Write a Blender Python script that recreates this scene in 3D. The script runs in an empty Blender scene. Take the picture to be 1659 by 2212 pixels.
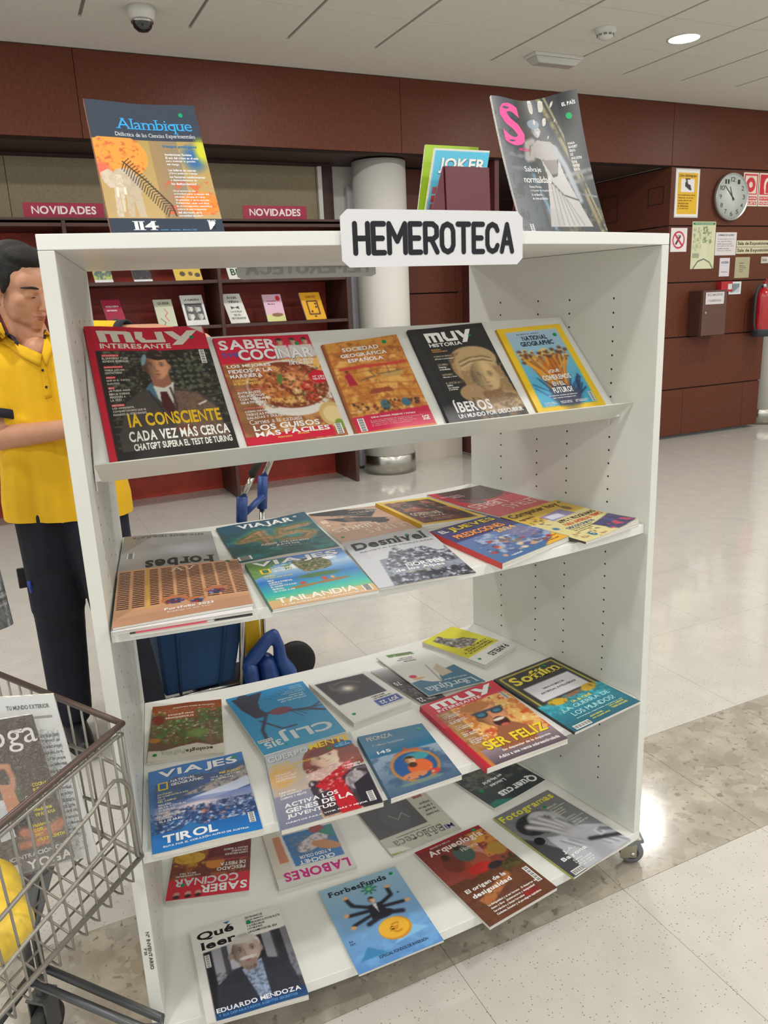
import bpy, math, random
import numpy as np
from mathutils import Vector, Matrix
random.seed(4)
C = bpy.context.scene.collection
PI = math.pi

# ---------------------------------------------------------------- camera (found from the shelf-pin holes, 32 mm apart)
F_PX = 1677.14
CAM = np.array([-0.69022, -5.04587, 1.46744])
RM = np.array([[0.9005, -0.432889, -0.041318], [-0.147601, -0.214895, -0.965419], [0.40904, 0.875459, -0.257408]])
cam_data = bpy.data.cameras.new('camera')
cam = bpy.data.objects.new('camera', cam_data); C.objects.link(cam)
cam_data.sensor_fit = 'VERTICAL'; cam_data.sensor_height = 24.0; cam_data.sensor_width = 18.0
cam_data.lens = F_PX / 2212 * 24.0
cam_data.clip_start = 0.05
cam.matrix_world = Matrix(((RM[0][0], -RM[1][0], -RM[2][0], CAM[0]), (RM[0][1], -RM[1][1], -RM[2][1], CAM[1]),
                           (RM[0][2], -RM[1][2], -RM[2][2], CAM[2]), (0, 0, 0, 1)))
bpy.context.scene.camera = cam

# ---------------------------------------------------------------- world, lights, exposure
sc = bpy.context.scene
sc.view_settings.view_transform = 'Standard'; sc.view_settings.look = 'None'
sc.view_settings.gamma = 1.0; sc.view_settings.exposure = 0.0; sc.view_settings.use_curve_mapping = False
world = bpy.data.worlds.new('hall_ambient'); sc.world = world; world.use_nodes = True
wb = world.node_tree.nodes['Background']
wb.inputs[0].default_value = (0.98, 1.0, 1.02, 1); wb.inputs[1].default_value = 0.70
CEIL_Z = 3.17
LAMPS = [(3.88 - 2.62 * i, -0.52 - 2.0 * j) for i in range(-1, 4) for j in range(0, 5)]
LAMP_W = 20.0

# ---------------------------------------------------------------- helpers
def S1(c):
    c = c / 255.0
    return c / 12.92 if c <= 0.04045 else ((c + 0.055) / 1.055) ** 2.4
def L(c): return (S1(c[0]), S1(c[1]), S1(c[2]), 1.0)

def ray(x, y): return RM.T @ np.array([(x - 829.5) / F_PX, (y - 1106.0) / F_PX, 1.0])
def onz(x, y, z): v = ray(x, y); return CAM + v * ((z - CAM[2]) / v[2])
def ony(x, y, Y): v = ray(x, y); return CAM + v * ((Y - CAM[1]) / v[1])
def onplane(x, y, P0, N):
    v = ray(x, y); t = ((P0 - CAM) @ N) / (v @ N); return CAM + v * t

MATS = {}
def mat(name, col, rough=0.5, metal=0.0, spec=0.5, noise=None, bump=None, coat=0.0, alpha=None, emit=None, trans=0.0):
    """procedural Principled material; noise=(scale, amount, stretch) varies the base colour, bump=(scale, strength)"""
    if name in MATS: return MATS[name]
    m = bpy.data.materials.new(name); m.use_nodes = True
    nt = m.node_tree; b = nt.nodes['Principled BSDF']
    b.inputs['Base Color'].default_value = L(col)
    b.inputs['Roughness'].default_value = rough; b.inputs['Metallic'].default_value = metal
    b.inputs['Specular IOR Level'].default_value = spec
    b.inputs['Coat Weight'].default_value = coat
    if trans: b.inputs['Transmission Weight'].default_value = trans
    if alpha is not None: b.inputs['Alpha'].default_value = alpha
    if emit: b.inputs['Emission Color'].default_value = L(col); b.inputs['Emission Strength'].default_value = emit
    if noise or bump:
        tc = nt.nodes.new('ShaderNodeTexCoord')
        mp = nt.nodes.new('ShaderNodeMapping'); nt.links.new(tc.outputs['Object'], mp.inputs[0])
        if noise and len(noise) > 2: mp.inputs['Scale'].default_value = noise[2]
    if noise:
        n = nt.nodes.new('ShaderNodeTexNoise'); n.inputs['Scale'].default_value = noise[0]; n.inputs['Detail'].default_value = 5
        nt.links.new(mp.outputs[0], n.inputs['Vector'])
        r = nt.nodes.new('ShaderNodeValToRGB'); e = r.color_ramp.elements
        a = noise[1]
        e[0].position = 0.3; e[0].color = L(tuple(c * (1 - a) for c in col)); e[1].position = 0.7; e[1].color = L(tuple(min(255, c * (1 + a)) for c in col))
        nt.links.new(n.outputs[0], r.inputs[0]); nt.links.new(r.outputs[0], b.inputs['Base Color'])
    if bump:
        n2 = nt.nodes.new('ShaderNodeTexNoise'); n2.inputs['Scale'].default_value = bump[0]; n2.inputs['Detail'].default_value = 4
        nt.links.new(tc.outputs['Object'], n2.inputs['Vector'])
        bp = nt.nodes.new('ShaderNodeBump'); bp.inputs['Strength'].default_value = bump[1]; bp.inputs['Distance'].default_value = 0.002
        nt.links.new(n2.outputs[0], bp.inputs['Height']); nt.links.new(bp.outputs[0], b.inputs['Normal'])
    MATS[name] = m
    return m

def print_mat(name, rough, coat=0.0, spec=0.5):
    """printed surface: colours come from the mesh's own colour attribute"""
    m = bpy.data.materials.new(name); m.use_nodes = True; nt = m.node_tree; b = nt.nodes['Principled BSDF']
    a = nt.nodes.new('ShaderNodeVertexColor'); a.layer_name = 'Col'
    nt.links.new(a.outputs[0], b.inputs['Base Color'])
    b.inputs['Roughness'].default_value = rough; b.inputs['Coat Weight'].default_value = coat; b.inputs['Coat Roughness'].default_value = 0.08
    b.inputs['Specular IOR Level'].default_value = spec
    return m
M_PRINT = print_mat('glossy_cover_print', 0.42, 0.0)
M_GLOSS = print_mat('laminated_cover_print', 0.38, 0.22)
M_INK = print_mat('ink', 0.5, 0.0, 0.3)

class MB:
    """mesh buffer: collects shapes and links them as one mesh object"""
    def __init__(s): s.v = []; s.f = []; s.c = []; s.smooth = []
    def add(s, verts, faces, col=None, smooth=False):
        o = len(s.v); s.v += [tuple(p) for p in verts]; s.f += [tuple(i + o for i in f) for f in faces]
        s.smooth += [smooth] * len(faces)
        s.c += [col or (200, 200, 200)] * len(verts); return s
    def box(s, x0, x1, y0, y1, z0, z1, col=None, M=None):
        v = [(x, y, z) for z in (z0, z1) for y in (y0, y1) for x in (x0, x1)]
        if M is not None: v = [tuple(M @ Vector(p)) for p in v]
        return s.add(v, [(0, 2, 3, 1), (4, 5, 7, 6), (0, 1, 5, 4), (2, 6, 7, 3), (0, 4, 6, 2), (1, 3, 7, 5)], col)
    def prism(s, pts, z0, z1, col=None, M=None):
        """extrude an xy outline from z0 to z1"""
        n = len(pts); v = [(p[0], p[1], z0) for p in pts] + [(p[0], p[1], z1) for p in pts]
        if M is not None: v = [tuple(M @ Vector(p)) for p in v]
        return s.add(v, [tuple(range(n))[::-1], tuple(range(n, 2 * n))] + [(i, (i + 1) % n, n + (i + 1) % n, n + i) for i in range(n)], col)
    def tube(s, pts, r, seg=8, closed=False, col=None, cap=True):
        P = [Vector(p) for p in pts]; n = len(P); rs = r if isinstance(r, (list, tuple)) else [r] * n
        v = []; up = None
        for i in range(n):
            a = P[i - 1] if (i > 0 or closed) else P[i]; b = P[(i + 1) % n] if (i < n - 1 or closed) else P[i]
            t = (b - a).normalized()
            if up is None: up = Vector((0, 0, 1)) if abs(t.z) < 0.9 else Vector((1, 0, 0))
            u = (up - t * up.dot(t)).normalized(); up = u; w = t.cross(u)
            for k in range(seg):
                an = 2 * PI * k / seg; v.append(P[i] + (u * math.cos(an) + w * math.sin(an)) * rs[i])
        f = []
        for i in range(n if closed else n - 1):
            j = (i + 1) % n
            for k in range(seg):
                l = (k + 1) % seg; f.append((i * seg + k, i * seg + l, j * seg + l, j * seg + k))
        if cap and not closed: f.append(tuple(range(seg))[::-1]); f.append(tuple((n - 1) * seg + k for k in range(seg)))
        return s.add(v, f, col, True)
    def lathe(s, prof, c=(0, 0, 0), seg=32, M=None, col=None):
        """prof: (radius, z) pairs about the local z axis"""
        v = []; n = len(prof)
        for r, z in prof:
            for k in range(seg):
                a = 2 * PI * k / seg; p = Vector((r * math.cos(a), r * math.sin(a), z))
                if M is not None: p = M @ p
                v.append((p.x + c[0], p.y + c[1], p.z + c[2]))
        f = []
        for i in range(n - 1):
            for k in range(seg):
                l = (k + 1) % seg; f.append((i * seg + k, i * seg + l, (i + 1) * seg + l, (i + 1) * seg + k))
        f.append(tuple(range(seg))[::-1]); f.append(tuple((n - 1) * seg + k for k in range(seg)))
        return s.add(v, f, col, True)
    def sphere(s, c, r, seg=16, rings=10, col=None, M=None):
        r = r if isinstance(r, (tuple, list)) else (r, r, r)
        v = []; f = []
        for i in range(rings + 1):
            th = PI * i / rings
            for k in range(seg):
                a = 2 * PI * k / seg
                p = Vector((r[0] * math.sin(th) * math.cos(a), r[1] * math.sin(th) * math.sin(a), r[2] * math.cos(th)))
                if M is not None: p = M @ p
                v.append((c[0] + p.x, c[1] + p.y, c[2] + p.z))
        for i in range(rings):
            for k in range(seg):
                l = (k + 1) % seg; f.append((i * seg + k, (i + 1) * seg + k, (i + 1) * seg + l, i * seg + l))
        return s.add(v, f, col, True)
    def build(s, name, m, parent=None, colors=False, bevel=0.0, kind=None, weld=False):
        me = bpy.data.meshes.new(name); me.from_pydata(s.v, [], s.f)
        me.polygons.foreach_set('use_smooth', s.smooth)
        if colors:
            ca = me.color_attributes.new('Col', 'FLOAT_COLOR', 'POINT')
            arr = np.ones((len(s.v), 4), np.float32)
            cc = np.array(s.c, np.float32)[:, :3] / 255.0
            arr[:, :3] = np.where(cc <= 0.04045, cc / 12.92, ((cc + 0.055) / 1.055) ** 2.4)
            ca.data.foreach_set('color', arr.ravel())
        me.materials.append(m); me.update()
        o = bpy.data.objects.new(name, me); C.objects.link(o)
        if bevel:
            b = o.modifiers.new('bevel', 'BEVEL'); b.width = bevel; b.segments = 2; b.limit_method = 'ANGLE'; b.angle_limit = 0.6
        if kind: o['kind'] = kind
        if parent is not None:
            o.parent = parent; o.matrix_parent_inverse = parent.matrix_world.inverted()
        return o

def thing(name, label, cat, loc=(0, 0, 0), group=None):
    o = bpy.data.objects.new(name, None); C.objects.link(o); o.empty_display_size = 0.05
    o.matrix_world = Matrix.Translation(Vector([float(q) for q in loc])); o.location = [float(q) for q in loc]
    o['label'] = label; o['category'] = cat
    if group: o['group'] = group
    return o
def tag(o, label, cat, group=None):
    o['label'] = label; o['category'] = cat
    if group: o['group'] = group
    return o
def struct(name, loc=(0, 0, 0)):
    o = bpy.data.objects.new(name, None); C.objects.link(o); o['kind'] = 'structure'; return o

# ---------------------------------------------------------------- letters: each glyph is meshed once, then set by hand into printed matter
GLY = {}
def load_glyphs(chars):
    for style, off in (('r', 0.0), ('b', 0.030)):
        obs = []
        for ch in chars:
            cu = bpy.data.curves.new('g', 'FONT'); cu.body = ch; cu.offset = off if ch not in 'MWNmw' else off * .3; cu.resolution_u = 3; cu.fill_mode = 'FRONT'
            o = bpy.data.objects.new('g', cu); C.objects.link(o); obs.append((ch, o, cu))
        dg = bpy.context.evaluated_depsgraph_get(); dg.update()
        for ch, o, cu in obs:
            me = o.evaluated_get(dg).to_mesh()
            v = np.array([(q.co.x, q.co.y) for q in me.vertices]) if len(me.vertices) else np.zeros((0, 2))
            f = [tuple(p.vertices) for p in me.polygons]
            ec = {}
            for p in me.polygons:
                for e in p.edge_keys: ec[e] = ec.get(e, 0) + 1
            be = [e for e, n in ec.items() if n == 1]
            GLY[style + ch] = (v, f, be)
            o.evaluated_get(dg).to_mesh_clear()
        for ch, o, cu in obs: bpy.data.objects.remove(o); bpy.data.curves.remove(cu)
load_glyphs("ABCDEFGHIJKLMNOPQRSTUVWXYZabcdefghijklmnopqrstuvwxyz0123456789ÁÉÍÓÚÑáéíóúñ.,:;-?!¿¡&%/()+'€ºª#|")

def set_text(txt, style='b', serif=0.0, track=0.06):
    """lay out one line in em units; serif>0 adds slab feet to the stems"""
    V = []; F = []; x = 0.0
    for ch in txt:
        if ch == ' ': x += 0.3; continue
        g = GLY.get(style + ch)
        if g is None or not len(g[0]): x += 0.3; continue
        v, f, be = g; x0, x1 = v[:, 0].min(), v[:, 0].max()
        o = len(V); V += [(p[0] - x0 + x, p[1]) for p in v]; F += [tuple(i + o for i in q) for q in f]
        if serif:
            for a, b in be:
                ya, yb = v[a][1], v[b][1]
                w = abs(v[a][0] - v[b][0])
                if abs(ya - yb) < 0.004 and 0.05 < w < 0.19:
                    y = ya; d = 0.05 * serif
                    lo = y if y > 0.3 else y - 0.0
                    xa, xb = sorted((v[a][0], v[b][0])); k = len(V); e = 0.075 * serif
                    y0, y1 = (y - d, y) if y > 0.3 else (y, y + d)
                    V += [(xa - x0 + x - e, y0), (xb - x0 + x + e, y0), (xb - x0 + x + e, y1), (xa - x0 + x - e, y1)]
                    F.append((k, k + 1, k + 2, k + 3))
        x += (x1 - x0) + track
    if not V: return np.zeros((0, 2)), []
    return np.array(V), F

class Letters:
    """lines of lettering on a cover; boxes are in cover coordinates (x right, y down, 0..1)"""
    def __init__(s): s.items = []
    def t(s, txt, x0, y0, x1, y1, col=(240, 240, 240), style='b', serif=0.0, shadow=None, lift=0.00035, track=0.06, skew=0.0):
        V, F = set_text(txt, style, serif, track)
        if not len(V): return s
        a, b = V.min(0), V.max(0)
        def put(dx, dy, c, li):
            U = x0 + (V[:, 0] - a[0]) / (b[0] - a[0]) * (x1 - x0) + dx; W = y1 - (V[:, 1] - a[1]) / (b[1] - a[1]) * (y1 - y0) + dy
            if skew: U = U + skew * (y1 - W)
            s.items.append((np.clip(U, 0.0, 1.0), np.clip(W, 0.0, 1.0), F, c, li))
        if shadow is not None: put(0.006, 0.004, shadow, lift)
        put(0, 0, col, lift * (1.6 if shadow is not None else 1)); return s
    def lines(s, txts, x0, y0, x1, dy, col=(240, 240, 240), style='b', h=0.72, per=None, serif=0.0):
        """several small lines, each as long as its text asks"""
        m = max(len(t) for t in txts) if per is None else per
        for i, t in enumerate(txts):
            s.t(t, x0, y0 + i * dy, x0 + (x1 - x0) * min(1, len(t) / m), y0 + i * dy + dy * h, col, style, serif)
        return s
    def disc(s, cx, cy, rx, ry, col=(0, 150, 90), n=20, lift=0.0006):
        U = np.array([cx] + [cx + rx * math.cos(2 * PI * k / n) for k in range(n)]); W = np.array([cy] + [cy + ry * math.sin(2 * PI * k / n) for k in range(n)])
        s.items.append((U, W, [(0, 1 + (k + 1) % n, 1 + k) for k in range(n)], col, lift)); return s
    def quad(s, pts, col, lift=0.0003):
        s.items.append((np.array([p[0] for p in pts]), np.array([p[1] for p in pts]), [tuple(range(len(pts)))], col, lift)); return s
    def bars(s, x0, y0, x1, y1, n=16, vert=True):
        """white barcode label"""
        s.quad([(x0, y0), (x1, y0), (x1, y1), (x0, y1)], (228, 228, 225))
        for k in range(n):
            a = (k + 0.2) / n; b = a + (0.3 + 0.35 * ((k * 7) % 3) / 2) / n
            if vert: s.quad([(x0 + (x1 - x0) * .15, y0 + (y1 - y0) * a), (x0 + (x1 - x0) * .85, y0 + (y1 - y0) * a), (x0 + (x1 - x0) * .85, y0 + (y1 - y0) * b), (x0 + (x1 - x0) * .15, y0 + (y1 - y0) * b)], (30, 30, 30), 0.0005)
            else: s.quad([(x0 + (x1 - x0) * a, y0 + (y1 - y0) * .15), (x0 + (x1 - x0) * b, y0 + (y1 - y0) * .15), (x0 + (x1 - x0) * b, y0 + (y1 - y0) * .85), (x0 + (x1 - x0) * a, y0 + (y1 - y0) * .85)], (30, 30, 30), 0.0005)
        return s

# ---------------------------------------------------------------- printed pictures, painted as colour on a fine mesh
class Art:
    def __init__(s, nx, ny, bg=(200, 200, 200), seed=1):
        s.nx, s.ny = nx, ny; s.a = np.empty((ny, nx, 3), np.float32); s.a[:] = bg
        s.X, s.Y = np.meshgrid(np.linspace(0, 1, nx), np.linspace(0, 1, ny)); s.r = np.random.RandomState(seed)
        s.asp = (ny / nx)
    def _mix(s, m, col):
        m = m[..., None] if m.ndim == 2 else m
        s.a = s.a * (1 - m) + np.asarray(col, np.float32) * m; return s
    def rect(s, x0, y0, x1, y1, col, al=1.0): return s._mix(((s.X >= x0) & (s.X <= x1) & (s.Y >= y0) & (s.Y <= y1)).astype(np.float32) * al, col)
    def grad(s, x0, y0, x1, y1, c0, c1, ax='y', al=1.0):
        m = ((s.X >= x0) & (s.X <= x1) & (s.Y >= y0) & (s.Y <= y1)).astype(np.float32) * al
        t = np.clip((s.Y - y0) / (y1 - y0) if ax == 'y' else (s.X - x0) / (x1 - x0), 0, 1)[..., None]
        return s._mix(m, np.asarray(c0) * (1 - t) + np.asarray(c1) * t)
    def ell(s, cx, cy, rx, ry, col, ang=0.0, soft=0.0, al=1.0):
        dx = s.X - cx; dy = (s.Y - cy) * s.asp; ry2 = ry * s.asp; c, n = math.cos(ang), math.sin(ang)
        d = np.sqrt(((dx * c + dy * n) / rx) ** 2 + ((-dx * n + dy * c) / ry2) ** 2)
        e = max(soft, 0.7 / (s.nx * min(rx, ry2)))
        return s._mix(np.clip((1 - d) / e + (0.5 if soft == 0 else 0), 0, 1) * al, col)
    def poly(s, pts, col, al=1.0):
        m = np.zeros(s.X.shape, bool); n = len(pts)
        for i in range(n):
            x0, y0 = pts[i]; x1, y1 = pts[(i + 1) % n]
            if y0 == y1: continue
            c = (s.Y >= min(y0, y1)) & (s.Y < max(y0, y1)) & (s.X < x0 + (s.Y - y0) / (y1 - y0) * (x1 - x0)); m ^= c
        return s._mix(m.astype(np.float32) * al, col)
    def line(s, pts, w, col, al=1.0):
        m = np.zeros(s.X.shape, np.float32); w = max(w, 0.6 / s.nx)
        for (x0, y0), (x1, y1) in zip(pts[:-1], pts[1:]):
            dx, dy = x1 - x0, (y1 - y0) * s.asp; l = dx * dx + dy * dy + 1e-9
            px, py = s.X - x0, (s.Y - y0) * s.asp; t = np.clip((px * dx + py * dy) / l, 0, 1)
            d = np.hypot(px - t * dx, py - t * dy); m = np.maximum(m, np.clip(1.5 - d / w, 0, 1))
        return s._mix(m * al, col)
    def noise(s, sc, oct=3):
        out = np.zeros(s.X.shape, np.float32); amp = 1; tot = 0
        for o in range(oct):
            n = max(2, int(sc * 2 ** o)); ny = max(2, int(n * s.asp)); g = s.r.rand(ny + 2, n + 2)
            fx = s.X * n; fy = s.Y * ny; ix = fx.astype(int); iy = fy.astype(int); tx = fx - ix; ty = fy - iy
            tx = tx * tx * (3 - 2 * tx); ty = ty * ty * (3 - 2 * ty)
            out += amp * ((g[iy, ix] * (1 - tx) + g[iy, ix + 1] * tx) * (1 - ty) + (g[iy + 1, ix] * (1 - tx) + g[iy + 1, ix + 1] * tx) * ty); tot += amp; amp *= 0.72
        return out / tot
    def mottle(s, x0, y0, x1, y1, sc, col, lo=0.5, hi=0.6, al=1.0, oct=4):
        hi = max(hi, lo + .11); lo = lo - .02
        m = ((s.X >= x0) & (s.X <= x1) & (s.Y >= y0) & (s.Y <= y1)).astype(np.float32)
        return s._mix(m * np.clip((s.noise(sc, oct) - lo) / (hi - lo), 0, 1) * al, col)
    def spots(s, x0, y0, x1, y1, n, r, cols, k=1.0):
        for i in range(n): s.ell(x0 + s.r.rand() * (x1 - x0), y0 + s.r.rand() * (y1 - y0), r * (0.5 + s.r.rand()), r * (0.5 + s.r.rand()) * k / s.asp, cols[s.r.randint(len(cols))], s.r.rand() * 3)
        return s
    def inside(s, pts, fn):
        """run fn, but keep its marks only inside the outline pts"""
        old = s.a.copy(); keep = s.a; s.a = np.zeros_like(s.a); s.poly(pts, (1, 1, 1)); m = s.a[..., :1]; s.a = keep; fn(); s.a = s.a * m + old * (1 - m); return s
    def blur(s, n=1):
        for _ in range(n):
            p = np.pad(s.a, ((1, 1), (1, 1), (0, 0)), 'edge'); s.a = (p[1:-1, 1:-1] * 4 + (p[:-2, 1:-1] + p[2:, 1:-1] + p[1:-1, :-2] + p[1:-1, 2:]) * 2 + p[:-2, :-2] + p[2:, 2:] + p[:-2, 2:] + p[2:, :-2]) / 16
        return s
    def face(s, cx, cy, w, skin=(200, 150, 120), hair=(40, 30, 25), hairstyle='short', shade=0.35, side=1, eyes=(40, 30, 30), mouth=(150, 80, 75), tilt=0.0, age=0.0):
        """a head: hair, softly modelled face with one side in shade, brows, eyes, nose, mouth, ears"""
        h = w * 1.35 / s.asp; sk = np.array(skin, np.float32); c, n = math.cos(tilt), math.sin(tilt)
        dx = (s.X - cx) / w; dy = (s.Y - cy) * s.asp / w
        u = dx * c + dy * n; v = (-dx * n + dy * c) / 1.35                      # face coordinates, chin at v=1
        px = 1.0 / (w * s.nx)
        def el(a, b, ra, rb, soft=.12): return np.clip((1 - np.sqrt(((u - a) / ra) ** 2 + ((v - b) / rb) ** 2)) / max(soft, px / min(ra, rb)) + .5 * (soft < .2), 0, 1)
        def put(m, col, al=1.0): s._mix(m * al, col)
        hr = np.array(hair, np.float32); nz = s.noise(1 / max(w, .02) * 1.2, 3)[..., None]; hairc = hr * (.7 + .7 * nz)
        if hairstyle == 'long': put(el(0, .1, 1.55, 1.3), hairc); put(el(-.95, .9, .7, .95, .3), hairc); put(el(.95, .9, .7, .95, .3), hairc)
        elif hairstyle != 'none': put(el(0, -.24, 1.05, .90), hairc)
        put(el(1.0 * side, .05, .15, .22), sk * .9); put(el(-1.0 * side, .05, .13, .2), sk * (.85 - shade * .6))
        jaw = 1 - .28 * np.clip(v, 0, 1) ** 2
        m = np.clip((1 - np.sqrt((u / jaw) ** 2 + v ** 2)) / .07 + .5, 0, 1)
        lg = 1.10 - shade * 1.35 * np.clip(-side * u * .8 + .15, 0, 1) - .22 * np.clip(np.abs(u) - .55, 0, 1) - .12 * np.clip(v - .5, 0, 1)
        put(m, np.clip(sk * lg[..., None], 0, 255))
        dk = sk * (1 - shade * .55 - .12)
        put(el(.3 * side, -.55, .45, .25, .9), sk * 1.15, .5); put(el(.48 * side, .25, .26, .2, .9), sk * 1.12, .5)
        if hairstyle == 'short': put(np.clip((-.62 - v + .16 * np.sin(u * 3 + 1) - .25 * u * u * -1) / .06, 0, 1) * el(0, -.24, 1.05, .90), hairc)
        if hairstyle == 'long': put(np.clip((-.50 - v + .2 * u * u) / .06, 0, 1) * el(0, .1, 1.5, 1.3), hairc)
        for k in (-1, 1):
            e = .42 * k
            put(el(e, -.12, .3, .17, .8), dk * .75, .75); put(el(e, -.29, .27, .055, .5), hr * .8 if hr.sum() < 400 else sk * .5, .85)
            put(el(e, -.09, .17, .065, .3), (214, 206, 200)); put(el(e + .02, -.09, .08, .07, .3), eyes); put(el(e, -.145, .2, .028, .4), dk * .4, .85); put(el(e, .02, .2, .05, .8), dk, .4 + .3 * age)
        put(el(.14 * -side, .12, .07, .3, .8), dk, .75); put(el(.04 * side, .05, .05, .3, .8), sk * 1.18, .6); put(el(0, .34, .19, .07, .6), dk * .8, .7); put(el(-.1, .35, .045, .03, .5), dk * .4, .9); put(el(.1, .35, .045, .03, .5), dk * .4, .9); put(el(0, .27, .12, .09, .8), sk * 1.12, .5)
        mo = np.array(mouth, np.float32); put(el(0, .575, .34, .055, .4), mo * .85); put(el(0, .64, .27, .06, .5), mo * 1.08, .9); put(el(0, .605, .36, .018, .4), mo * .4, .9); put(el(0, .75, .24, .05, .8), dk, .6)
        if age:
            for k in (-1, 1): put(el(.42 * k, .45, .05, .22, .8), dk * .8, .6 * age); put(el(.0, -.62 + .08 * k, .5, .02, .6), dk, .5 * age)
        return s

GAIN = 1.12
def sheet(S, art, m, name, parent, gain=None):
    gain = GAIN if gain is None else gain
    """cover sheet: a fine grid following surface S(u,v), v up the page, coloured by art"""
    ny, nx = art.ny, art.nx; U, V = np.meshgrid(np.linspace(0, 1, nx), np.linspace(0, 1, ny))
    ft = getattr(S, 'foot', 0.0)
    if ft > 0:
        k = max(1, int(round(ft * (ny - 1)))); art.a = np.concatenate([art.a, np.repeat(art.a[-1:], k, 0)], 0); ny = ny + k
        U, V = np.meshgrid(np.linspace(0, 1, nx), np.concatenate([np.linspace(0, 1, ny - k), 1 + ft * np.linspace(1 / k, 1, k)]))
    P = S(U, 1 - V, 0.0).reshape(-1, 3)
    me = bpy.data.meshes.new(name)
    idx = np.arange(nx * ny).reshape(ny, nx)
    q = np.stack([idx[1:, :-1], idx[1:, 1:], idx[:-1, 1:], idx[:-1, :-1]], -1).reshape(-1, 4)
    me.vertices.add(len(P)); me.vertices.foreach_set('co', P.astype(np.float32).ravel())
    me.loops.add(q.size); me.loops.foreach_set('vertex_index', q.astype(np.int32).ravel())
    me.polygons.add(len(q)); me.polygons.foreach_set('loop_start', np.arange(0, q.size, 4, dtype=np.int32))
    me.update(calc_edges=True); me.polygons.foreach_set('use_smooth', np.ones(len(q), bool))
    c = np.clip(art.a.reshape(-1, 3) / 255.0, 0, 1); c = np.where(c <= 0.04045, c / 12.92, ((c + 0.055) / 1.055) ** 2.4) * gain
    arr = np.ones((len(P), 4), np.float32); arr[:, :3] = np.clip(c, 0, 0.88)
    ca = me.color_attributes.new('Col', 'FLOAT_COLOR', 'POINT'); ca.data.foreach_set('color', arr.ravel())
    me.materials.append(m)
    o = bpy.data.objects.new(name, me); C.objects.link(o); o.parent = parent
    o.matrix_parent_inverse = parent.matrix_world.inverted(); return o

def letter_mesh(S, lt, name, parent, m=None, gain=GAIN, labels=False):
    V = []; F = []; Cc = []
    for U, W, f, col, lift in lt.items:
        o = len(V); P = S(U, 1 - W, lift); V += [tuple(p) for p in P]; F += [tuple(i + o for i in q) for q in f]; Cc += [col] * len(U)
    me = bpy.data.meshes.new(name); me.from_pydata(V, [], F)
    c = np.array(Cc, np.float32) / 255.0; c = np.where(c <= 0.04045, c / 12.92, ((c + 0.055) / 1.055) ** 2.4) * gain
    arr = np.ones((len(V), 4), np.float32); arr[:, :3] = np.clip(c, 0, 0.88)
    ca = me.color_attributes.new('Col', 'FLOAT_COLOR', 'POINT'); ca.data.foreach_set('color', arr.ravel())
    me.materials.append(m or M_INK); o = bpy.data.objects.new(name, me); C.objects.link(o); o.parent = parent
    o.matrix_parent_inverse = parent.matrix_world.inverted(); return o

def page_mat():
    m = bpy.data.materials.new('page_edges'); m.use_nodes = True; nt = m.node_tree; b = nt.nodes['Principled BSDF']
    tc = nt.nodes.new('ShaderNodeTexCoord'); mp = nt.nodes.new('ShaderNodeMapping'); mp.inputs['Scale'].default_value = (3, 3, 900)
    n = nt.nodes.new('ShaderNodeTexNoise'); n.inputs['Scale'].default_value = 1.5; n.inputs['Detail'].default_value = 3
    r = nt.nodes.new('ShaderNodeValToRGB'); r.color_ramp.elements[0].position = .35; r.color_ramp.elements[0].color = L((176, 170, 158)); r.color_ramp.elements[1].position = .6; r.color_ramp.elements[1].color = L((230, 228, 220))
    nt.links.new(tc.outputs['Object'], mp.inputs[0]); nt.links.new(mp.outputs[0], n.inputs['Vector']); nt.links.new(n.outputs[0], r.inputs[0]); nt.links.new(r.outputs[0], b.inputs['Base Color'])
    b.inputs['Roughness'].default_value = 0.8; return m
M_PAGES = page_mat()

def page_block(S, t, N, name, parent, m=None, inset=0.002, u0=0.0, layers=1):
    """pages under the cover: top follows the cover, bottom lies t below along -N on the shelf"""
    n = 14; us = np.linspace(inset * 2 + u0, 1 - inset, n); V, U = np.meshgrid(np.linspace(inset - getattr(S, 'foot', 0.0), 1 - inset, n), us)
    top = S(U, V, -0.0006).reshape(-1, 3); h = S.height(U, V).reshape(-1, 1)
    bot = top - N * (h + t - 0.0011)
    idx = np.arange(n * n).reshape(n, n); f = []
    for i in range(n - 1):
        for j in range(n - 1):
            f.append((idx[i, j], idx[i + 1, j], idx[i + 1, j + 1], idx[i, j + 1])); f.append(tuple(n * n + q for q in (idx[i, j], idx[i, j + 1], idx[i + 1, j + 1], idx[i + 1, j])))
    for k in range(n - 1):
        for a, b in ((idx[k, 0], idx[k + 1, 0]), (idx[k + 1, n - 1], idx[k, n - 1]), (idx[0, k + 1], idx[0, k]), (idx[n - 1, k], idx[n - 1, k + 1])):
            f.append((b, a, a + n * n, b + n * n))
    mb = MB(); mb.add(np.vstack([top, bot]), [tuple(int(x) for x in q) for q in f])
    return mb.build(name, m or M_PAGES, parent)

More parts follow.
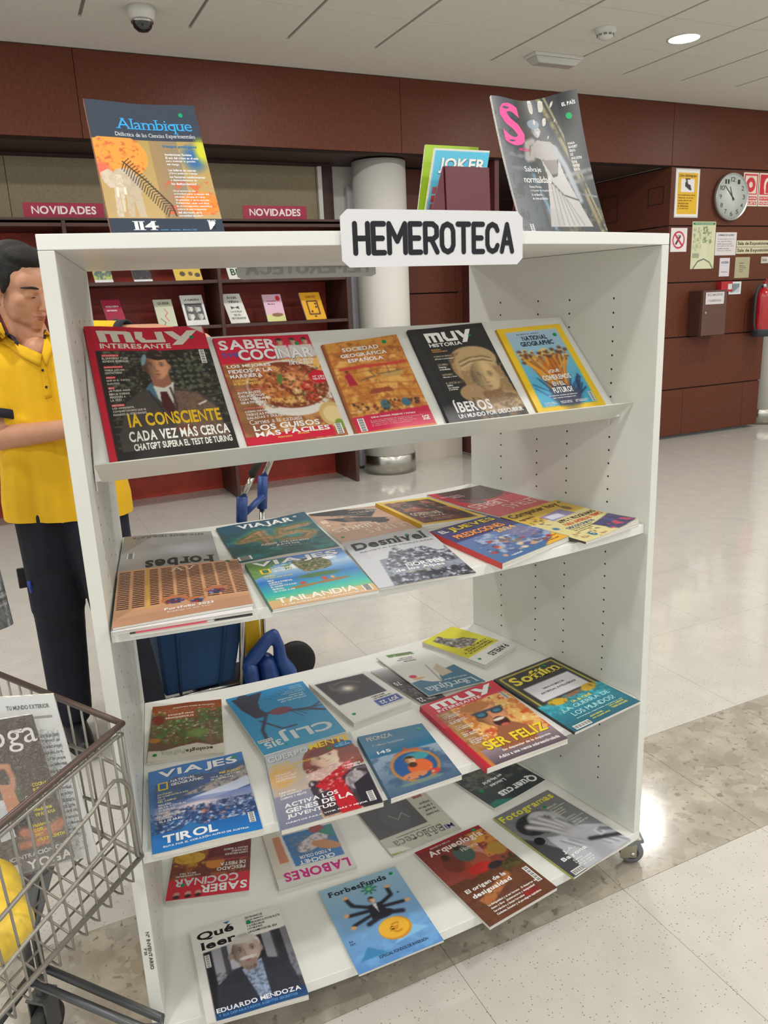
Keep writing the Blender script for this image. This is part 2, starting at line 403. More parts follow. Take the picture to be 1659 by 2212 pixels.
class Surf:
    """cover surface from four corners TL TR BR BL (3-D, on the flat plane), lifts = how far each corner curls up along N"""
    def __init__(s, TL, TR, BR, BL, N, t, lifts=(0, 0, 0, 0), wave=0.0, p=2.2, dip=0.0):
        s.c = [np.asarray(q, float) for q in (TL, TR, BR, BL)]; s.N = np.asarray(N, float); s.t = t; s.l = lifts; s.wave = wave; s.p = p; s.dip = dip
    def height(s, u, v):
        tl, tr, br, bl = s.l
        w = lambda a, b: np.clip((a + b - 0.9) / 1.1, 0, 1) ** s.p
        h = tl * w(1 - u, v) + tr * w(u, v) + br * w(u, 1 - v) + bl * w(1 - u, 1 - v)
        return h + s.wave * (np.sin(u * 5.3 + v * 1.9 + s.t * 900) * 0.5 + 0.5) * (4 * u * (1 - u)) + s.dip * (np.cos(u * 2 * PI) * .5 + .5) * np.clip(v, 0, 1) ** 2
    def __call__(s, u, v, lift):
        u = np.asarray(u, float); v = np.asarray(v, float); tl, tr, br, bl = s.c
        U = u[..., None]; W = v[..., None]
        P = (tl * (1 - U) + tr * U) * W + (bl * (1 - U) + br * U) * (1 - W)
        return P + s.N * (s.t + s.height(u, v)[..., None] + lift)

def magazine(label, S, art, lt, t, N, gloss=False, spine=None, group=None, name='magazine', pages=None, cat='magazine', roof=False):
    c = (S.c[0] + S.c[1] + S.c[2] + S.c[3]) / 4
    root = thing(name, label, cat, c, group)
    sheet(S, art, M_GLOSS if gloss else M_PRINT, 'cover', root)
    page_block(S, t, N, 'page_block', root, pages)
    if lt is not None and lt.items: letter_mesh(S, lt, 'cover_lettering', root)
    if spine is not None:
        n = 12; vs = np.linspace(0, 1, n); top = S(np.zeros(n), vs, 0.0001)
        d = (S.c[3] - S.c[2]); d = d / np.linalg.norm(d) * 0.0015
        hh = S.height(np.zeros(n), vs)[:, None]
        bot = top - N * (t + hh - 0.0006) + d
        mb = MB(); mb.add(np.vstack([top, bot]), [(i, i + n, i + n + 1, i + 1) for i in range(n - 1)])
        mb.build('spine', mat('spine_%d_%d_%d' % spine, spine, 0.45), root)
    return root

# ================================================================ ROOM
M_WOOD = mat('red_brown_veneer', (98, 53, 37), 0.42, 0.0, 0.25, noise=(70, 0.09, (1, 1, 0.4)), bump=(60, 0.05))
M_WOODD = mat('dark_stained_frame', (70, 42, 36), 0.45, noise=(12, 0.10, (1, 1, 0.3)))
M_WOODR = mat('red_brown_shelf_back', (168, 56, 36), 0.5, noise=(10, 0.08))
M_GROOVE = mat('joint_shadow_gap', (38, 20, 16), 0.8)
M_WHITE = mat('white_paint', (222, 220, 212), 0.6)
M_CREAM = mat('cream_low_panel', (205, 196, 182), 0.35)
M_BEIGE = mat('beige_fabric_panel', (150, 138, 112), 0.9, noise=(90, 0.06), bump=(300, 0.3))

def floor_mat(name, base, speck, sc, thr, rough, blot=None):
    m = bpy.data.materials.new(name); m.use_nodes = True; nt = m.node_tree; b = nt.nodes['Principled BSDF']
    g = nt.nodes.new('ShaderNodeNewGeometry')
    vo = nt.nodes.new('ShaderNodeTexVoronoi'); vo.inputs['Scale'].default_value = sc; nt.links.new(g.outputs['Position'], vo.inputs['Vector'])
    r = nt.nodes.new('ShaderNodeValToRGB'); r.color_ramp.elements[0].position = thr; r.color_ramp.elements[0].color = (1, 1, 1, 1)
    r.color_ramp.elements[1].position = thr + 0.03; r.color_ramp.elements[1].color = (0, 0, 0, 1); nt.links.new(vo.outputs['Distance'], r.inputs[0])
    n2 = nt.nodes.new('ShaderNodeTexNoise'); n2.inputs['Scale'].default_value = 9; n2.inputs['Detail'].default_value = 6; nt.links.new(g.outputs['Position'], n2.inputs['Vector'])
    gate = nt.nodes.new('ShaderNodeMath'); gate.operation = 'GREATER_THAN'; gate.inputs[1].default_value = 0.5
    nt.links.new(vo.outputs['Color'], gate.inputs[0])
    mu = nt.nodes.new('ShaderNodeMath'); mu.operation = 'MULTIPLY'; nt.links.new(r.outputs[0], mu.inputs[0]); nt.links.new(gate.outputs[0], mu.inputs[1])
    r2 = nt.nodes.new('ShaderNodeValToRGB'); r2.color_ramp.elements[0].position = .35; r2.color_ramp.elements[1].position = .68
    d = 0.02 if blot is None else blot
    r2.color_ramp.elements[0].color = L(tuple(c * (1 - d) for c in base)); r2.color_ramp.elements[1].color = L(tuple(min(255, c * (1 + d * .6)) for c in base)); nt.links.new(n2.outputs[0], r2.inputs[0])
    src = r2.outputs[0]
    if blot:
        n5 = nt.nodes.new('ShaderNodeTexNoise'); n5.inputs['Scale'].default_value = 48; n5.inputs['Detail'].default_value = 3; n5.inputs['Distortion'].default_value = .6; nt.links.new(g.outputs['Position'], n5.inputs['Vector'])
        r5 = nt.nodes.new('ShaderNodeValToRGB'); r5.color_ramp.elements[0].position = .615; r5.color_ramp.elements[0].color = (0, 0, 0, 1); r5.color_ramp.elements[1].position = .66; r5.color_ramp.elements[1].color = (1, 1, 1, 1)
        nt.links.new(n5.outputs[0], r5.inputs[0]); mu = r5
        v2 = nt.nodes.new('ShaderNodeTexVoronoi'); v2.inputs['Scale'].default_value = 22; v2.inputs['Randomness'].default_value = 1
        wv = nt.nodes.new('ShaderNodeVectorMath'); wv.operation = 'ADD'; nt.links.new(g.outputs['Position'], wv.inputs[0])
        nn = nt.nodes.new('ShaderNodeTexNoise'); nn.inputs['Scale'].default_value = 30; nt.links.new(g.outputs['Position'], nn.inputs['Vector'])
        sc2 = nt.nodes.new('ShaderNodeVectorMath'); sc2.operation = 'SCALE'; sc2.inputs['Scale'].default_value = 0.06; nt.links.new(nn.outputs['Color'], sc2.inputs[0]); nt.links.new(sc2.outputs[0], wv.inputs[1])
        nt.links.new(wv.outputs[0], v2.inputs['Vector'])
        r3 = nt.nodes.new('ShaderNodeValToRGB'); r3.color_ramp.interpolation = 'LINEAR'; r3.color_ramp.elements[0].position = 0.0; r3.color_ramp.elements[0].color = (0.62, 0.6, 0.56, 1); r3.color_ramp.elements[1].position = 1.0; r3.color_ramp.elements[1].color = (1.15, 1.12, 1.08, 1)
        sp = nt.nodes.new('ShaderNodeSeparateColor'); nt.links.new(v2.outputs['Color'], sp.inputs[0]); nt.links.new(sp.outputs[0], r3.inputs[0])
        mx0 = nt.nodes.new('ShaderNodeMix'); mx0.data_type = 'RGBA'; mx0.blend_type = 'MULTIPLY'; mx0.inputs[0].default_value = 0.5
        nt.links.new(src, mx0.inputs[6]); nt.links.new(r3.outputs[0], mx0.inputs[7]); src = mx0.outputs[2]
    mx = nt.nodes.new('ShaderNodeMix'); mx.data_type = 'RGBA'; nt.links.new(mu.outputs[0], mx.inputs[0]); nt.links.new(src, mx.inputs[6]); mx.inputs[7].default_value = L(speck)
    nt.links.new(mx.outputs[2], b.inputs['Base Color']); b.inputs['Roughness'].default_value = rough; b.inputs['Specular IOR Level'].default_value = 0.75
    return m
M_TILE = floor_mat('pale_terrazzo', (202, 198, 190), (140, 133, 118), 110, 0.16, 0.08)
M_STRIP = floor_mat('brown_brecciated_stone', (176, 169, 156), (138, 129, 114), 60, 0.28, 0.13, 0.08)
M_GROUT = mat('floor_joint', (150, 144, 132), 0.8)

# floor: pale terrazzo tiles, with one band of brown stone tiles across
floor = struct('floor')
MB().box(-8, 12, -12, 9, -0.06, -0.003).build('screed', M_GROUT, floor)
xs = [0.03 + 0.5 * k for k in range(-16, 25)]
ys_far = [-3.27 + 0.6 * k for k in range(0, 21)]; ys_near = [-3.78 - 0.6 * k for k in range(0, 14)]
cells = [(x, x + .5, y, y + .6) for y in ys_far[:-1] for x in xs[:-1]] + [(x, x + .5, y - .6, y) for y in ys_near[:-1] for x in xs[:-1]]
def px_ok(c): return -2.6 < c[0] < 6.5 and -4.7 < c[2] < 2.4
near = sorted([c for c in cells if px_ok(c)], key=lambda c: math.hypot(c[0] + .69, c[2] + 5))[:280]; nset = set(near)
g = 0.0006
def tmesh(w, h, m):
    return MB().box(g, w - g, g, h - g, -0.012, 0.0).build('floor_tile', m, floor, bevel=0.0)
t0 = tmesh(0.5, 0.6, M_TILE); first = True
for c in near:
    o = t0 if first else t0.copy()
    if not first: C.objects.link(o)
    first = False; o.location = (c[0], c[2], 0)
mb = MB()
for c in cells:
    if c not in nset: mb.box(c[0] + g, c[1] - g, c[2] + g, c[3] - g, -0.012, 0.0)
mb.build('distant_floor_tiles', M_TILE, floor, kind='stuff')
s0 = tmesh(0.5, 0.51, M_STRIP); s0.name = 'stone_tile'; first = True
for x in xs[:-1]:
    o = s0 if first else s0.copy()
    if not first: C.objects.link(o)
    first = False; o.location = (x, -3.78, 0)

# ceiling: plaster border by the wall, tile field beyond
ceiling = struct('ceiling')
M_CEIL = mat('matt_ceiling_board', (216, 213, 204), 0.9, noise=(30, 0.012))
M_CGAP = mat('ceiling_gap', (140, 137, 130), 0.9)
MB().box(-6, 10.5, 0.33, 6.0, CEIL_Z, CEIL_Z + 0.05).build('plaster_border', M_CEIL, ceiling)
MB().box(-6, 10.5, -10, 0.33, CEIL_Z + 0.012, CEIL_Z + 0.05).build('ceiling_void', M_CGAP, ceiling)
cx = [-5.05, -4.42, -3.79, -3.16, -2.53, -1.90, -1.27, -.64, -.01, .63, 1.27, 1.90, 2.84, 3.46, 4.09, 4.72, 5.36, 5.99, 6.62, 7.25, 7.88, 8.5, 9.1, 9.7]
cy = [0.33 - 0.57 * k for k in range(0, 17)]
for i in range(len(cx) - 1):
    for j in range(len(cy) - 1):
        if j > 9 and not (0 <= i): continue
        w = cx[i + 1] - cx[i]
        MB().box(cx[i] + .011, cx[i + 1] - .011, cy[j + 1] + .0015, cy[j] - .0015, CEIL_Z, CEIL_Z + .014).build('ceiling_tile', M_CEIL, ceiling) if (j <= 9) else None
mb = MB()
for i in range(len(cx) - 1):
    for j in range(10, len(cy) - 1): mb.box(cx[i] + .011, cx[i + 1] - .011, cy[j + 1] + .0015, cy[j] - .0015, CEIL_Z, CEIL_Z + .014)
mb.build('tiles_behind_viewer', M_CEIL, ceiling, kind='stuff')

# brown panelled wall: fascia all along, panels below it on the right
wall_back = struct('wall_back')
GZ = [0.03, 0.51, 1.03, 1.56, 2.09, 2.62, 3.17]
def panel(x0, x1, y, z0, z1, par, m=M_WOOD, th=0.02, gap=0.006):
    return MB().box(x0 + gap * .3, x1 - gap * .3, y, y + th, z0 + gap, z1 - gap).build('wall_panel', m, par, bevel=0.0015)
MB().box(-6, 10.5, 0.92, 1.0, 2.62, 3.17).build('fascia_backing', M_GROOVE, wall_back)
for a, b in ((-6, -2.4), (-2.4, -0.01), (-0.01, 2.38), (2.38, 5.24), (5.24, 7.6), (7.6, 10.4)): panel(a, b, 0.9, 2.62, 3.17, wall_back)
MB().box(-6, 5.24, 0.92, 3.4, 2.63, 2.66).build('soffit', mat('dark_soffit', (74, 54, 50), 0.6), wall_back)
MB().box(5.245, 6.66, 0.915, 1.05, 0.03, 2.62).build('wall_backing', M_GROOVE, wall_back)
for k in range(5):
    z0, z1 = GZ[k], GZ[k + 1]
    if k == 0: 
        for a, b in ((5.24, 5.55), (5.55, 6.42), (6.42, 6.67)): panel(a, b, 0.9, z0, z1, wall_back)
    else: panel(5.24, 6.68, 0.9, z0, z1, wall_back)
# return wall of the passage and the far walls
wall_right = struct('wall_right')
MB().box(5.262, 5.30, 1.05, 3.3, 0.0, 2.629).build('wall_backing', M_GROOVE, wall_right)
for k in range(5): MB().box(5.24, 5.262, 0.922, 3.2, GZ[k] + .006, GZ[k + 1] - .006).build('wall_panel', M_WOOD, wall_right, bevel=0.0015)
for (y0, y1, z0, z1) in ((0.985, 1.19, 2.30, 2.46), (1.62, 1.86, 2.20, 2.46)):
    mb = MB(); x = 5.238
    for a, b, c, d in ((y0, y1, z0, z0 + .006), (y0, y1, z1 - .006, z1), (y0, y0 + .006, z0, z1), (y1 - .006, y1, z0, z1)): mb.box(x - .002, x + .004, a, b, c, d)
    mb.build('hatch_outline', M_GROOVE, wall_right)
wall_far = struct('wall_far')
MB().box(-6, 2.02, 1.50, 1.60, 0, 2.64).build('wall_core', M_WOODD, wall_far)
MB().box(3.26, 5.26, 3.2, 3.3, 0, 2.62).build('passage_end', M_WOODD, wall_far)
MB().box(2.02, 2.62, 1.55, 1.62, 0, 2.62).build('white_pier', M_WHITE, wall_far)
MB().box(2.62, 3.255, 1.5, 1.6, 0, 1.02).build('low_cream_panel', M_CREAM, wall_far)
MB().box(2.40, 3.255, 1.53, 1.6, 1.02, 2.62).build('wall_backing', M_GROOVE, wall_far)
for z0, z1 in ((1.03, 1.555), (1.555, 2.09), (2.09, 2.62)):
    for a, b in ((2.40, 3.21), (3.21, 3.285)): panel(a, b, 1.5, z0, z1, wall_far)
MB().box(3.285, 3.33, 0.95, 1.62, 0.02, 2.62).build('passage_jamb', mat('maroon_jamb', (88, 40, 40), 0.5), wall_far, bevel=.002)
MB().box(2.13, 2.33, 1.46, 1.5, 0.03, 2.45).build('white_pilaster', mat('cool_white_paint', (196, 194, 200), 0.6), wall_far)
# column in front, with steel foot; second column far right
def column(x, y, r, label, zt):
    t = thing('round_column', label, 'column', (x, y, 0))
    MB().lathe([(r, 0.17), (r, zt)], (x, y, 0), 48).build('shaft', M_WHITE, t)
    MB().lathe([(r + .012, 0.0), (r + .012, 0.165), (r + .006, 0.17)], (x, y, 0), 48).build('steel_foot', mat('brushed_steel', (190, 188, 180), 0.28, 1.0), t)
column(2.34, 1.26, 0.225, 'white round column with a brushed steel foot beside the dark shelving', 2.615)
column(6.98, 1.10, 0.225, 'white round column at the right edge beyond the fire extinguisher', 3.165)
wall_side = struct('wall_side')
MB().box(7.6, 7.7, -3, 6, 0, 3.17).build('wall_face', M_WHITE, wall_side)
MB().box(6.9, 10.4, 4.2, 4.3, 0, 3.17).build('wall_face', M_WHITE, wall_side)

# dark wood library shelving along the back
lib = thing('library_shelving', 'long dark wooden library shelving with red-brown backs along the far wall', 'bookcase', (0.4, 1.25, 0))
YF, YB = 1.0, 1.48
for x in (-2.3, -1.25, -0.2, 0.85, 1.9): MB().box(x - .013, x + .013, YF, YB, 0.0, 2.12).build('upright', M_WOODD, lib, bevel=.001)
for a, b in ((-2.3, -1.25), (-1.25, -.2), (-.2, .85), (.85, 1.9)):
    MB().box(a + .014, b - .014, YB - .006, YB + .012, 0.0, 2.12).build('back_panel', M_WOODR, lib)
    for z in (0.42, 0.74, 1.06, 1.375, 1.705, 2.105):
        MB().box(a + .014, b - .014, YF + .005, YB - .007, z - .024, z).build('shelf', M_WOODD, lib, bevel=.001)
MB().box(-2.313, 1.913, YF - .004, YB + .012, 2.121, 2.137).build('top_board', M_WOODD, lib)
fab = thing('notice_board', 'beige fabric covered board above the dark library shelving', 'board', (0, 1.48, 2.15))
for a, b in ((-2.3, -.5), (-.5, .72), (.72, 1.86)): MB().box(a + .002, b - .002, 1.47, 1.485, 2.14, 2.6).build('fabric_panel', M_BEIGE, fab)
MB().box(1.865, 1.90, 1.44, 1.485, 2.14, 2.6).build('white_end_strip', M_WHITE, fab)

def flat_surf(x0, x1, y, z0, z1, dy=0.0):
    """upright rectangle facing -y, for wall signs; dy tilts the top back"""
    A = [np.array(q, float) for q in ((x0, y + dy, z1), (x1, y + dy, z1), (x1, y, z0), (x0, y, z0))]
    n = np.cross(A[1] - A[0], A[0] - A[3]); n = n / np.linalg.norm(n)
    return Surf(*A, n, 0.0), n
def plate(name, label, cat, x0, x1, y, z0, z1, col, lt=None, th=0.004, art=None, group=None, par=None, rough=0.5, dy=0.0, m=None):
    root = thing(name, label, cat, ((x0 + x1) / 2, y, z0), group)
    S, n = flat_surf(x0, x1, y - th, z0, z1, dy)
    # body
    mb = MB(); A = S.c; B = [q - n * (th - .0008) for q in A]
    mb.add([q for q in A] + B, [(3, 2, 1, 0), (4, 5, 6, 7), (0, 1, 5, 4), (1, 2, 6, 5), (2, 3, 7, 6), (3, 0, 4, 7)])
    mb.build('plate', m or mat('plate_%d_%d_%d' % tuple(int(c) for c in col), col, rough), root)
    if art is not None:
        S2 = Surf(*A, n, 0.0006); sheet(S2, art, M_PRINT, 'printed_face', root)
    if lt is not None: letter_mesh(Surf(*A, n, 0.001 if art is not None else 0.0004), lt, 'lettering', root)
    return root
for i, (a, b, lab) in enumerate(((-0.44, 0.08, 'crimson NOVIDADES sign half hidden behind the dark blue science magazine'), (1.08, 1.59, 'crimson NOVIDADES sign between the dark blue magazine and the big white sign'), (-1.6, -0.62, 'crimson sign cut off at the left edge of the picture'))):
    plate('topic_sign', lab, 'sign', a, b, 1.03, 2.14, 2.235, (150, 28, 58), Letters().t('NOVIDADES', .1, .22, .9, .78, (215, 205, 205)), 0.006)

# new books displayed face out on the library shelves, leaning back
def book(label, px, z, col, art_f=None, lt=None, lean=0.09, group='books displayed face out on the library shelving', spine=None):
    """px = left, right pixel at the base and top pixel row"""
    xl, yl, xr, ht, sh = px
    A = ony(xl, yl, 1.10); B = ony(xr, yl, 1.10); BL = np.array((A[0], 1.10, z + .001)); BR = np.array((B[0], 1.10, z + .001))
    TL = BL + np.array((sh, lean, ht)); TR = BR + np.array((sh, lean, ht)); n = np.cross(TR - TL, TL - BL); n /= np.linalg.norm(n)
    a = Art(34, 46, col, 3)
    if art_f: art_f(a)
    t = 0.018; S = Surf(TL - n * 0, TR, BR, BL, n, 0.0)
    root = thing('book', label, 'book', (BL + BR) / 2, group)
    sheet(S, a, M_PRINT, 'cover', root, 1.3)
    mb = MB(); A4 = [q - n * .001 for q in (TL, TR, BR, BL)]; B4 = [q - n * t for q in (TL, TR, BR, BL)]
    for q in B4: q[2] = max(q[2], z + .001)
    mb.add(A4 + B4, [(3, 2, 1, 0), (4, 5, 6, 7), (0, 1, 5, 4), (1, 2, 6, 5), (2, 3, 7, 6), (3, 0, 4, 7)]); mb.build('page_block', M_PAGES, root)
    if lt: letter_mesh(S, lt, 'cover_lettering', root, gain=1.25)
    # wedge stand behind
    c = (BL + BR) / 2; w = 0.03; y2 = 1.10 + lean * .5 + t + .012
    MB().add([(c[0] - w + sh * .4, y2, z), (c[0] + w + sh * .4, y2, z), (c[0] + w + sh * .4, y2 + .07, z), (c[0] - w + sh * .4, y2 + .07, z), (c[0] - w + sh * .4, y2 + .018, z + ht * .4), (c[0] + w + sh * .4, y2 + .018, z + ht * .4)],
             [(3, 2, 1, 0), (0, 1, 5, 4), (2, 3, 4, 5), (1, 2, 5), (3, 0, 4)]).build('book_rest', M_WOODD, root)
    return root
Z1, Z2 = 1.376, 1.706
book('red book over a grey photo on the library shelf beside the yellow sleeve', (237, 697, 277, .21, -.035), Z1, (150, 30, 60), lambda a: a.rect(0, .72, 1, 1, (90, 90, 90)).face(.45, .86, .2, (190, 180, 170), (60, 60, 60)), Letters().t('NOVELA CORTA', .15, .2, .85, .26).t('HISTORIAS', .15, .34, .7, .39))
book('pale green book with red scribble and title QUEER on the library shelf', (344, 698, 384, .20, -.015), Z1, (182, 186, 160), lambda a: a.line([(.5, .35), (.62, .5), (.45, .62), (.6, .8)], .02, (200, 60, 60)).line([(.2, .7), (.4, .85), (.3, .95)], .02, (90, 100, 70)), Letters().t('QUEER', .2, .1, .85, .2, (70, 80, 70), serif=1))
book('white book with a black and white group photo on the library shelf', (404, 697, 452, .225, -.02), Z1, (205, 205, 202), lambda a: a.rect(.12, .28, .9, .84, (50, 50, 52)).face(.32, .45, .13, (180, 176, 170), (30, 30, 30)).face(.66, .48, .13, (180, 176, 170), (30, 30, 30)).face(.3, .7, .14, (190, 186, 180), (30, 30, 30)).face(.72, .7, .13, (170, 166, 160), (30, 30, 30)), Letters().t('LA ALMUDENA', .15, .12, .85, .19, (40, 40, 40)))
book('white book about a historian with a small black bow tie on the library shelf', (499, 691, 540, .225, -.045), Z1, (208, 206, 200), lambda a: a.poly([(.3, .42), (.5, .47), (.7, .42), (.7, .52), (.5, .47), (.3, .52)], (20, 20, 20)), Letters().t('ÁNGEL', .25, .08, .8, .17, (50, 50, 50), serif=1).t('VIÑAS', .25, .22, .8, .31, (50, 50, 50), serif=1).t('LA FORJA', .2, .58, .8, .65, (50, 50, 50), serif=1).t('DE UN', .32, .69, .66, .76, (50, 50, 50), serif=1).t('HISTORIADOR', .12, .8, .88, .87, (50, 50, 50), serif=1))
book('pink book with a red balloon and a turtle on the library shelf', (579, 690, 619, .21, -.01), Z1, (206, 170, 188), lambda a: a.rect(0, .74, 1, 1, (196, 196, 130)).ell(.8, .15, .12, .1, (200, 40, 60)).ell(.6, .76, .3, .07, (130, 90, 60)), Letters().t('El pequeño', .2, .22, .7, .28, (160, 40, 60)).t('librero', .2, .32, .6, .38, (90, 40, 60)))
book('yellow book with a drawn frame of dots on the library shelf', (663, 685, 706, .215, -.025), Z1, (214, 158, 30), lambda a: a.line([(.25, .32), (.75, .32), (.75, .8), (.25, .8), (.25, .32)], .03, (60, 30, 20)).ell(.65, .42, .05, .04, (60, 30, 20)).ell(.65, .54, .05, .04, (60, 30, 20)).ell(.4, .7, .05, .04, (60, 30, 20)).ell(.5, .88, .06, .03, (60, 30, 20)), Letters().t('CUENTOS', .25, .12, .75, .2, (120, 60, 30)))
book('green and grey picture book on the upper library shelf above the red book', (205, 603, 245, .2, -.02), Z2, (176, 180, 110), lambda a: a.mottle(0, 0, 1, 1, 5, (90, 110, 110), .5, .6).rect(0, .9, 1, 1, (220, 220, 215)))
book('dark book with a pale lower edge on the upper library shelf', (290, 603, 330, .2, -.02), Z2, (52, 48, 56), lambda a: a.mottle(0, 0, 1, 1, 6, (120, 90, 70), .6, .7).rect(0, .93, 1, 1, (220, 220, 215)))
book('yellow book with brown coffee cups on the upper library shelf', (380, 601, 438, .2, -.02), Z2, (206, 172, 60), lambda a: a.ell(.3, .75, .1, .09, (70, 50, 30)).ell(.6, .75, .08, .08, (90, 60, 30)).ell(.85, .8, .1, .08, (60, 40, 30)))
book('white book with green letters on the upper library shelf by the hanging card', (495, 598, 530, .2, -.02), Z2, (214, 214, 206), None, Letters().t('BE', .2, .6, .8, .85, (40, 80, 60)))

# ================================================================ CEILING FITTINGS
cam_c = (0.30, 0.07)
t = thing('dome_camera', 'white ceiling dome security camera with dark glass at upper left', 'camera', (cam_c[0], cam_c[1], CEIL_Z - .12))
MB().lathe([(.045, -.075), (.07, -.06), (.078, -.03), (.08, 0)], (cam_c[0], cam_c[1], CEIL_Z), 32).build('housing', mat('white_plastic', (215, 214, 210), .35), t)
MB().lathe([(.004, -.128), (.03, -.122), (.05, -.105), (.058, -.08), (.058, -.064)], (cam_c[0], cam_c[1], CEIL_Z), 32).build('dark_dome', mat('smoked_dome', (22, 22, 26), .06, coat=1), t)
MB().lathe([(.061, -.082), (.064, -.074), (.061, -.066)], (cam_c[0], cam_c[1], CEIL_Z), 32).build('ring', mat('chrome', (200, 200, 200), .15, 1), t)
sx, sy = 3.20, -0.50
t = thing('smoke_detector', 'small round white smoke detector on the ceiling left of the lamp', 'detector', (sx, sy, CEIL_Z - .06))
MB().lathe([(.022, -.066), (.034, -.058), (.05, -.05), (.056, -.03), (.068, -.026), (.072, -.004), (.074, 0)], (sx, sy, CEIL_Z), 32).build('body', MATS['white_plastic'], t)
for zz in (-.038, -.045):
    mb = MB()
    for k in range(10):
        a0 = 2 * PI * k / 10; mb.tube([(sx + .0545 * math.cos(a0 + d), sy + .0545 * math.sin(a0 + d), CEIL_Z + zz) for d in (0, .15, .3, .42)], .0016, 5)
    mb.build('vent_slots', M_GROOVE, t, kind='stuff')
ex, ey = 3.24, 0.10
t = thing('emergency_light', 'long white emergency light with a clear cover on the ceiling', 'lamp', (ex, ey, CEIL_Z - .06))
MB().add([(ex + sx_ * w, ey + sy_ * d, CEIL_Z - z) for z, w, d in ((0, .215, .075), (.022, .215, .075)) for sx_, sy_ in ((-1, -1), (1, -1), (1, 1), (-1, 1))], [(3, 2, 1, 0), (4, 5, 6, 7)] + [(i, (i + 1) % 4, 4 + (i + 1) % 4, 4 + i) for i in range(4)]).build('base_plate', MATS['white_plastic'], t, bevel=.004)
MB().add([(ex + sx_ * w, ey + sy_ * d, CEIL_Z - z) for z, w, d in ((.0225, .205, .068), (.062, .165, .045)) for sx_, sy_ in ((-1, -1), (1, -1), (1, 1), (-1, 1))], [(0, 1, 2, 3), (7, 6, 5, 4)] + [(i, 4 + i, 4 + (i + 1) % 4, (i + 1) % 4) for i in range(4)]).build('diffuser', mat('frosted_cover', (190, 190, 186), .25, coat=.6), t, bevel=.006)
M_LAMP = mat('lamp_glow', (255, 252, 246), .5, emit=14.0)
for i, (x, y) in enumerate(LAMPS):
    lab = 'round recessed ceiling lamp shining above the wall clock' if (abs(x - 3.88) < .01 and abs(y + .52) < .01) else 'round recessed ceiling lamp, %s row from the brown wall, %s from the right' % (('first', 'second', 'third', 'fourth', 'fifth')[i % 5], ('first', 'second', 'third', 'fourth', 'fifth')[i // 5])
    t = thing('recessed_lamp', lab, 'lamp', (x, y, CEIL_Z - .004), 'recessed ceiling lamps')
    MB().lathe([(.115, 0.003), (.118, -.004), (.105, -.006), (.10, -.002), (.10, .002)], (x, y, CEIL_Z), 32).build('trim_ring', MATS['white_plastic'], t)
    MB().lathe([(.099, -.0045), (.099, -.001)], (x, y, CEIL_Z), 32).build('bright_disc', M_LAMP, t)
    ld = bpy.data.lights.new('lamp_light', 'AREA'); ld.shape = 'DISK'; ld.size = .2; ld.energy = LAMP_W; ld.color = (1.0, .985, .95)
    lo = bpy.data.objects.new('lamp_light', ld); C.objects.link(lo); lo.location = (x, y, CEIL_Z - .012); lo.parent = t; lo.matrix_parent_inverse = t.matrix_world.inverted()

# ================================================================ WALL SIGNS ON THE RIGHT
YW = 0.9
def cctv(a): a.rect(.03, .03, .97, .97, (232, 232, 230)).rect(.09, .08, .92, .93, (222, 176, 30)).rect(.24, .21, .78, .47, (228, 228, 228)).poly([(.4, .27), (.62, .33), (.68, .43), (.6, .44), (.4, .36)], (40, 40, 40)).line([(.45, .22), (.48, .3)], .03, (40, 40, 40)).rect(.4, .2, .6, .225, (40, 40, 40)); return a
a = cctv(Art(50, 80)); lt = Letters().t('ZONA VIDEOVIGILADA', .14, .12, .86, .17, (90, 60, 10)).lines(['En cumplimiento de lo', 'dispuesto en la Ley', 'puede ejercer sus', 'derechos ante', 'la biblioteca', 'y su servicio'], .14, .52, .84, .055, (110, 80, 20))
plate('cctv_notice', 'yellow video surveillance notice on white paper high on the brown wall', 'notice', 5.295, 5.605, YW, 2.165, 2.605, (230, 230, 228), lt, art=a)
t = thing('wall_clock', 'round silver wall clock reading ten to eleven', 'clock', (6.02, YW, 2.16))
cxk, czk, rk = 6.02, 2.36, .222
MX = Matrix.Rotation(PI / 2, 4, 'X')   # local z -> -y
MB().lathe([(rk * .96, 0), (rk, .01), (rk, .045), (rk * .955, .05), (rk * .93, .036)], (cxk, YW, czk), 56, MX).build('case', mat('silver_paint', (176, 178, 178), .35, .8), t)
MB().lathe([(rk * .93, .034), (rk * .93, .037)], (cxk, YW, czk), 56, MX).build('dial', mat('pale_dial', (196, 204, 198), .35), t)
lt = Letters()
for h in range(1, 13):
    an = h * PI / 6; u = .5 + .385 * math.sin(an); v = .5 - .385 * math.cos(an); w = .03 * len(str(h)) + .01
    lt.t(str(h), u - w, v - .05, u + w, v + .05, (45, 48, 48), 'r')
Sc, nn = flat_surf(cxk - .207, cxk + .207, YW - .0375, czk - .207, czk + .207); letter_mesh(Sc, lt, 'numerals', t)
def hand(ang, l, w, yy, nm):
    d = Vector((math.sin(ang), 0, math.cos(ang))); p = Vector((math.cos(ang), 0, -math.sin(ang))); c = Vector((cxk, YW - yy, czk))
    q = [c - d * .04 - p * w, c + d * l - p * w * .6, c + d * l + p * w * .6, c - d * .04 + p * w]
    MB().add(q + [k + Vector((0, .001, 0)) for k in q], [(3, 2, 1, 0), (4, 5, 6, 7), (0, 1, 5, 4), (1, 2, 6, 5), (2, 3, 7, 6), (3, 0, 4, 7)]).build(nm, mat('dark_hand', (50, 52, 52), .5), t)
hand(math.radians(-22), .10, .006, .0405, 'hour_hand'); hand(math.radians(-47), .15, .005, .0425, 'minute_hand')
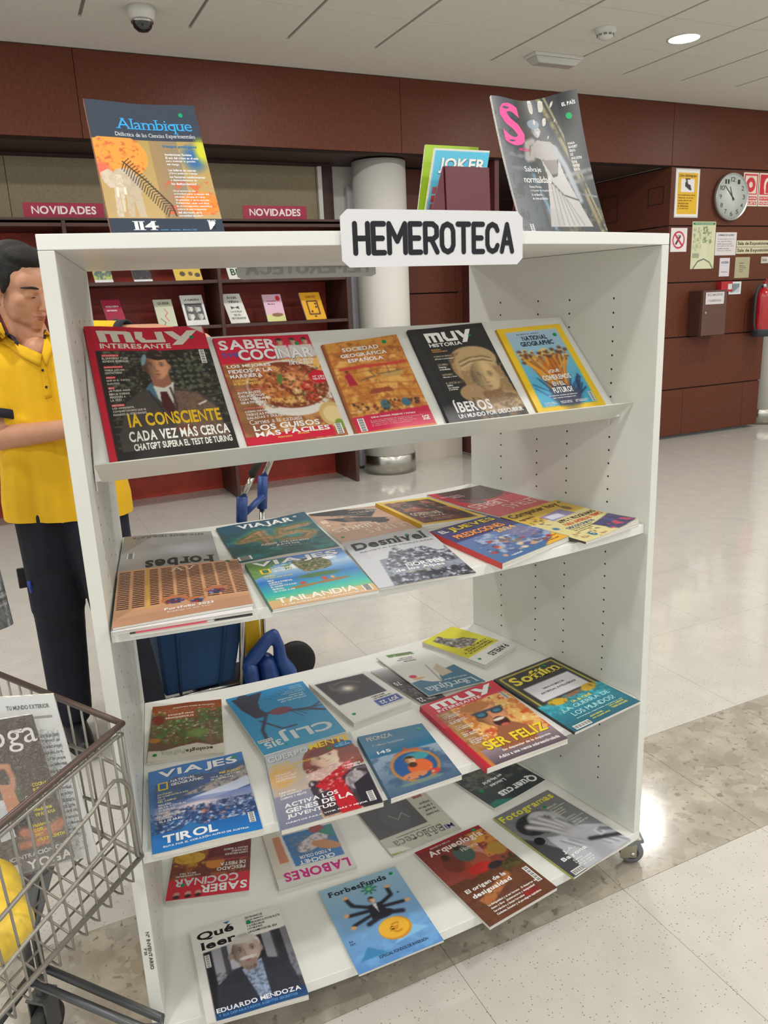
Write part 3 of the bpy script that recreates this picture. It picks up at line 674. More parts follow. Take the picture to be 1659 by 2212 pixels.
def redsign(kind):
    a = Art(44, 60, (214, 206, 196))
    a.rect(.05, .05, .95, .66, (190, 40, 56)).rect(.12, .10, .88, .62, (214, 204, 186)) if kind == 'b' else a.rect(.05, .05, .95, .66, (190, 40, 56))
    if kind == 'b': a.ell(.5, .36, .3, .22, (190, 40, 56)).ell(.5, .36, .12, .09, (214, 204, 186))
    else: a.ell(.55, .38, .22, .24, (226, 214, 200)).rect(.38, .3, .72, .62, (226, 214, 200)).ell(.58, .42, .13, .18, (190, 40, 56)).rect(.45, .4, .7, .6, (190, 40, 56))
    a.rect(.05, .7, .95, .82, (190, 40, 56)).rect(.05, .85, .95, .96, (190, 40, 56)); return a
plate('alarm_button_sign', 'red and cream fire alarm button sign beside the clock', 'sign', 6.2, 6.415, YW, 2.28, 2.595, (214, 206, 196), Letters().t('PULSADOR', .1, .73, .9, .79, (225, 215, 205)).t('DE ALARMA', .1, .87, .9, .94, (225, 215, 205)), art=redsign('b'))
plate('extinguisher_sign', 'red fire extinguisher sign at the right edge of the picture', 'sign', 6.425, 6.64, YW, 2.28, 2.595, (214, 206, 196), Letters().t('EXTINTOR', .1, .73, .9, .79, (225, 215, 205)).t('INCENDIOS', .1, .87, .9, .94, (225, 215, 205)), art=redsign('e'))
a = Art(40, 52, (222, 216, 216)).ell(.48, .5, .38, .37, (186, 30, 60)).ell(.48, .5, .31, .30, (222, 216, 216)).line([(.33, .66), (.56, .36)], .05, (40, 40, 40)).line([(.4, .4), (.45, .3), (.6, .32)], .02, (120, 120, 120)).line([(.25, .27), (.72, .74)], .05, (186, 30, 60))
plate('no_smoking_sign', 'white no smoking sign with a red crossed circle', 'sign', 5.27, 5.48, YW, 1.85, 2.07, (222, 216, 216), None, art=a)
a = Art(50, 80, (196, 200, 160), 5).rect(0, 0, 1, 1, (202, 204, 168)).rect(.03, .02, .97, .07, (40, 120, 80)).mottle(.45, .1, .85, .5, 16, (110, 130, 100), .5, .56).mottle(.05, .12, .4, .62, 18, (150, 158, 130), .5, .56).rect(.05, .66, .33, .77, (150, 156, 130)).poly([(.05, 1), (.4, .72), (.45, .45), (.65, .45), (.68, .72), (.97, 1)], (206, 208, 178)).line([(.1, 1), (.3, .84), (.55, .79), (.8, .86), (.97, 1)], .02, (80, 90, 70))
plate('evacuation_plan', 'glossy cream evacuation plan with green header under the clock', 'notice', 5.545, 5.86, YW, 1.685, 2.13, (200, 200, 170), Letters().t('PLANO DE EVACUACION', .12, .03, .88, .058, (200, 220, 200)), art=a)
plate('rules_notice', 'white typed access rules sheet right of the evacuation plan', 'notice', 5.868, 6.16, YW, 1.81, 2.03, (218, 214, 214), Letters().t('NORMAS DE ACCESO', .12, .08, .88, .16, (70, 70, 75)).lines(['Se ruega mantener el orden en la', 'sala y apagar los teléfonos', 'móviles durante su estancia.', 'No se permite introducir comida', 'ni bebida en las salas.', 'Gracias por su colaboración'], .1, .26, .9, .1, (120, 120, 125), 'r'))
plate('gallery_sign', 'cream Sala de Exposiciones plate, upper of two', 'sign', 6.168, 6.66, YW, 1.889, 1.952, (206, 200, 168), Letters().t('Sala de Exposiciones', .03, .2, .98, .85, (60, 55, 45)), group=None)
plate('gallery_sign', 'cream Sala de Exposición plate, lower of two', 'sign', 6.168, 6.66, YW, 1.822, 1.885, (206, 200, 168), Letters().t('Sala de Exposición', .03, .2, .95, .85, (60, 55, 45)))
plate('access_notice', 'small white ACCESO notice on a purple backing', 'notice', 5.945, 6.085, YW, 1.605, 1.785, (214, 210, 218), Letters().t('ACCESO', .15, .18, .9, .3, (60, 55, 70)).t('biblioteca', .2, .72, .8, .78, (120, 120, 120)), th=.006)
plate('small_brass_plaque', 'pale metallic plaque with small text beside the ACCESO notice', 'plaque', 6.165, 6.375, YW, 1.585, 1.79, (190, 186, 160), Letters().t('Gobierno', .3, .25, .6, .31, (110, 105, 90)).lines(['Biblioteca', 'de Andalucia', 'horario', 'de sala'], .3, .38, .75, .09, (130, 126, 110)), m=mat('satin_brass', (188, 182, 150), .35, .5))
plate('grey_name_plate', 'small grey plate at the right edge above the extinguisher', 'plaque', 6.54, 6.68, YW, 1.725, 1.79, (200, 196, 184), Letters().t('Sala', .1, .25, .6, .7, (110, 110, 105)), th=.006)
# suggestion box
t = thing('mailbox', 'brown wall cupboard with keyhole and a paper label', 'cabinet', (5.7, YW, 1.03))
MB().box(5.555, 5.90, YW - .16, YW - .001, 1.035, 1.475).build('case', M_WOODD, t, bevel=.003)
MB().box(5.565, 5.89, YW - .172, YW - .161, 1.04, 1.47).build('door', mat('brown_lacquer', (96, 66, 56), .5), t, bevel=.002)
MB().lathe([(.012, 0), (.012, .006), (.006, .007)], (5.61, YW - .172, 1.26), 20, MX).build('keyhole', mat('chrome', (200, 200, 200), .15, 1), t)
S_, n_ = flat_surf(5.60, 5.85, YW - .1735, 1.34, 1.455)
MB().add(S_.c, [(3, 2, 1, 0)]).build('paper_label', mat('paper_white', (214, 210, 212), .7), t)
letter_mesh(S_, Letters().t('RECLAMACIONES', .08, .1, .92, .32, (130, 128, 135)).t('Y SUGERENCIAS', .1, .6, .85, .8, (130, 128, 135)), 'label_lettering', t)
# call point
t = thing('alarm_call_point', 'red fire alarm call point with a framed picture sign behind', 'alarm', (6.0, YW, 1.43))
MB().box(5.93, 6.09, YW - .06, YW - .001, 1.452, 1.555).build('case', mat('red_plastic', (180, 34, 44), .4), t, bevel=.004)
MB().box(6.02, 6.075, YW - .064, YW - .061, 1.475, 1.53).build('glass', mat('paper_white', (214, 210, 212), .7), t)
a = Art(20, 18, (214, 218, 220)).rect(.15, .12, .88, .85, (120, 132, 142)).poly([(.3, .85), (.88, .4), (.88, .85)], (180, 188, 192))
plate('small_picture_sign', 'small framed grey picture sign right of the red alarm', 'sign', 6.095, 6.27, YW, 1.425, 1.55, (214, 214, 214), None, art=a, th=.008)
# extinguisher
ex_, ey_, ez_ = 6.49, YW - .11, 0.985
t = thing('fire_extinguisher', 'red fire extinguisher with black hose hung on the brown wall', 'extinguisher', (ex_, ey_, ez_))
rr = .088
MB().lathe([(rr * .9, .06), (rr, .075), (rr, .40), (rr * .92, .44), (rr * .6, .475), (rr * .3, .49), (.022, .495)], (ex_, ey_, ez_), 36).build('cylinder', mat('gloss_red', (176, 24, 34), .25, coat=.8), t)
MB().lathe([(rr * .95, 0), (rr * 1.04, .005), (rr * 1.04, .065), (rr, .075)], (ex_, ey_, ez_), 36).build('foot', mat('dark_rubber', (46, 54, 58), .6), t)
MB().lathe([(.024, .49), (.024, .52), (.016, .535)], (ex_, ey_, ez_), 20).build('valve', mat('chrome', (200, 200, 200), .15, 1), t)
MB().box(ex_ - .01, ex_ + .075, ey_ - .014, ey_ + .014, ez_ + .53, ez_ + .542).build('lower_grip', MATS['gloss_red'], t)
M_ = Matrix.Translation((ex_, ey_, ez_ + .545)) @ Matrix.Rotation(-.45, 4, 'Y')
MB().box(-.01, .11, -.014, .014, 0, .008, M=M_).build('squeeze_handle', MATS['gloss_red'], t)
MB().tube([(ex_ - .015, ey_, ez_ + .51), (ex_ - .06, ey_, ez_ + .52), (ex_ - .1, ey_, ez_ + .47), (ex_ - .115, ey_, ez_ + .36), (ex_ - .115, ey_, ez_ + .24), (ex_ - .11, ey_, ez_ + .12), (ex_ - .1, ey_ - .02, ez_ + .05)], .013, 10).build('hose', mat('dark_rubber', (46, 54, 58), .6), t)
MB().box(ex_ - .02, ex_ + .02, ey_ + .085, YW - .001, ez_ + .35, ez_ + .42).build('wall_bracket', mat('dark_rubber', (46, 54, 58), .6), t)
class CylS:
    c = None
    def __call__(s, u, v, lift):
        a = -PI / 2 + (np.asarray(u) - .35) * 1.5; r = rr + .0006 + lift; z = ez_ + .09 + np.asarray(v) * .3
        return np.stack([ex_ + r * np.cos(a), ey_ + r * np.sin(a), z + 0 * a], -1)
lt = Letters().t('POLVO', .3, .06, .7, .13, (210, 160, 60)).t('ABC', .35, .2, .6, .32, (210, 160, 60)).t('6 kg', .35, .36, .6, .44, (210, 160, 60)).lines(['MODO DE EMPLEO', 'quitar el seguro', 'apuntar a la base'], .25, .5, .75, .06, (210, 160, 60)).quad([(.6, .74), (.8, .74), (.8, .97), (.6, .97)], (214, 200, 200)).quad([(.66, .82), (.8, .82), (.8, .95), (.66, .95)], (210, 50, 50), .0006)
letter_mesh(CylS(), lt, 'printed_label', t)

# ================================================================ THE WHITE FAN-SHAPED DISPLAY SHELF ON CASTERS
R_, A_, D_, T_ = 3.78315, 0.16598, 0.62135, 0.02368
ZT, ZB = 1.59, 0.109
Z2S, Z3S = 0.9468, 0.4995
def rad(side, ins, d):
    r = R_ - d; return (side * math.sin(A_) * r - side * math.cos(A_) * ins, -math.cos(A_) * r - math.sin(A_) * ins)
def arc_outline(rf, rb, ins, n=28):
    """board outline between the two radial side planes, front arc radius rf, back arc radius rb"""
    def half(r): return math.asin((math.sin(A_) * r - math.cos(A_) * ins) / r) if ins else A_
    tf, tb = half(rf), half(rb)
    return [(rf * math.sin(t), -rf * math.cos(t)) for t in np.linspace(-tf, tf, n)] + [(rb * math.sin(t), -rb * math.cos(t)) for t in np.linspace(tb, -tb, n)]
M_MEL = mat('white_melamine', (232, 233, 228), 0.38, noise=(3, 0.01))
M_MELE = mat('grey_white_panel', (220, 221, 213), 0.42, noise=(4, 0.015))
unit = thing('display_shelf', 'tall white fan-shaped magazine display shelf on casters in the middle', 'shelf', (0, -3.45, 0))
MB().prism(arc_outline(R_, R_ - D_, 0), ZT - .023, ZT).build('top_board', M_MEL, unit, bevel=.0012)
MB().prism(arc_outline(R_, R_ - D_, 0), ZB - .026, ZB).build('base_board', M_MEL, unit, bevel=.0012)
for z, nm in ((Z2S, 'shelf'), (Z3S, 'shelf')):
    MB().prism(arc_outline(R_ - .012, R_ - D_ + .004, T_ + .0008), z - .022, z).build(nm, M_MEL, unit, bevel=.0012)
def panel_pts(side): return [rad(side, 0, 0), rad(side, T_, 0), rad(side, T_, D_), rad(side, 0, D_)][::side]
for side in (-1, 1):
    MB().prism(panel_pts(side)[::-1], ZB + .0006, ZT - .0236).build('side_panel', M_MELE, unit, bevel=.0012)
# rows of shelf-pin holes, 32 mm apart
n_r = Vector((-math.cos(A_), -math.sin(A_), 0)); 
for side in (-1, 1):
    nn_ = Vector((-side * math.cos(A_), -math.sin(A_), 0))
    for d in (.1222, .2545, .3584, .4954):
        mb = MB()
        for k in range(0, 41):
            z = 1.59 - .1296 - .032 * k
            if any(abs(z - q + .011) < .014 for q in (Z2S, Z3S)) or (k > 39): continue
            x, y = rad(side, T_ + .0004, d); x2, y2 = rad(side, T_ - .004, d)
            u = Vector((0, 0, 1)); w = nn_.cross(u); c = Vector((x, y, z))
            pts = [c + (u * math.cos(2 * PI * i / 10) + w * math.sin(2 * PI * i / 10)) * .0026 for i in range(10)]
            mb.add(pts, [tuple(range(10))])
        mb.build('pin_holes', mat('dark_hole', (40, 36, 30), .9), unit, kind='stuff')
    for zz, d in ((Z2S - .0335, .1222), (Z2S - .0335, .2545), (Z3S - .0335, .1222)):
        x, y = rad(side, T_ - .001, d); x2, y2 = rad(side, T_ + .011, d)
        MB().tube([(x, y, zz + .004), (x2, y2, zz + .004)], .0035, 8).build('shelf_pin', mat('steel_pin', (150, 145, 135), .35, .9), unit)
# sloping metal shelf with a turned-up lip
DV, ZV, DTIP, ZTIP, DBK, ZBK = .090, 1.194, .057, 1.2295, .281, 1.42
def sy_(d): return rad(1, T_, d)[1]
def sx_(d, ins): return rad(1, T_ + ins, d)[0]
mb = MB(); th = .0025
PV0 = np.array((0, sy_(DV), ZV)); PB0 = np.array((0, sy_(DBK), ZBK)); UP = PB0 - PV0; UP = UP / np.linalg.norm(UP); NS = np.array((0, -UP[2], UP[1]))
def quadslab(mb, pts, n, t):
    A = [np.array(p, float) for p in pts]; B = [p - n * t for p in A]
    mb.add(A + B, [(0, 1, 2, 3), (7, 6, 5, 4)] + [(i, 4 + i, 4 + (i + 1) % 4, (i + 1) % 4) for i in range(4)])
quadslab(mb, [(-sx_(DV, .004), PV0[1], ZV), (sx_(DV, .004), PV0[1], ZV), (sx_(DBK, .003), PB0[1], ZBK), (-sx_(DBK, .003), PB0[1], ZBK)], NS, th)
mb.build('sloping_board', M_MEL, unit)
mb = MB(); PT0 = np.array((0, sy_(DTIP), ZTIP)); dl = (PT0 - PV0) / np.linalg.norm(PT0 - PV0); NL = np.array((0, -dl[2], dl[1])); NL = NL if NL[1] < 0 else -NL
quadslab(mb, [(-sx_(DV, .014), PV0[1], ZV - .001), (sx_(DV, .026), PV0[1], ZV - .001), (sx_(DTIP, .003), PT0[1], ZTIP), (-sx_(DTIP, .008), PT0[1], ZTIP)], NL, -.0025)
mb.build('turned_up_lip', mat('satin_white_metal', (206, 206, 196), .4, .15), unit)
for side in (-1, 1):
    x, y = rad(side, T_ + .002, .2)
    mb = MB(); z = 1.3
    pts = [rad(side, T_ + .0012, .12), rad(side, T_ + .004, .12), rad(side, T_ + .004, .275), rad(side, T_ + .0012, .275)]
    mb.add([(p[0], p[1], 1.17 + (0.0 if i in (0, 1) else .215)) for i, p in enumerate(pts)] + [(p[0], p[1], 1.215 + (0.0 if i in (0, 1) else .195)) for i, p in enumerate(pts)], [(3, 2, 1, 0), (4, 5, 6, 7), (0, 1, 5, 4), (1, 2, 6, 5), (2, 3, 7, 6), (3, 0, 4, 7)])
    mb.build('side_bracket', M_MEL, unit)
# casters
def caster(x, y, ang, brake):
    c = MB(); M0 = Matrix.Translation((x, y, 0)) @ Matrix.Rotation(ang, 4, 'Z')
    c.box(-.03, .03, -.024, .024, ZB - .030, ZB - .0265, M=M0); c.box(-.022, .022, -.017, -.0145, .022, ZB - .030, M=M0); c.box(-.022, .022, .0145, .017, .022, ZB - .030, M=M0)
    o = c.build('caster', mat('zinc_steel', (170, 166, 152), .3, .9), unit, bevel=.001)
    MW = M0 @ Matrix.Translation((.012, 0, .0312)) @ Matrix.Rotation(PI / 2, 4, 'X')
    MB().lathe([(.019, -.0115), (.0292, -.011), (.031, -.007), (.031, .007), (.0292, .011), (.019, .0115)], (0, 0, 0), 32, MW).build('wheel', mat('grey_rubber', (112, 114, 116), .55), o)
    MB().lathe([(.014, -.013), (.017, -.0125), (.017, .0125), (.014, .013)], (0, 0, 0), 24, MW).build('wheel_hub', mat('dark_rubber', (46, 54, 58), .6), o)
    MB().lathe([(.006, -.0185), (.006, .0185)], (0, 0, 0), 16, MW).build('axle_bolt', mat('chrome', (200, 200, 200), .15, 1), o)
    if brake: MB().box(.012, .056, -.02, .02, .050, .064, M=M0 @ Matrix.Rotation(-.25, 4, 'Y') @ Matrix.Translation((0, 0, 0.006))).build('brake_pedal', mat('grey_plastic', (120, 130, 132), .5), o, bevel=.003)
for sd, d, an in ((-1, .07, 2.6), (1, .030, -.45), (-1, .55, 1.2), (1, .55, .8)):
    x, y = rad(sd, .05 if sd < 0 else (.010 if d < .1 else .05), d); caster(x, y, an, d < .1)
# inventory number strip on the left panel front
x0, y0 = rad(-1, 0.002, 0); x1, y1 = rad(-1, T_ - .002, 0)
Si = Surf((x0, y0, .34), (x1, y1, .34), (x1, y1, .25), (x0, y0, .25), (-math.sin(A_), -math.cos(A_), 0), .0006)
class Rot:                                                       # lettering that runs down the panel edge
    def __init__(s, S): s.S = S
    def __call__(s, u, v, l): return s.S(np.asarray(v), 1 - np.asarray(u), l)
letter_mesh(Rot(Si), Letters().t('Nº INVENTARIO', .02, .15, .98, .5, (70, 66, 60)).t('721', .4, .6, .58, .85, (70, 66, 60)), 'inventory_lettering', unit)

# signs clipped to the top board, front and back
class ArcS:
    def __init__(s, x0, x1, z0, z1, r): s.q = (x0, x1, z0, z1, r)
    def __call__(s, u, v, lift):
        x0, x1, z0, z1, r = s.q; u = np.asarray(u, float); v = np.asarray(v, float); x = x0 + (x1 - x0) * u; rr = r + lift
        return np.stack([x, -np.sqrt(rr * rr - x * x), z0 + (z1 - z0) * v], -1)
def arc_sign(S, name, label, cut, m, lt, th):
    root = thing(name, label, 'sign', S(.5, .5, 0))
    out = []
    cu, cv = cut
    for u in np.linspace(cu, 1 - cu, 14): out.append((u, 1.0))
    out += [(1, 1 - cv), (1, cv)]
    for u in np.linspace(1 - cu, cu, 14): out.append((u, 0.0))
    out += [(0, cv), (0, 1 - cv)]
    n = len(out); U = np.array([o[0] for o in out]); V = np.array([o[1] for o in out])
    mb = MB(); F_ = []
    # strips between top and bottom rows keep the curved face clean
    top = [(0, 1 - cv), (0, 1 - cv)] 
    us = np.concatenate([[0], np.linspace(cu, 1 - cu, 14), [1]]); ta = np.array([1 - cv] + [1] * 14 + [1 - cv]); ba = np.array([cv] + [0] * 14 + [cv])
    for side_l in (0, 1):
        l = 0.0 if side_l == 0 else -th
        T1 = S(us, ta, l); B1 = S(us, ba, l); k = len(us); f = [(i, i + 1, k + i + 1, k + i) if side_l else (i, k + i, k + i + 1, i + 1) for i in range(k - 1)]
        mb.add(list(T1) + list(B1), f)
    k = len(us)
    mb.f += [(i, i + 1, 2 * k + i + 1, 2 * k + i) for i in range(k - 1)] + [(k + i + 1, k + i, 3 * k + i, 3 * k + i + 1) for i in range(k - 1)] + [(k, 0, 2 * k, 3 * k), (k - 1, 2 * k - 1, 4 * k - 1, 3 * k - 1)]
    mb.smooth += [False] * (2 * (k - 1) + 2)
    mb.build('card', m, root)
    if lt: letter_mesh(S, lt, 'lettering', root, gain=1.0)
    return root
M_CARD = mat('laminated_white_card', (226, 226, 228), .16, coat=1.0, bump=(40, .12))
FS = (-.1, .2, 1.5, 1.62)
def on_front(x, y, r):
    Y = -r
    for _ in range(12): p_ = ony(x, y, Y); Y = -math.sqrt(r * r - p_[0] ** 2)
    return ony(x, y, Y)
a0 = on_front(737, 454, R_ + .006); a1 = on_front(1131, 454, R_ + .006); b0 = on_front(739, 580, R_ + .006); b1 = on_front(1129, 569, R_ + .006)
S_front = ArcS((a0[0] + b0[0]) / 2, (a1[0] + b1[0]) / 2, (b0[2] + b1[2]) / 2, (a0[2] + a1[2]) / 2, R_ + .0045)
def stroke_word(word, x0, y0, x1, y1, col, w=.025):
    """condensed rounded capitals made of thick strokes with round ends"""
    G = {'H': [[(0, 0), (0, 1)], [(1, 0), (1, 1)], [(0, .5), (1, .5)]], 'E': [[(1, 0), (0, 0), (0, 1), (1, 1)], [(0, .5), (.85, .5)]], 'M': [[(0, 1), (0, 0), (.5, .6), (1, 0), (1, 1)]],
         'R': [[(0, 1), (0, 0), (.65, 0), (.97, .12), (.97, .42), (.65, .54), (0, .54)], [(.5, .54), (1, 1)]], 'O': [[(.5, 0), (.15, .08), (0, .25), (0, .75), (.15, .92), (.5, 1), (.85, .92), (1, .75), (1, .25), (.85, .08), (.5, 0)]],
         'T': [[(0, 0), (1, 0)], [(.5, 0), (.5, 1)]], 'C': [[(1, .22), (.85, .07), (.5, 0), (.15, .08), (0, .25), (0, .75), (.15, .92), (.5, 1), (.85, .93), (1, .78)]], 'A': [[(0, 1), (.5, 0), (1, 1)], [(.17, .68), (.83, .68)]]}
    l = Letters(); W = {'M': 1.3, 'E': .85, 'T': 1.0, 'C': .95}; tot = sum(W.get(c, 1) for c in word) + .42 * (len(word) - 1); s = (x1 - x0 - w) / tot; x = x0 + w / 2; asp = (S_front.q[1] - S_front.q[0]) / (S_front.q[3] - S_front.q[2]); hy = w * asp
    li = .0004
    for ch in word:
        cw = W.get(ch, 1) * s
        for st in G[ch]:
            P = [(x + p[0] * cw, y0 + hy / 2 + p[1] * (y1 - y0 - hy)) for p in st]
            for (ax, ay), (bx, by) in zip(P[:-1], P[1:]):
                dx, dy = bx - ax, (by - ay) / asp; d = math.hypot(dx, dy); px, py = -dy / d * w / 2, dx / d * w / 2 * asp; li += .000004
                l.quad([(ax + px, ay + py), (bx + px, by + py), (bx - px, by - py), (ax - px, ay - py)], col, li)
            for p in P: li += .000004; l.disc(p[0], p[1], w / 2, hy / 2, col, 14, li)
        x += cw + .42 * s
    return l
arc_sign(S_front, 'section_sign', 'big white HEMEROTECA sign on the front edge of the display shelf top', (.035, .12), M_CARD,
         stroke_word('HEMEROTECA', .055, .2, .945, .80, (30, 30, 38)), .002)
class BackS(ArcS):
    def __call__(s, u, v, lift):
        x0, x1, z0, z1, r = s.q; u = np.asarray(u, float); x = x1 + (x0 - x1) * u; rr = r - lift
        return np.stack([x, -np.sqrt(rr * rr - x * x), z0 + (z1 - z0) * np.asarray(v, float)], -1)
c0 = ony(515, 604, -3.16); 
S_back = BackS(c0[0], c0[0] + .365, c0[2], ZT - .001, R_ - D_ - .0045)
m = mat('translucent_card_back', (206, 206, 204), .3); m.node_tree.nodes['Principled BSDF'].inputs['Transmission Weight'].default_value = 0.0
arc_sign(S_back, 'section_sign', 'back of the second white sign hanging from the rear edge of the shelf top', (.035, .12), m, stroke_word('HEMEROTECA', .055, .2, .945, .80, (30, 30, 38)), .002)
gl = stroke_word('HEMEROTECA', .055, .2, .945, .80, (176, 176, 176)); gl.items = [(u_, w_, f_, c_, -.0022 - l_) for u_, w_, f_, c_, l_ in gl.items]
letter_mesh(S_back, gl, 'show_through_lettering', bpy.data.objects['section_sign.001'], gain=1.0)

# ================================================================ MAGAZINES
UPZ = np.array((0., 0., 1.))
PLANES = {'slope': (PV0, NS), 's2': (np.array((0, 0, Z2S)), UPZ), 's3': (np.array((0, 0, Z3S)), UPZ), 's4': (np.array((0, 0, ZB)), UPZ)}
def corners(plane, px, h, lifts, length=None):
    P0, N = PLANES[plane]; out = []
    for i, q in enumerate(px):
        hh = h + lifts[i]; out.append(onplane(q[0], q[1], P0 + N * hh, N) - N * hh)
    if length:                                                     # only the top edge was seen: complete the rectangle
        d = out[1] - out[0]; d /= np.linalg.norm(d); s = np.cross(N, d); s = -s
        out = [out[0], out[1], out[1] + s * length, out[0] + s * length]
    return out, N
def mag(label, plane, px, t, art, lt=None, base=0.0, lifts=(0, 0, 0, 0), gloss=False, spine=None, group=None, length=None, wave=0.0, res=.75, follow=False, cat='magazine', name='magazine', seed=1, dip=0.0, pages=None):
    cs, N = corners(plane, px, base + t, lifts, length)
    foot = 0.0
    if plane == 'slope':                                           # let the foot of the magazine stand in the lip
        for i, k in ((2, 1), (3, 0)):
            s1 = (cs[i] - PV0) @ UP; s0 = (cs[k] - PV0) @ UP; foot = max(foot, (s1 - .007) / (s0 - s1))
    e = lambda a, b: math.hypot(px[a][0] - px[b][0], px[a][1] - px[b][1])
    w = np.linalg.norm(cs[0] - cs[1]); l = np.linalg.norm(cs[0] - cs[3])
    wp = e(0, 1) * res; nx = int(max(24, min(230, wp))); ny = int(max(24, min(280, wp * l / w)))
    a = Art(nx, ny, (200, 200, 200), seed); art(a); a.blur(1)
    S = Surf(*[c + N * base for c in cs], N, t, lifts, wave, dip=dip); S.foot = foot
    c = sum(cs) / 4 + N * base
    root = thing(name, label, cat, c, group)
    sheet(S, a, M_GLOSS if gloss else M_PRINT, 'cover', root)
    page_block(S, t, N, 'page_block', root, pages) if not follow else page_follow(S, t, N, root)
    if lt is not None and lt.items: letter_mesh(S, lt, 'cover_lettering', root)
    if spine is not None:
        n = 12; vs = np.linspace(-foot, 1, n); top = S(np.zeros(n), vs, 0.0001)
        d = (S.c[3] - S.c[2]); d = d / np.linalg.norm(d) * 0.0015; hh = S.height(np.zeros(n), vs)[:, None] * (0 if follow else 1)
        bot = top - N * (t + hh - 0.0006) + d
        mb = MB(); mb.add(np.vstack([top, bot]), [(i, i + n, i + n + 1, i + 1) for i in range(n - 1)])
        mb.build('spine', mat('spine_%d_%d_%d' % spine, spine, 0.45), root)
    print('MAG %-60s %.3f x %.3f' % (label[:60], w, l))
    return S, root
def page_follow(S, t, N, root):
    n = 14; V, U = np.meshgrid(np.linspace(.004, .996, n), np.linspace(.006, .996, n)); top = S(U, V, -.0006).reshape(-1, 3); bot = top - N * (t - .001)
    idx = np.arange(n * n).reshape(n, n); f = []
    for i in range(n - 1):
        for j in range(n - 1): f += [(idx[i, j], idx[i + 1, j], idx[i + 1, j + 1], idx[i, j + 1]), tuple(n * n + q for q in (idx[i, j], idx[i, j + 1], idx[i + 1, j + 1], idx[i + 1, j]))]
    for k in range(n - 1):
        for a, b in ((idx[k, 0], idx[k + 1, 0]), (idx[k + 1, n - 1], idx[k, n - 1]), (idx[0, k + 1], idx[0, k]), (idx[n - 1, k], idx[n - 1, k + 1])): f.append((b, a, a + n * n, b + n * n))
    MB().add(np.vstack([top, bot]), [tuple(int(x) for x in q) for q in f]).build('page_block', M_PAGES, root)
GREEN = (0, 138, 84)
SUIT, W_ = (62, 56, 54), (236, 236, 232)

# ---- sloping row
def art_muy1(a):
    a.rect(0, 0, 1, 1, (34, 33, 32)); a.mottle(.1, .2, 1, .75, 26, (86, 92, 74), .56, .66); a.mottle(.1, .2, 1, .9, 40, (120, 124, 100), .66, .72)
    a.spots(.12, .2, .98, .6, 120, .006, [(150, 150, 120), (90, 96, 76), (60, 62, 52)])
    for i in range(6):
        for j in range(7): a.ell(.62 + .055 * i, .28 + .045 * j, .018, .011, (88, 96, 72))
    for i in range(5): a.line([(.08, .72 + .05 * i), (.22, .715 + .05 * i)], .004, (96, 96, 84)); a.line([(.86, .5 + .08 * i), (.98, .49 + .08 * i)], .005, (90, 88, 78))
    a.ell(.9, .46, .05, .03, (70, 70, 62)); a.ell(.9, .46, .035, .02, (34, 33, 32))
    a.poly([(.10, .86), (.2, .6), (.32, .53), (.45, .50), (.62, .50), (.80, .55), (.92, .64), (.97, .95), (.1, .95)], (70, 64, 62))
    a.poly([(.58, .52), (.78, .55), (.9, .66), (.95, .9), (.6, .9), (.52, .7)], (116, 92, 76)); a.mottle(.1, .5, 1, .9, 60, (58, 50, 48), .5, .7, .5)
    a.poly([(.42, .51), (.5, .64), (.57, .64), (.62, .46), (.48, .44)], (206, 206, 196)); a.poly([(.38, .5), (.47, .6), (.44, .45)], (70, 110, 130)); a.poly([(.49, .53), (.545, .53), (.58, .66), (.54, .74), (.48, .64)], (70, 26, 32))
    a.line([(.58, .5), (.6, .64), (.55, .76)], .008, (60, 52, 50)); a.line([(.40, .52), (.47, .66), (.53, .78)], .008, (46, 42, 44))
    a.line([(.78, .645), (.84, .625)], .008, (220, 215, 205))
    a.poly([(.44, .38), (.6, .38), (.6, .47), (.53, .5), (.45, .48)], (150, 100, 78))
    a.face(.51, .325, .105, (190, 136, 104), (46, 36, 32), shade=.55, side=1); a.ell(.42, .27, .02, .05, (120, 150, 160), .3); a.ell(.55, .235, .04, .01, (110, 84, 66), .1, soft=.6)
    a.ell(.62, .82, .12, .03, (110, 60, 50), soft=.6)
    a.rect(0, 0, 1, .195, (196, 28, 56)); a.rect(0, 0, .052, 1, (190, 26, 52)); a.rect(.052, .2, .056, 1, (60, 20, 24)); a.poly([(.86, 0), (.985, 0), (.985, .06)], (214, 210, 200))
    a.ell(.52, .205, .055, .022, (50, 38, 33), .1, soft=.3)
def lt_masthead(x0, x1, y0, y1, sub='INTERESANTE', c=(222, 216, 204), tag_=GREEN, ys=None):
    """the heavy rounded three-letter masthead drawn from its own strokes"""
    l = Letters(); W = x1 - x0; H = y1 - y0
    def X(u): return x0 + W * u
    def Y(v): return y0 + H * v
    def q(*p): l.quad([(X(a), Y(b)) for a, b in p], c, .0005)
    # m
    q((.0, .02), (.075, .02), (.095, .98), (.02, .98)); q((.075, .02), (.30, .02), (.32, .30), (.085, .30)); q((.13, .30), (.20, .30), (.215, .98), (.145, .98)); q((.255, .02), (.33, .08), (.355, .98), (.27, .98))
    # u
    q((.37, .02), (.45, .02), (.44, .60), (.37, .70)); q((.37, .60), (.45, .55), (.50, .98), (.42, .98)); q((.42, .74), (.66, .74), (.66, .98), (.46, .98)); q((.57, .02), (.645, .02), (.66, .98), (.585, .98))
    # y
    q((.665, .02), (.755, .02), (.84, .66), (.765, .80)); q((.90, .0), (1.0, .0), (.82, 1.25), (.715, 1.25))
    a, b = (y1 + .008, y1 + .048) if ys is None else ys
    l.t(sub, x0 + .01, a, x0 + W * .70, b, c); l.disc(X(.93), Y(.62), .018, .018 * .74, tag_); return l
lt = lt_masthead(.085, .93, .035, .13)
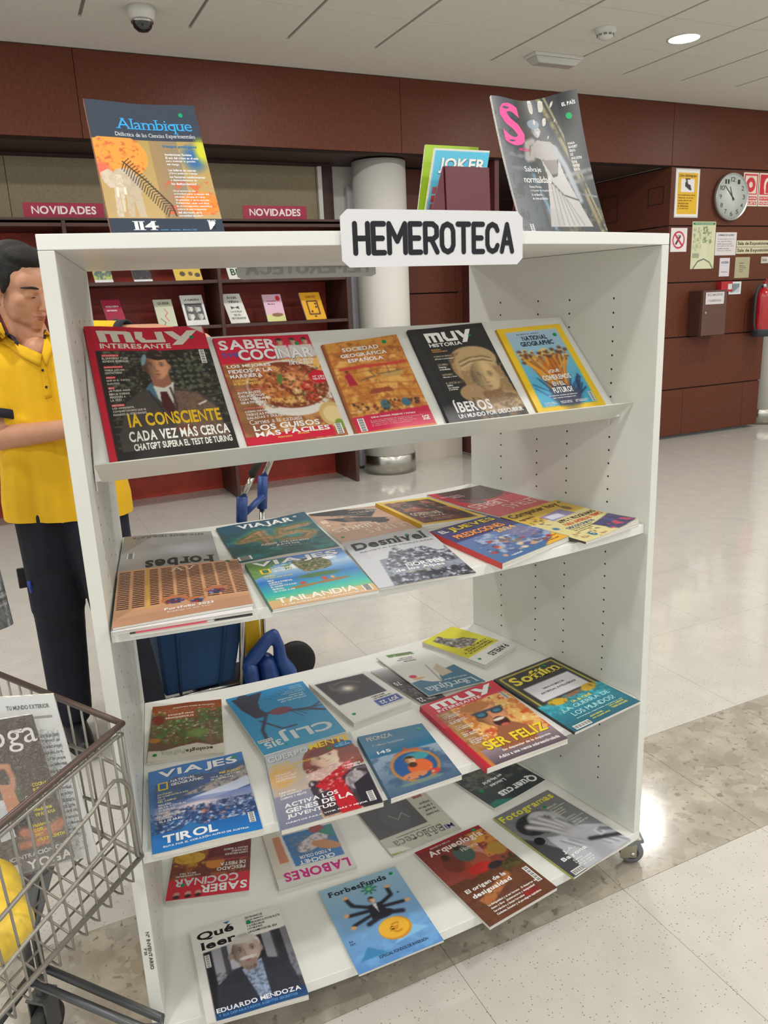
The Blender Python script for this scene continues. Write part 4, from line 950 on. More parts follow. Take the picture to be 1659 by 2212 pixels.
for y, h_, ls in ((.225, 'ASTROFÍSICA', ('EL UNIVERSO Y LOS', 'SONIDOS SIDERALES')), (.315, 'ANTROPOLOGÍA', ('TRIBUS AÚN NO', 'CONTACTADAS')), (.395, 'FÍSICA', ('QUÉ ES EL VACÍO', 'CUÁNTICO')), (.475, 'SEXO', ('¿SE PUEDE AMAR', 'BIEN A VARIAS', 'PERSONAS A', 'LA VEZ?')), (.605, 'HISTORIA', ('LOS AINDIADOS,', 'CONQUISTADORES QUE SE', 'PASARON AL OTRO BANDO'))):
    lt.quad([(.09, y), (.09 + .0125 * len(h_), y), (.09 + .0125 * len(h_), y + .018), (.09, y + .018)], (206, 50, 62)); lt.t(h_, .094, y + .004, .086 + .0125 * len(h_), y + .015, (222, 200, 190), lift=.0006)
    lt.lines(ls, .09, y + .023, .345, .023, (206, 202, 190), per=21)
lt.t('IA CONSCIENTE', .19, .685, .93, .785, (226, 184, 40)).t('CADA VEZ MÁS CERCA', .17, .795, .965, .89, (232, 230, 222)).t('CHATGPT SUPERA EL TEST DE TURING', .19, .905, .965, .955, (226, 224, 216)).bars(.90, .2, .945, .315)
mag('magazine with a man in a brown suit under a red masthead, on the sloping shelf', 'slope', [(181, 708), (438, 708), (516, 963), (239, 997)], .007, art_muy1, lt, spine=(176, 24, 48), wave=.003, dip=.004, group='magazines on the sloping shelf')

def art_saber(a):
    a.rect(0, 0, 1, 1, (150, 92, 56)); a.mottle(0, .2, 1, 1, 10, (196, 140, 80), .45, .6); a.mottle(.6, .2, 1, .4, 6, (226, 176, 96), .45, .6)
    a.ell(.60, .52, .44, .27, (226, 222, 214)); a.ell(.60, .49, .41, .225, (120, 54, 30)); a.poly([(.88, .56), (1, .52), (1, .6), (.9, .66)], (222, 218, 210)); a.poly([(.2, .6), (.3, .75), (.9, .76), (.98, .6)], (222, 218, 210)); a.ell(.60, .49, .41, .225, (126, 58, 34))
    for (x, y, r1, r2, c) in ((.45, .36, .15, .07, (186, 104, 56)), (.72, .36, .1, .05, (170, 84, 50)), (.68, .46, .16, .09, (206, 128, 76)), (.36, .47, .15, .07, (170, 84, 44)), (.5, .62, .2, .045, (214, 160, 84)), (.42, .56, .15, .05, (190, 110, 52)), (.8, .52, .09, .06, (180, 40, 30)), (.79, .62, .07, .04, (176, 40, 30)), (.9, .53, .04, .09, (140, 72, 48)), (.65, .56, .05, .03, (222, 190, 130))): a.ell(x, y, r1, r2, c, .2); a.ell(x - r1 * .3, y - r2 * .3, r1 * .5, r2 * .4, tuple(min(255, q + 44) for q in c), .2, soft=.8)
    a.mottle(.2, .3, 1, .7, 34, (96, 44, 24), .52, .6, .7); a.mottle(.2, .3, 1, .7, 44, (244, 206, 150), .56, .62, .7); a.spots(.3, .34, .95, .66, 26, .012, [(250, 226, 180), (80, 30, 16), (60, 90, 40)])
    a.ell(.52, .43, .025, .055, (90, 120, 50), .3); a.rect(0, .45, .2, 1, (120, 80, 60), .5); a.ell(.93, .8, .14, .12, (206, 176, 110)); a.ell(.93, .8, .1, .08, (226, 204, 150)); a.ell(.96, .9, .05, .05, (120, 150, 60))
    a.poly([(0, 0), (1, 0), (1, .2), (.5, .25), (0, .26)], (204, 30, 62))
    for x in (.66, .80, .93): a.poly([(x - .09, .24), (x - .06, .1), (x + .06, .1), (x + .08, .22)], (206, 200, 196)); a.face(x, .07, .034, (196, 150, 126), (44, 34, 30))
    a.rect(0, .93, .55, 1, (190, 26, 54)); a.poly([(0, .955), (.6, .9), (.88, .9), (.88, 1), (0, 1)], (196, 28, 58))
    a.ell(.93, .43, .1, .065, (196, 24, 44))
lt = Letters().t('SABER', .03, .03, .62, .125, W_).t('tve', .03, .14, .2, .2, (96, 84, 150)).t('COCINAR', .19, .13, .97, .235, W_, shadow=(120, 120, 120)).t('LOS COCINEROS', .62, .245, .95, .27, W_).t('DE LA TELE', .68, .275, .93, .3, W_)
lt.lines(['LOS MEJORES', 'FIDEOS A LA', 'MARINERA'], .04, .27, .48, .045, W_, h=.8).lines(['CON MARISCO', 'A BUEN PRECIO'], .05, .41, .34, .03, (226, 190, 90)).t('ESCUELA DE COCINA', .06, .5, .33, .515, (226, 120, 120)).lines(['ENTRANTES', 'DELICIOSOS', 'CON VERDURAS', 'GRATINADAS'], .06, .525, .36, .03, W_).t('ESPECIAL MASAS', .07, .67, .28, .685, (226, 120, 120)).lines(['CÓMO HACER', 'TRENZAS PERFECTAS', 'SALADAS Y DULCES'], .07, .695, .46, .03, W_)
lt.t('Carnes a la cazuela', .08, .785, .6, .825, W_, 'r').t('LOS GUISOS', .1, .835, .76, .885, W_).t('MÁS FÁCILES', .1, .885, .84, .94, W_).t('Nº 1 EN', .87, .42, .99, .44, W_).t('VENTAS', .86, .445, .99, .465, W_).disc(.84, .09, .022, .017, GREEN).bars(.9, .89, .97, .99).t('PESCADO', .3, .955, .44, .968, (230, 190, 90)).t('PECHUGA', .5, .94, .62, .955, (230, 190, 90)).t('TARTAS', .68, .925, .8, .94, (230, 190, 90))
mag('red cookery magazine with a stew pot, second on the sloping shelf', 'slope', [(460, 731), (665, 722), (752, 937), (537, 963)], .006, art_saber, lt, spine=(176, 24, 50), wave=.002, group='magazines on the sloping shelf')

def art_soc(a):
    a.rect(0, 0, 1, 1, (206, 144, 66)); a.mottle(0, 0, 1, .82, 9, (182, 112, 48), .5, .58); a.mottle(0, 0, 1, .82, 18, (150, 84, 40), .58, .63, .8); a.mottle(0, .2, 1, .8, 7, (222, 172, 92), .55, .65)
    for k in range(9): y = .12 + k * .08; a.line([(0, y), (.3, y + .02 * math.sin(k)), (.6, y - .02), (1, y + .015)], .008, (176, 92, 48), .7)
    a.line([(.1, .31), (.4, .30), (.95, .30)], .02, (190, 60, 50)); a.poly([(.13, .38), (.2, .35), (.25, .5), (.14, .5)], (170, 30, 54)); a.ell(.17, .34, .02, .012, (80, 40, 30))
    a.line([(.3, .45), (.5, .42), (.45, .35)], .006, (90, 80, 60)); a.poly([(.55, .40), (.9, .38), (.85, .44), (.6, .45)], (190, 150, 90)); a.line([(.55, .40), (.9, .38)], .006, (100, 80, 60)); a.line([(.7, .4), (.7, .3)], .006, (100, 80, 60))
    a.poly([(.38, .56), (.62, .55), (.66, .6), (.34, .61)], (150, 70, 46)); a.ell(.48, .74, .06, .055, (64, 110, 120)); a.ell(.75, .735, .06, .045, (64, 106, 124)); a.spots(.1, .7, .95, .82, 50, .012, [(120, 50, 34), (60, 50, 44), (226, 190, 130)], 1.6)
    a.poly([(0, .835), (1, .80), (1, 1), (0, 1)], (198, 34, 74)); a.rect(0, 0, .03, 1, (150, 80, 40), .8)
lt = Letters().t('SOCIEDAD', .22, .075, .7, .12, W_).t('GEOGRÁFICA', .17, .135, .78, .185, W_).t('ESPAÑOLA', .24, .195, .7, .245, W_).disc(.8, .06, .028, .02, GREEN).bars(.07, .85, .15, .99).t('CHINA: PASADO, PRESENTE Y FUTURO', .24, .85, .8, .87, W_).lines(['EL PAÍS QUE, HEREDERO DEL MANDO, UNA REVOLUCIÓN', 'RESPONSABLE, FELIPE II Y CHINA EL MAR', 'LA AMENAZA DEL TURQUÍA Y LA CHINA CONTRA', 'EL SUEÑO, UNO Y A PEKÍN, NUEVO RETO'], .22, .885, .88, .018, (220, 190, 190), 'r').t('SGE', .86, .90, .95, .95, W_)
mag('orange geography magazine with painted scene and crimson band on the sloping shelf', 'slope', [(695, 745), (856, 722), (943, 914), (769, 937)], .006, art_soc, lt, spine=(150, 84, 44), wave=.002, group='magazines on the sloping shelf', lifts=(0, .006, 0, 0))

def art_iber(a):
    a.rect(0, 0, 1, 1, (38, 38, 40)); st = (176, 150, 108); dk = (112, 88, 60)
    a.ell(.66, .38, .3, .14, st); a.ell(.48, .45, .14, .17, (166, 136, 94)); a.mottle(.33, .3, .62, .62, 22, dk, .5, .58); a.ell(.66, .46, .27, .19, st); a.poly([(.42, .5), (.95, .48), (1, .9), (.4, .9)], (150, 122, 84)); a.ell(.45, .74, .16, .09, (168, 136, 100)); a.ell(.75, .86, .33, .12, (170, 142, 104)); a.mottle(.4, .78, 1, 1, 22, dk, .5, .6)
    for k in range(4): a.line([(.46, .40 + .022 * k), (.6, .365 + .02 * k), (.78, .36 + .02 * k), (.88, .39 + .02 * k)], .009, dk if k % 2 == 0 else (206, 178, 130))
    a.face(.70, .585, .17, (186, 158, 114), (120, 96, 66), 'none', .4, 1, eyes=(110, 86, 60), mouth=(150, 104, 80)); a.poly([(.55, .74), (.82, .73), (.86, .86), (.6, .88)], (134, 104, 72))
    a.mottle(.4, .3, 1, .95, 50, (200, 176, 134), .62, .7, .6); a.rect(0, 0, .1, 1, (42, 42, 46)); a.rect(.1, 0, .106, 1, (22, 22, 24))
lt = lt_masthead(.17, .80, .055, .165, 'HISTORIA', (232, 230, 224)); lt.t('EDICIÓN', .18, .235, .3, .25, (214, 170, 100)).t('COLECCIONISTA', .18, .257, .38, .272, (214, 150, 90))
for y, h_, ls in ((.31, 'MUJERES DE PIEDRA', ['¿Diosas o princesas?']), (.40, 'LOS OPPIDA', ['Ciudades', 'amuralladas']), (.51, 'SANTUARIOS', ['Héroes y ritos']), (.60, 'EL ARTE DE LA', ['GUERRA', 'Sus métodos', 'y avances'])): lt.t(h_, .17, y, .17 + .0135 * len(h_), y + .02, (200, 186, 160), 'r', serif=1).lines(ls, .17, y + .028, .42, .024, (230, 228, 222), per=20)
lt.t('ÍBEROS', .14, .79, .6, .925, W_).t('UN MUNDO POR DESCUBRIR', .14, .94, .96, .985, W_)
mag('black history magazine with a carved stone lady bust, fourth on the sloping shelf', 'slope', [(881, 713), (1040, 697), (1140, 888), (970, 912)], .009, art_iber, lt, spine=(34, 34, 38), wave=.002, group='magazines on the sloping shelf', lifts=(0, .008, 0, 0))

def art_ng(a):
    a.rect(0, 0, 1, 1, (232, 190, 30)); a.grad(.09, .055, .91, .965, (164, 186, 206), (70, 176, 206)); a.grad(.09, .3, .91, .965, (120, 180, 206), (40, 150, 190), al=.7)
    r = a.r
    for k in range(46):
        x0 = .5 + .09 * (r.rand() - .5) * 3; x1 = .14 + .72 * r.rand(); y1 = .27 + .25 * abs(x1 - .5) * 2 * r.rand() + .1 * r.rand(); m_ = (x1 + x0) / 2
        c = [(206, 130, 30), (226, 160, 50), (150, 80, 30), (186, 104, 34)][k % 4]; a.line([(x0, .8), (m_, .55), (x1, y1)], .012, c); a.ell(x1, y1, .035, .018, (226, 196, 120) if k % 3 else (120, 72, 50)); a.ell(x1 + .008, y1 + .008, .024, .01, (90, 56, 46))
    for k in range(34):
        x1 = .12 + .76 * r.rand(); a.line([(.35 + .3 * r.rand(), .96), (x1, .62 + .2 * r.rand())], .009, [(20, 60, 110), (30, 80, 140), (24, 40, 80)][k % 3])
    a.ell(.52, .86, .26, .17, (34, 40, 70), soft=.5)
lt = Letters().t('NATIONAL', .3, .115, .69, .17, (24, 30, 40), 'b', 1).t('GEOGRAPHIC', .24, .185, .75, .24, (24, 30, 40), 'b', 1).t('ENERO 2024', .25, .085, .6, .095, (60, 70, 80)).t('¿QUÉ', .43, .535, .6, .585, W_).t('COMEREMOS', .3, .605, .72, .665, W_).t('EN EL', .4, .685, .58, .735, W_).t('FUTURO?', .36, .755, .65, .82, W_).t('La ciencia cocina productos', .26, .84, .68, .857, W_).t('que nunca imaginamos', .3, .868, .64, .883, W_).disc(.83, .13, .03, .021, GREEN).bars(.84, .84, .9, .96).lines(['PLANETA TIERRA', 'AGUAS PROFUNDAS', 'LOS OCÉANOS'], .14, .915, .32, .016, (220, 226, 230)).lines(['EGIPTO NUEVO', 'CAIMANES DEL'], .38, .915, .55, .016, (220, 226, 230)).lines(['CIENCIA HOY', 'EL CEREBRO'], .6, .915, .8, .016, (220, 226, 230))
mag('yellow bordered magazine with golden mushrooms on blue, rightmost on the sloping shelf', 'slope', [(1072, 712), (1208, 699), (1307, 871), (1162, 889)], .006, art_ng, lt, spine=(200, 150, 30), group='magazines on the sloping shelf', gloss=True)

# ---- second shelf
G2 = 'magazines lying on the second shelf'
mag('pink and black magazine at the bottom of the stack by the left panel', 's2', [(300, 1242), (520, 1218), (546, 1329), (280, 1370)], .006, lambda a: a.rect(0, 0, 1, 1, (206, 80, 100)).rect(0, 0, .045, 1, (44, 44, 50)).rect(.68, .9, 1, 1, (44, 46, 50)).rect(.62, .9, .68, 1, (190, 190, 190)), Letters().t('ARQUITECTURA', .08, .955, .3, .975, (110, 30, 40)), group=G2)
mag('plain white magazine in the middle of the stack by the left panel', 's2', [(258, 1236), (514, 1212), (547, 1318), (242, 1366)], .006, lambda a: a.rect(0, 0, 1, 1, (222, 220, 222)), None, base=.0064, group=G2, res=.3)
def art_av(a):
    a.rect(0, 0, 1, 1, (196, 150, 112)); a.grad(0, 0, 1, .75, (206, 158, 124), (196, 146, 104))
    for i in range(9):
        for j in range(21):
            x = .015 + i * .112; y = .04 + j * .034; a.poly([(x, y), (x + .088, y + .003), (x + .088, y + .021), (x, y + .017)], (52, 20, 18))
    a.rect(.235, 0, .26, .78, (206, 160, 70)); a.poly([(0, .78), (1, .78), (1, 1), (0, 1)], (190, 144, 112)); a.poly([(0, .88), (1, .82), (1, 1), (0, 1)], (178, 132, 104))
    for x, y, s_ in ((.44, .7, .1), (.76, .62, .095), (.6, .75, .07)): a.ell(x, y, s_, s_ * .75, (176, 110, 70)); a.ell(x, y + .03, s_ * .72, s_ * .45, (50, 60, 96)); a.spots(x - s_ * .6, y, x + s_ * .6, y + .07, 16, .012, [(150, 40, 50), (120, 150, 200), (40, 40, 60)])
lt = Letters().t('AV', .42, .05, .64, .13, (224, 206, 190), 'r', 1).t('Portfolio 2023', .36, .835, .72, .875, W_).t('Buildings of the Year', .38, .895, .7, .92, W_, 'r').disc(.91, .03, .02, .016, (30, 110, 60))
mag('salmon architecture magazine with a pierced wall, on top of the stack by the left panel', 's2', [(255, 1235), (513, 1207), (547, 1303), (242, 1357)], .005, art_av, lt, base=.0128, group=G2, wave=.001, spine=(200, 190, 180), res=1.1)
mag('silver grey business magazine turned upside down behind the stack by the left panel', 's2', [(478, 1222), (252, 1246), (268, 1160), (456, 1147)], .012, lambda a: a.rect(0, 0, 1, 1, (160, 162, 164)).poly([(.62, 1), (1, .5), (1, 1)], (136, 138, 134)).ell(.3, .5, .4, .2, (176, 180, 186), soft=.8),
    Letters().t('Forbes', .04, .06, .74, .30, (44, 44, 46), 'b', 1.2).t('ESTA GENTE TIENE PLATA', .1, .90, .9, .955, (80, 80, 84), 'r').bars(.86, .38, .93, .52), group=G2, gloss=True, wave=.002)
def art_viajar(a):
    a.rect(0, 0, 1, 1, (26, 96, 98)); a.grad(0, 0, 1, 1, (34, 84, 110), (16, 80, 76)); a.mottle(0, .2, 1, 1, 5, (40, 150, 150), .5, .7, .7); a.mottle(0, 0, 1, 1, 24, (14, 66, 64), .58, .68, .6)
    gl = [[(.38, .30), (.14, .50), (.50, .50)], [(.37, .32), (.38, .66)], [(.88, .28), (.60, .31), (.58, .45), (.76, .42), (.88, .50), (.78, .62), (.56, .60)]]
    for st in gl: a.line(st, .085, (70, 160, 150), .6)
    for st in gl: a.line([(x + .012, y + .02) for x, y in st], .060, (198, 140, 106)); a.line(st, .050, (92, 102, 56))
    for st in gl: a.line([(x + .004, y + .012) for x, y in st], .022, (190, 136, 104), .8)
    a.inside([(.08, .22), (.97, .22), (.97, .7), (.08, .7)], lambda: a.mottle(.1, .22, .97, .7, 40, (52, 70, 36), .56, .62, .6))
lt = Letters().t('VIAJAR', .2, .05, .82, .2, W_, 'b', 1).t('45', .84, .05, .88, .09, W_).t('AÑOS VIAJANDO', .3, .665, .8, .715, W_).t('JUNTOS', .44, .73, .68, .775, W_).t('Las maravillas de un planeta', .36, .79, .75, .81, (200, 220, 220), 'r').bars(.02, .87, .15, .96)
mag('teal travel magazine with the number 45 shaped as islands, curled corner', 's2', [(467, 1141), (657, 1105), (734, 1180), (515, 1217)], .006, art_viajar, lt, group=G2, lifts=(0, .012, 0, 0), wave=.003, spine=(26, 70, 76))
def art_tai(a):
    a.grad(0, 0, 1, .3, (60, 116, 190), (160, 190, 214)); a.mottle(.3, 0, 1, .35, 5, (226, 228, 232), .5, .62); a.grad(0, .3, 1, .5, (150, 180, 210), (40, 110, 180)); a.grad(0, .48, 1, .8, (24, 104, 180), (40, 186, 160)); a.grad(0, .78, 1, 1, (60, 180, 150), (214, 176, 120)); a.grad(0, .86, 1, 1, (200, 176, 120), (206, 160, 110))
    a.mottle(0, 0, .4, .3, 14, (80, 120, 40), .45, .52); a.poly([(0, 0), (.22, .02), (.1, .12), (.3, .1), (.1, .24), (.2, .3), (0, .4)], (90, 130, 50), .8)
    a.poly([(.42, .14), (.5, .1), (.72, .12), (.8, .25), (.78, .36), (.7, .4), (.5, .42), (.46, .32)], (96, 92, 60)); a.inside([(.42, .14), (.5, .1), (.72, .12), (.8, .25), (.78, .36), (.7, .4), (.5, .42), (.46, .32)], lambda: (a.mottle(.42, .1, .8, .42, 22, (50, 72, 30), .45, .55), a.mottle(.42, .1, .8, .42, 40, (176, 156, 124), .54, .62))); a.ell(.6, .5, .26, .06, (60, 104, 60), soft=.4)
    a.ell(.4, .68, .15, .025, (150, 110, 50), -.1); a.ell(.68, .66, .17, .025, (150, 100, 50), -.1); a.ell(.4, .62, .03, .03, (180, 60, 50)); a.ell(.62, .6, .03, .035, (190, 60, 50)); a.ell(.7, .6, .02, .03, (206, 150, 110))
lt = Letters().t('VIAJES', .06, .03, .93, .17, W_, shadow=(40, 90, 150)).quad([(.09, .21), (.19, .21), (.19, .31), (.09, .31)], (230, 190, 40)).quad([(.11, .225), (.17, .225), (.17, .295), (.11, .295)], (60, 110, 90), .0006).t('NATIONAL', .21, .215, .4, .255, W_).t('GEOGRAPHIC', .21, .265, .45, .305, W_)
lt.lines(['BURDEOS', 'EL RÍO, SUS VINOS'], .1, .36, .36, .04, (226, 216, 90), per=17).lines(['OSLO', 'AURORA INVERNAL', 'JORDANIA', 'EL DESIERTO ROJO', 'SENEGAL', 'UN PAÍS A PIE'], .1, .46, .36, .045, W_, per=17).t('TAILANDIA', .08, .83, .83, .93, (232, 226, 214)).t('LA VIBRANTE BANGKOK Y LAS PLAYAS DEL SUR', .1, .95, .9, .975, W_).bars(.88, .86, .96, .97)
mag('travel magazine with a green sea rock and canoes over TAILANDIA', 's2', [(529, 1218), (736, 1183), (819, 1274), (588, 1316)], .008, art_tai, lt, base=.002, group=G2, spine=(60, 110, 90))
def art_ll1(a):
    a.rect(0, 0, 1, 1, (186, 148, 124)); a.poly([(.08, .86), (.5, 1), (1, 1), (.98, .92), (.6, .75), (.3, .6), (.2, .72)], (40, 42, 46)); a.poly([(.12, .5), (.3, .42), (.7, .55), (.9, .75), (.5, .66)], (34, 40, 46)); a.ell(.28, .42, .12, .07, (40, 38, 38)); a.line([(.3, .72), (.96, .84)], .008, (180, 170, 156)); a.ell(.6, .62, .06, .1, (100, 80, 66)); a.mottle(.1, .3, .9, .95, 12, (56, 50, 48), .6, .68, .6)
lt = Letters().t('LETRAS', .04, .10, .60, .24, (224, 208, 190), 'r').t('LIBRES', .36, .27, .96, .40, (224, 208, 190), 'r').disc(.93, .13, .022, .02, GREEN).quad([(.88, .6), (.97, .6), (.97, .7), (.88, .7)], (214, 196, 180)).disc(.93, .52, .03, .03, (206, 190, 176)).lines(['SALUD MENTAL Y', 'TRABAJO, UNA NUEVA', 'MIRADA', 'A LOS MALESTARES'], .08, .78, .5, .045, (206, 200, 190))
mag('beige and black literary magazine turned upside down behind the mountain magazine', 's2', [(908, 1138), (739, 1172), (665, 1111), (812, 1092)], .005, art_ll1, lt, group=G2, wave=.001)
def art_desn(a):
    a.grad(0, 0, 1, .5, (176, 178, 184), (196, 198, 204)); a.rect(0, .5, 1, 1, (120, 128, 144)); a.poly([(.2, 1), (.24, .62), (.42, .32), (.5, .30), (.54, .4), (.76, .36), (.88, .5), (.96, .52), (1, .38), (1, 1)], (96, 104, 118))
    a.inside([(.2, 1), (.24, .62), (.42, .32), (.5, .30), (.54, .4), (.76, .36), (.88, .5), (.96, .52), (1, .38), (1, 1)], lambda: (a.mottle(.2, .3, 1, 1, 22, (206, 210, 220), .46, .54), a.mottle(.2, .3, 1, 1, 34, (40, 46, 58), .5, .58, .95))); a.grad(.25, .72, 1, .86, (140, 150, 166), (150, 160, 176), al=.8); a.mottle(.1, .82, 1, 1, 24, (30, 36, 50), .45, .55); a.rect(0, 0, .16, 1, (176, 178, 186), .5); a.poly([(.0, .3), (.22, .5), (.16, 1), (0, 1)], (190, 192, 200))
lt = Letters().t('Desnivel', .07, .05, .93, .22, (40, 44, 52), 'b', .9).t('REVISTA DE MONTAÑA', .1, .255, .96, .285, (90, 94, 104), 'r').t('NORTES', .42, .66, .82, .73, W_).t('de los Alpes', .28, .74, .8, .80, W_).t('Eiger, Cervino, Jorasses', .4, .815, .75, .835, (220, 190, 130)).disc(.73, .085, .024, .022, GREEN)
mag('grey mountain magazine with a snowy rock ridge in plastic film', 's2', [(740, 1176), (917, 1139), (1029, 1237), (818, 1271)], .005, art_desn, lt, base=.0058, group=G2, gloss=True, wave=.002, follow=True)
def art_ng2(a):
    a.rect(0, 0, 1, 1, (224, 184, 40)); a.rect(.08, .07, .92, .95, (46, 34, 34)); a.mottle(.08, .07, .92, .6, 9, (150, 80, 60), .5, .62); a.mottle(.08, .07, .92, .7, 14, (190, 160, 140), .6, .68, .8); a.mottle(.08, .5, .92, .95, 5, (110, 50, 40), .5, .6)
lt = Letters().t('GOBERNAR', .14, .56, .62, .68, (206, 190, 170)).t('LA SELVA', .2, .7, .6, .76, (206, 190, 170)).lines(['El jaguar que volvió', 'al gran humedal'], .3, .8, .66, .05, (190, 180, 166))
mag('dark brown yellow bordered magazine on a thick pile near the back of the second shelf', 's2', [(811, 1087), (926, 1074), (1050, 1116), (911, 1134)], .014, art_ng2, lt, group=G2, gloss=True, spine=(206, 160, 40))
def art_ll2(a):
    a.rect(0, 0, 1, 1, (196, 62, 74)); a.ell(.35, .92, .5, .4, (96, 78, 76)); a.mottle(0, .5, .8, 1, 30, (76, 60, 58), .5, .6, .5); a.poly([(.62, .42), (.78, .5), (.9, .72), (.72, .62), (.55, .5)], (96, 90, 96)); a.line([(.7, .8), (.95, .85)], .008, (226, 180, 190))
lt = Letters().t('LETRAS', .02, .10, .6, .26, (226, 206, 200), 'r').t('LIBRES', .36, .3, .96, .46, (226, 206, 200), 'r').lines(['EL PODER', 'CONTRA LA LEY'], .6, .75, .95, .06, (226, 190, 196))
mag('crimson literary magazine with a grey shape in the back right corner of the second shelf', 's2', [(1189, 1084), (1078, 1116), (921, 1069), (1036, 1048)], .004, art_ll2, lt, group=G2, base=.002, lifts=(0, 0, .01, 0), gloss=True)
def art_jue(a):
    a.rect(0, 0, 1, 1, (50, 48, 104)); a.grad(0, .4, 1, 1, (86, 110, 160), (60, 100, 150)); a.mottle(.2, .4, 1, .9, 9, (150, 166, 196), .5, .62)
    a.spots(.1, .55, .95, .9, 42, .04, [(196, 150, 120), (120, 100, 96), (170, 50, 60), (70, 86, 130), (206, 180, 160)]); a.spots(.1, .5, .95, .9, 40, .012, [(30, 30, 50), (230, 220, 210)]); a.poly([(.62, 1), (.75, .93), (.85, .9), (1, .78), (1, 1)], (226, 170, 50)); a.poly([(.6, .5), (.95, .42), (.95, .7), (.7, .75)], (120, 110, 150), .7)
lt = Letters().t('EL', .06, .06, .17, .14, W_).t('JUEVES', .2, .05, .93, .18, (230, 206, 60), shadow=(40, 40, 60)).t('PREDICCIONES', .1, .24, .84, .35, (232, 150, 70), shadow=(70, 30, 50)).t('2024', .58, .37, .88, .46, (226, 170, 80)).lines(['todo lo que pasará', 'lo que no', 'y lo que ojalá'], .72, .85, .98, .035, (150, 40, 40)).t('mensual', .2, .92, .35, .95, W_).disc(.88, .05, .025, .022, GREEN)
mag('thick blue comic magazine with red spine on the second shelf', 's2', [(928, 1148), (1057, 1113), (1231, 1158), (1085, 1217)], .013, art_jue, lt, group=G2, spine=(196, 60, 54))
def art_comp(a):
    a.rect(0, 0, 1, 1, (214, 204, 146)); a.grad(0, 0, 1, .38, (206, 166, 50), (206, 176, 70)); a.poly([(.3, .28), (.75, .22), (.78, .4), (.32, .44)], (140, 130, 170)); a.rect(.35, .3, .6, .4, (206, 210, 226)); a.ell(.85, .24, .05, .07, (120, 84, 50)); a.spots(.05, .2, .3, .5, 24, .012, [(150, 50, 40), (60, 60, 80)]); a.poly([(.55, .74), (1, .66), (1, .98), (.62, 1)], (56, 56, 96)); a.spots(.6, .72, .98, .95, 22, .035, [(190, 60, 90), (90, 60, 130), (60, 70, 130)]); a.spots(.05, .8, .5, .98, 30, .015, [(80, 76, 60), (150, 60, 50)], .6); a.ell(.12, .6, .04, .035, (60, 110, 160))
lt = Letters().t('Computer hoy', .05, .03, .88, .17, (70, 50, 30)).t('APPS Y PROGRAMAS', .32, .46, .98, .535, (60, 50, 40)).t('PARA AHORRAR TIEMPO', .3, .55, .98, .62, (200, 70, 40)).t('DISCOS DUROS', .22, .64, .7, .69, (50, 80, 130)).lines(['Cómo elegir la mejor tarjeta', 'Guía completa de seguridad', 'Trucos para tu móvil'], .22, .70, .6, .035, (80, 70, 50)).t('6', .25, .84, .33, .95, (50, 110, 150)).disc(.95, .07, .022, .02, (30, 120, 60)).t('GRANDES COMPARATIVAS', .05, .2, .28, .24, (80, 60, 40))
mag('yellow computer magazine with its corner curled against the right panel', 's2', [(1081, 1117), (1201, 1080), (1380, 1119), (1266, 1171)], .005, art_comp, lt, group=G2, base=.0064, lifts=(0, 0, .016, 0), wave=.001, spine=(60, 60, 50))

# ---- third shelf
G3 = 'magazines lying on the third shelf'
def art_eco(a):
    a.rect(0, 0, 1, 1, (92, 70, 50)); a.grad(0, .8, 1, 1, (150, 76, 36), (130, 60, 30)); a.mottle(0, .25, 1, .85, 16, (70, 106, 50), .5, .58); a.mottle(0, .3, 1, .9, 28, (176, 190, 160), .6, .66); a.mottle(0, .15, 1, .7, 12, (120, 90, 66), .55, .65, .7); a.ell(.35, .4, .2, .1, (104, 130, 66), soft=.5); a.ell(.9, .72, .12, .12, (110, 30, 30), soft=.5); a.ell(.92, .35, .08, .04, (170, 110, 40))
    a.poly([(0, 0), (1, 0), (1, .18), (.8, .16), (.6, .2), (.35, .22), (.15, .15), (0, .18)], (196, 192, 178)); a.poly([(.38, .7), (.8, .7), (.8, .86), (.38, .86)], (140, 70, 36))
lt = Letters().t('ecología', .14, .07, .5, .145, (60, 62, 50), 'b', 1).t('Política', .5, .07, .82, .145, (160, 166, 150), 'b', 1).disc(.9, .1, .03, .022, (30, 120, 50)).lines(['transiciones', 'energéticas'], .4, .71, .8, .06, (214, 200, 180)).t('Cuadernos de debate internacional', .1, .9, .7, .93, (214, 196, 176))
mag('upside down magazine with green plants and a pale wavy lower band, by the left panel', 's3', [(484, 1626), (316, 1648), (330, 1527), (478, 1510)], .006, art_eco, lt, group=G3, wave=.003, lifts=(0, 0, 0, .006))
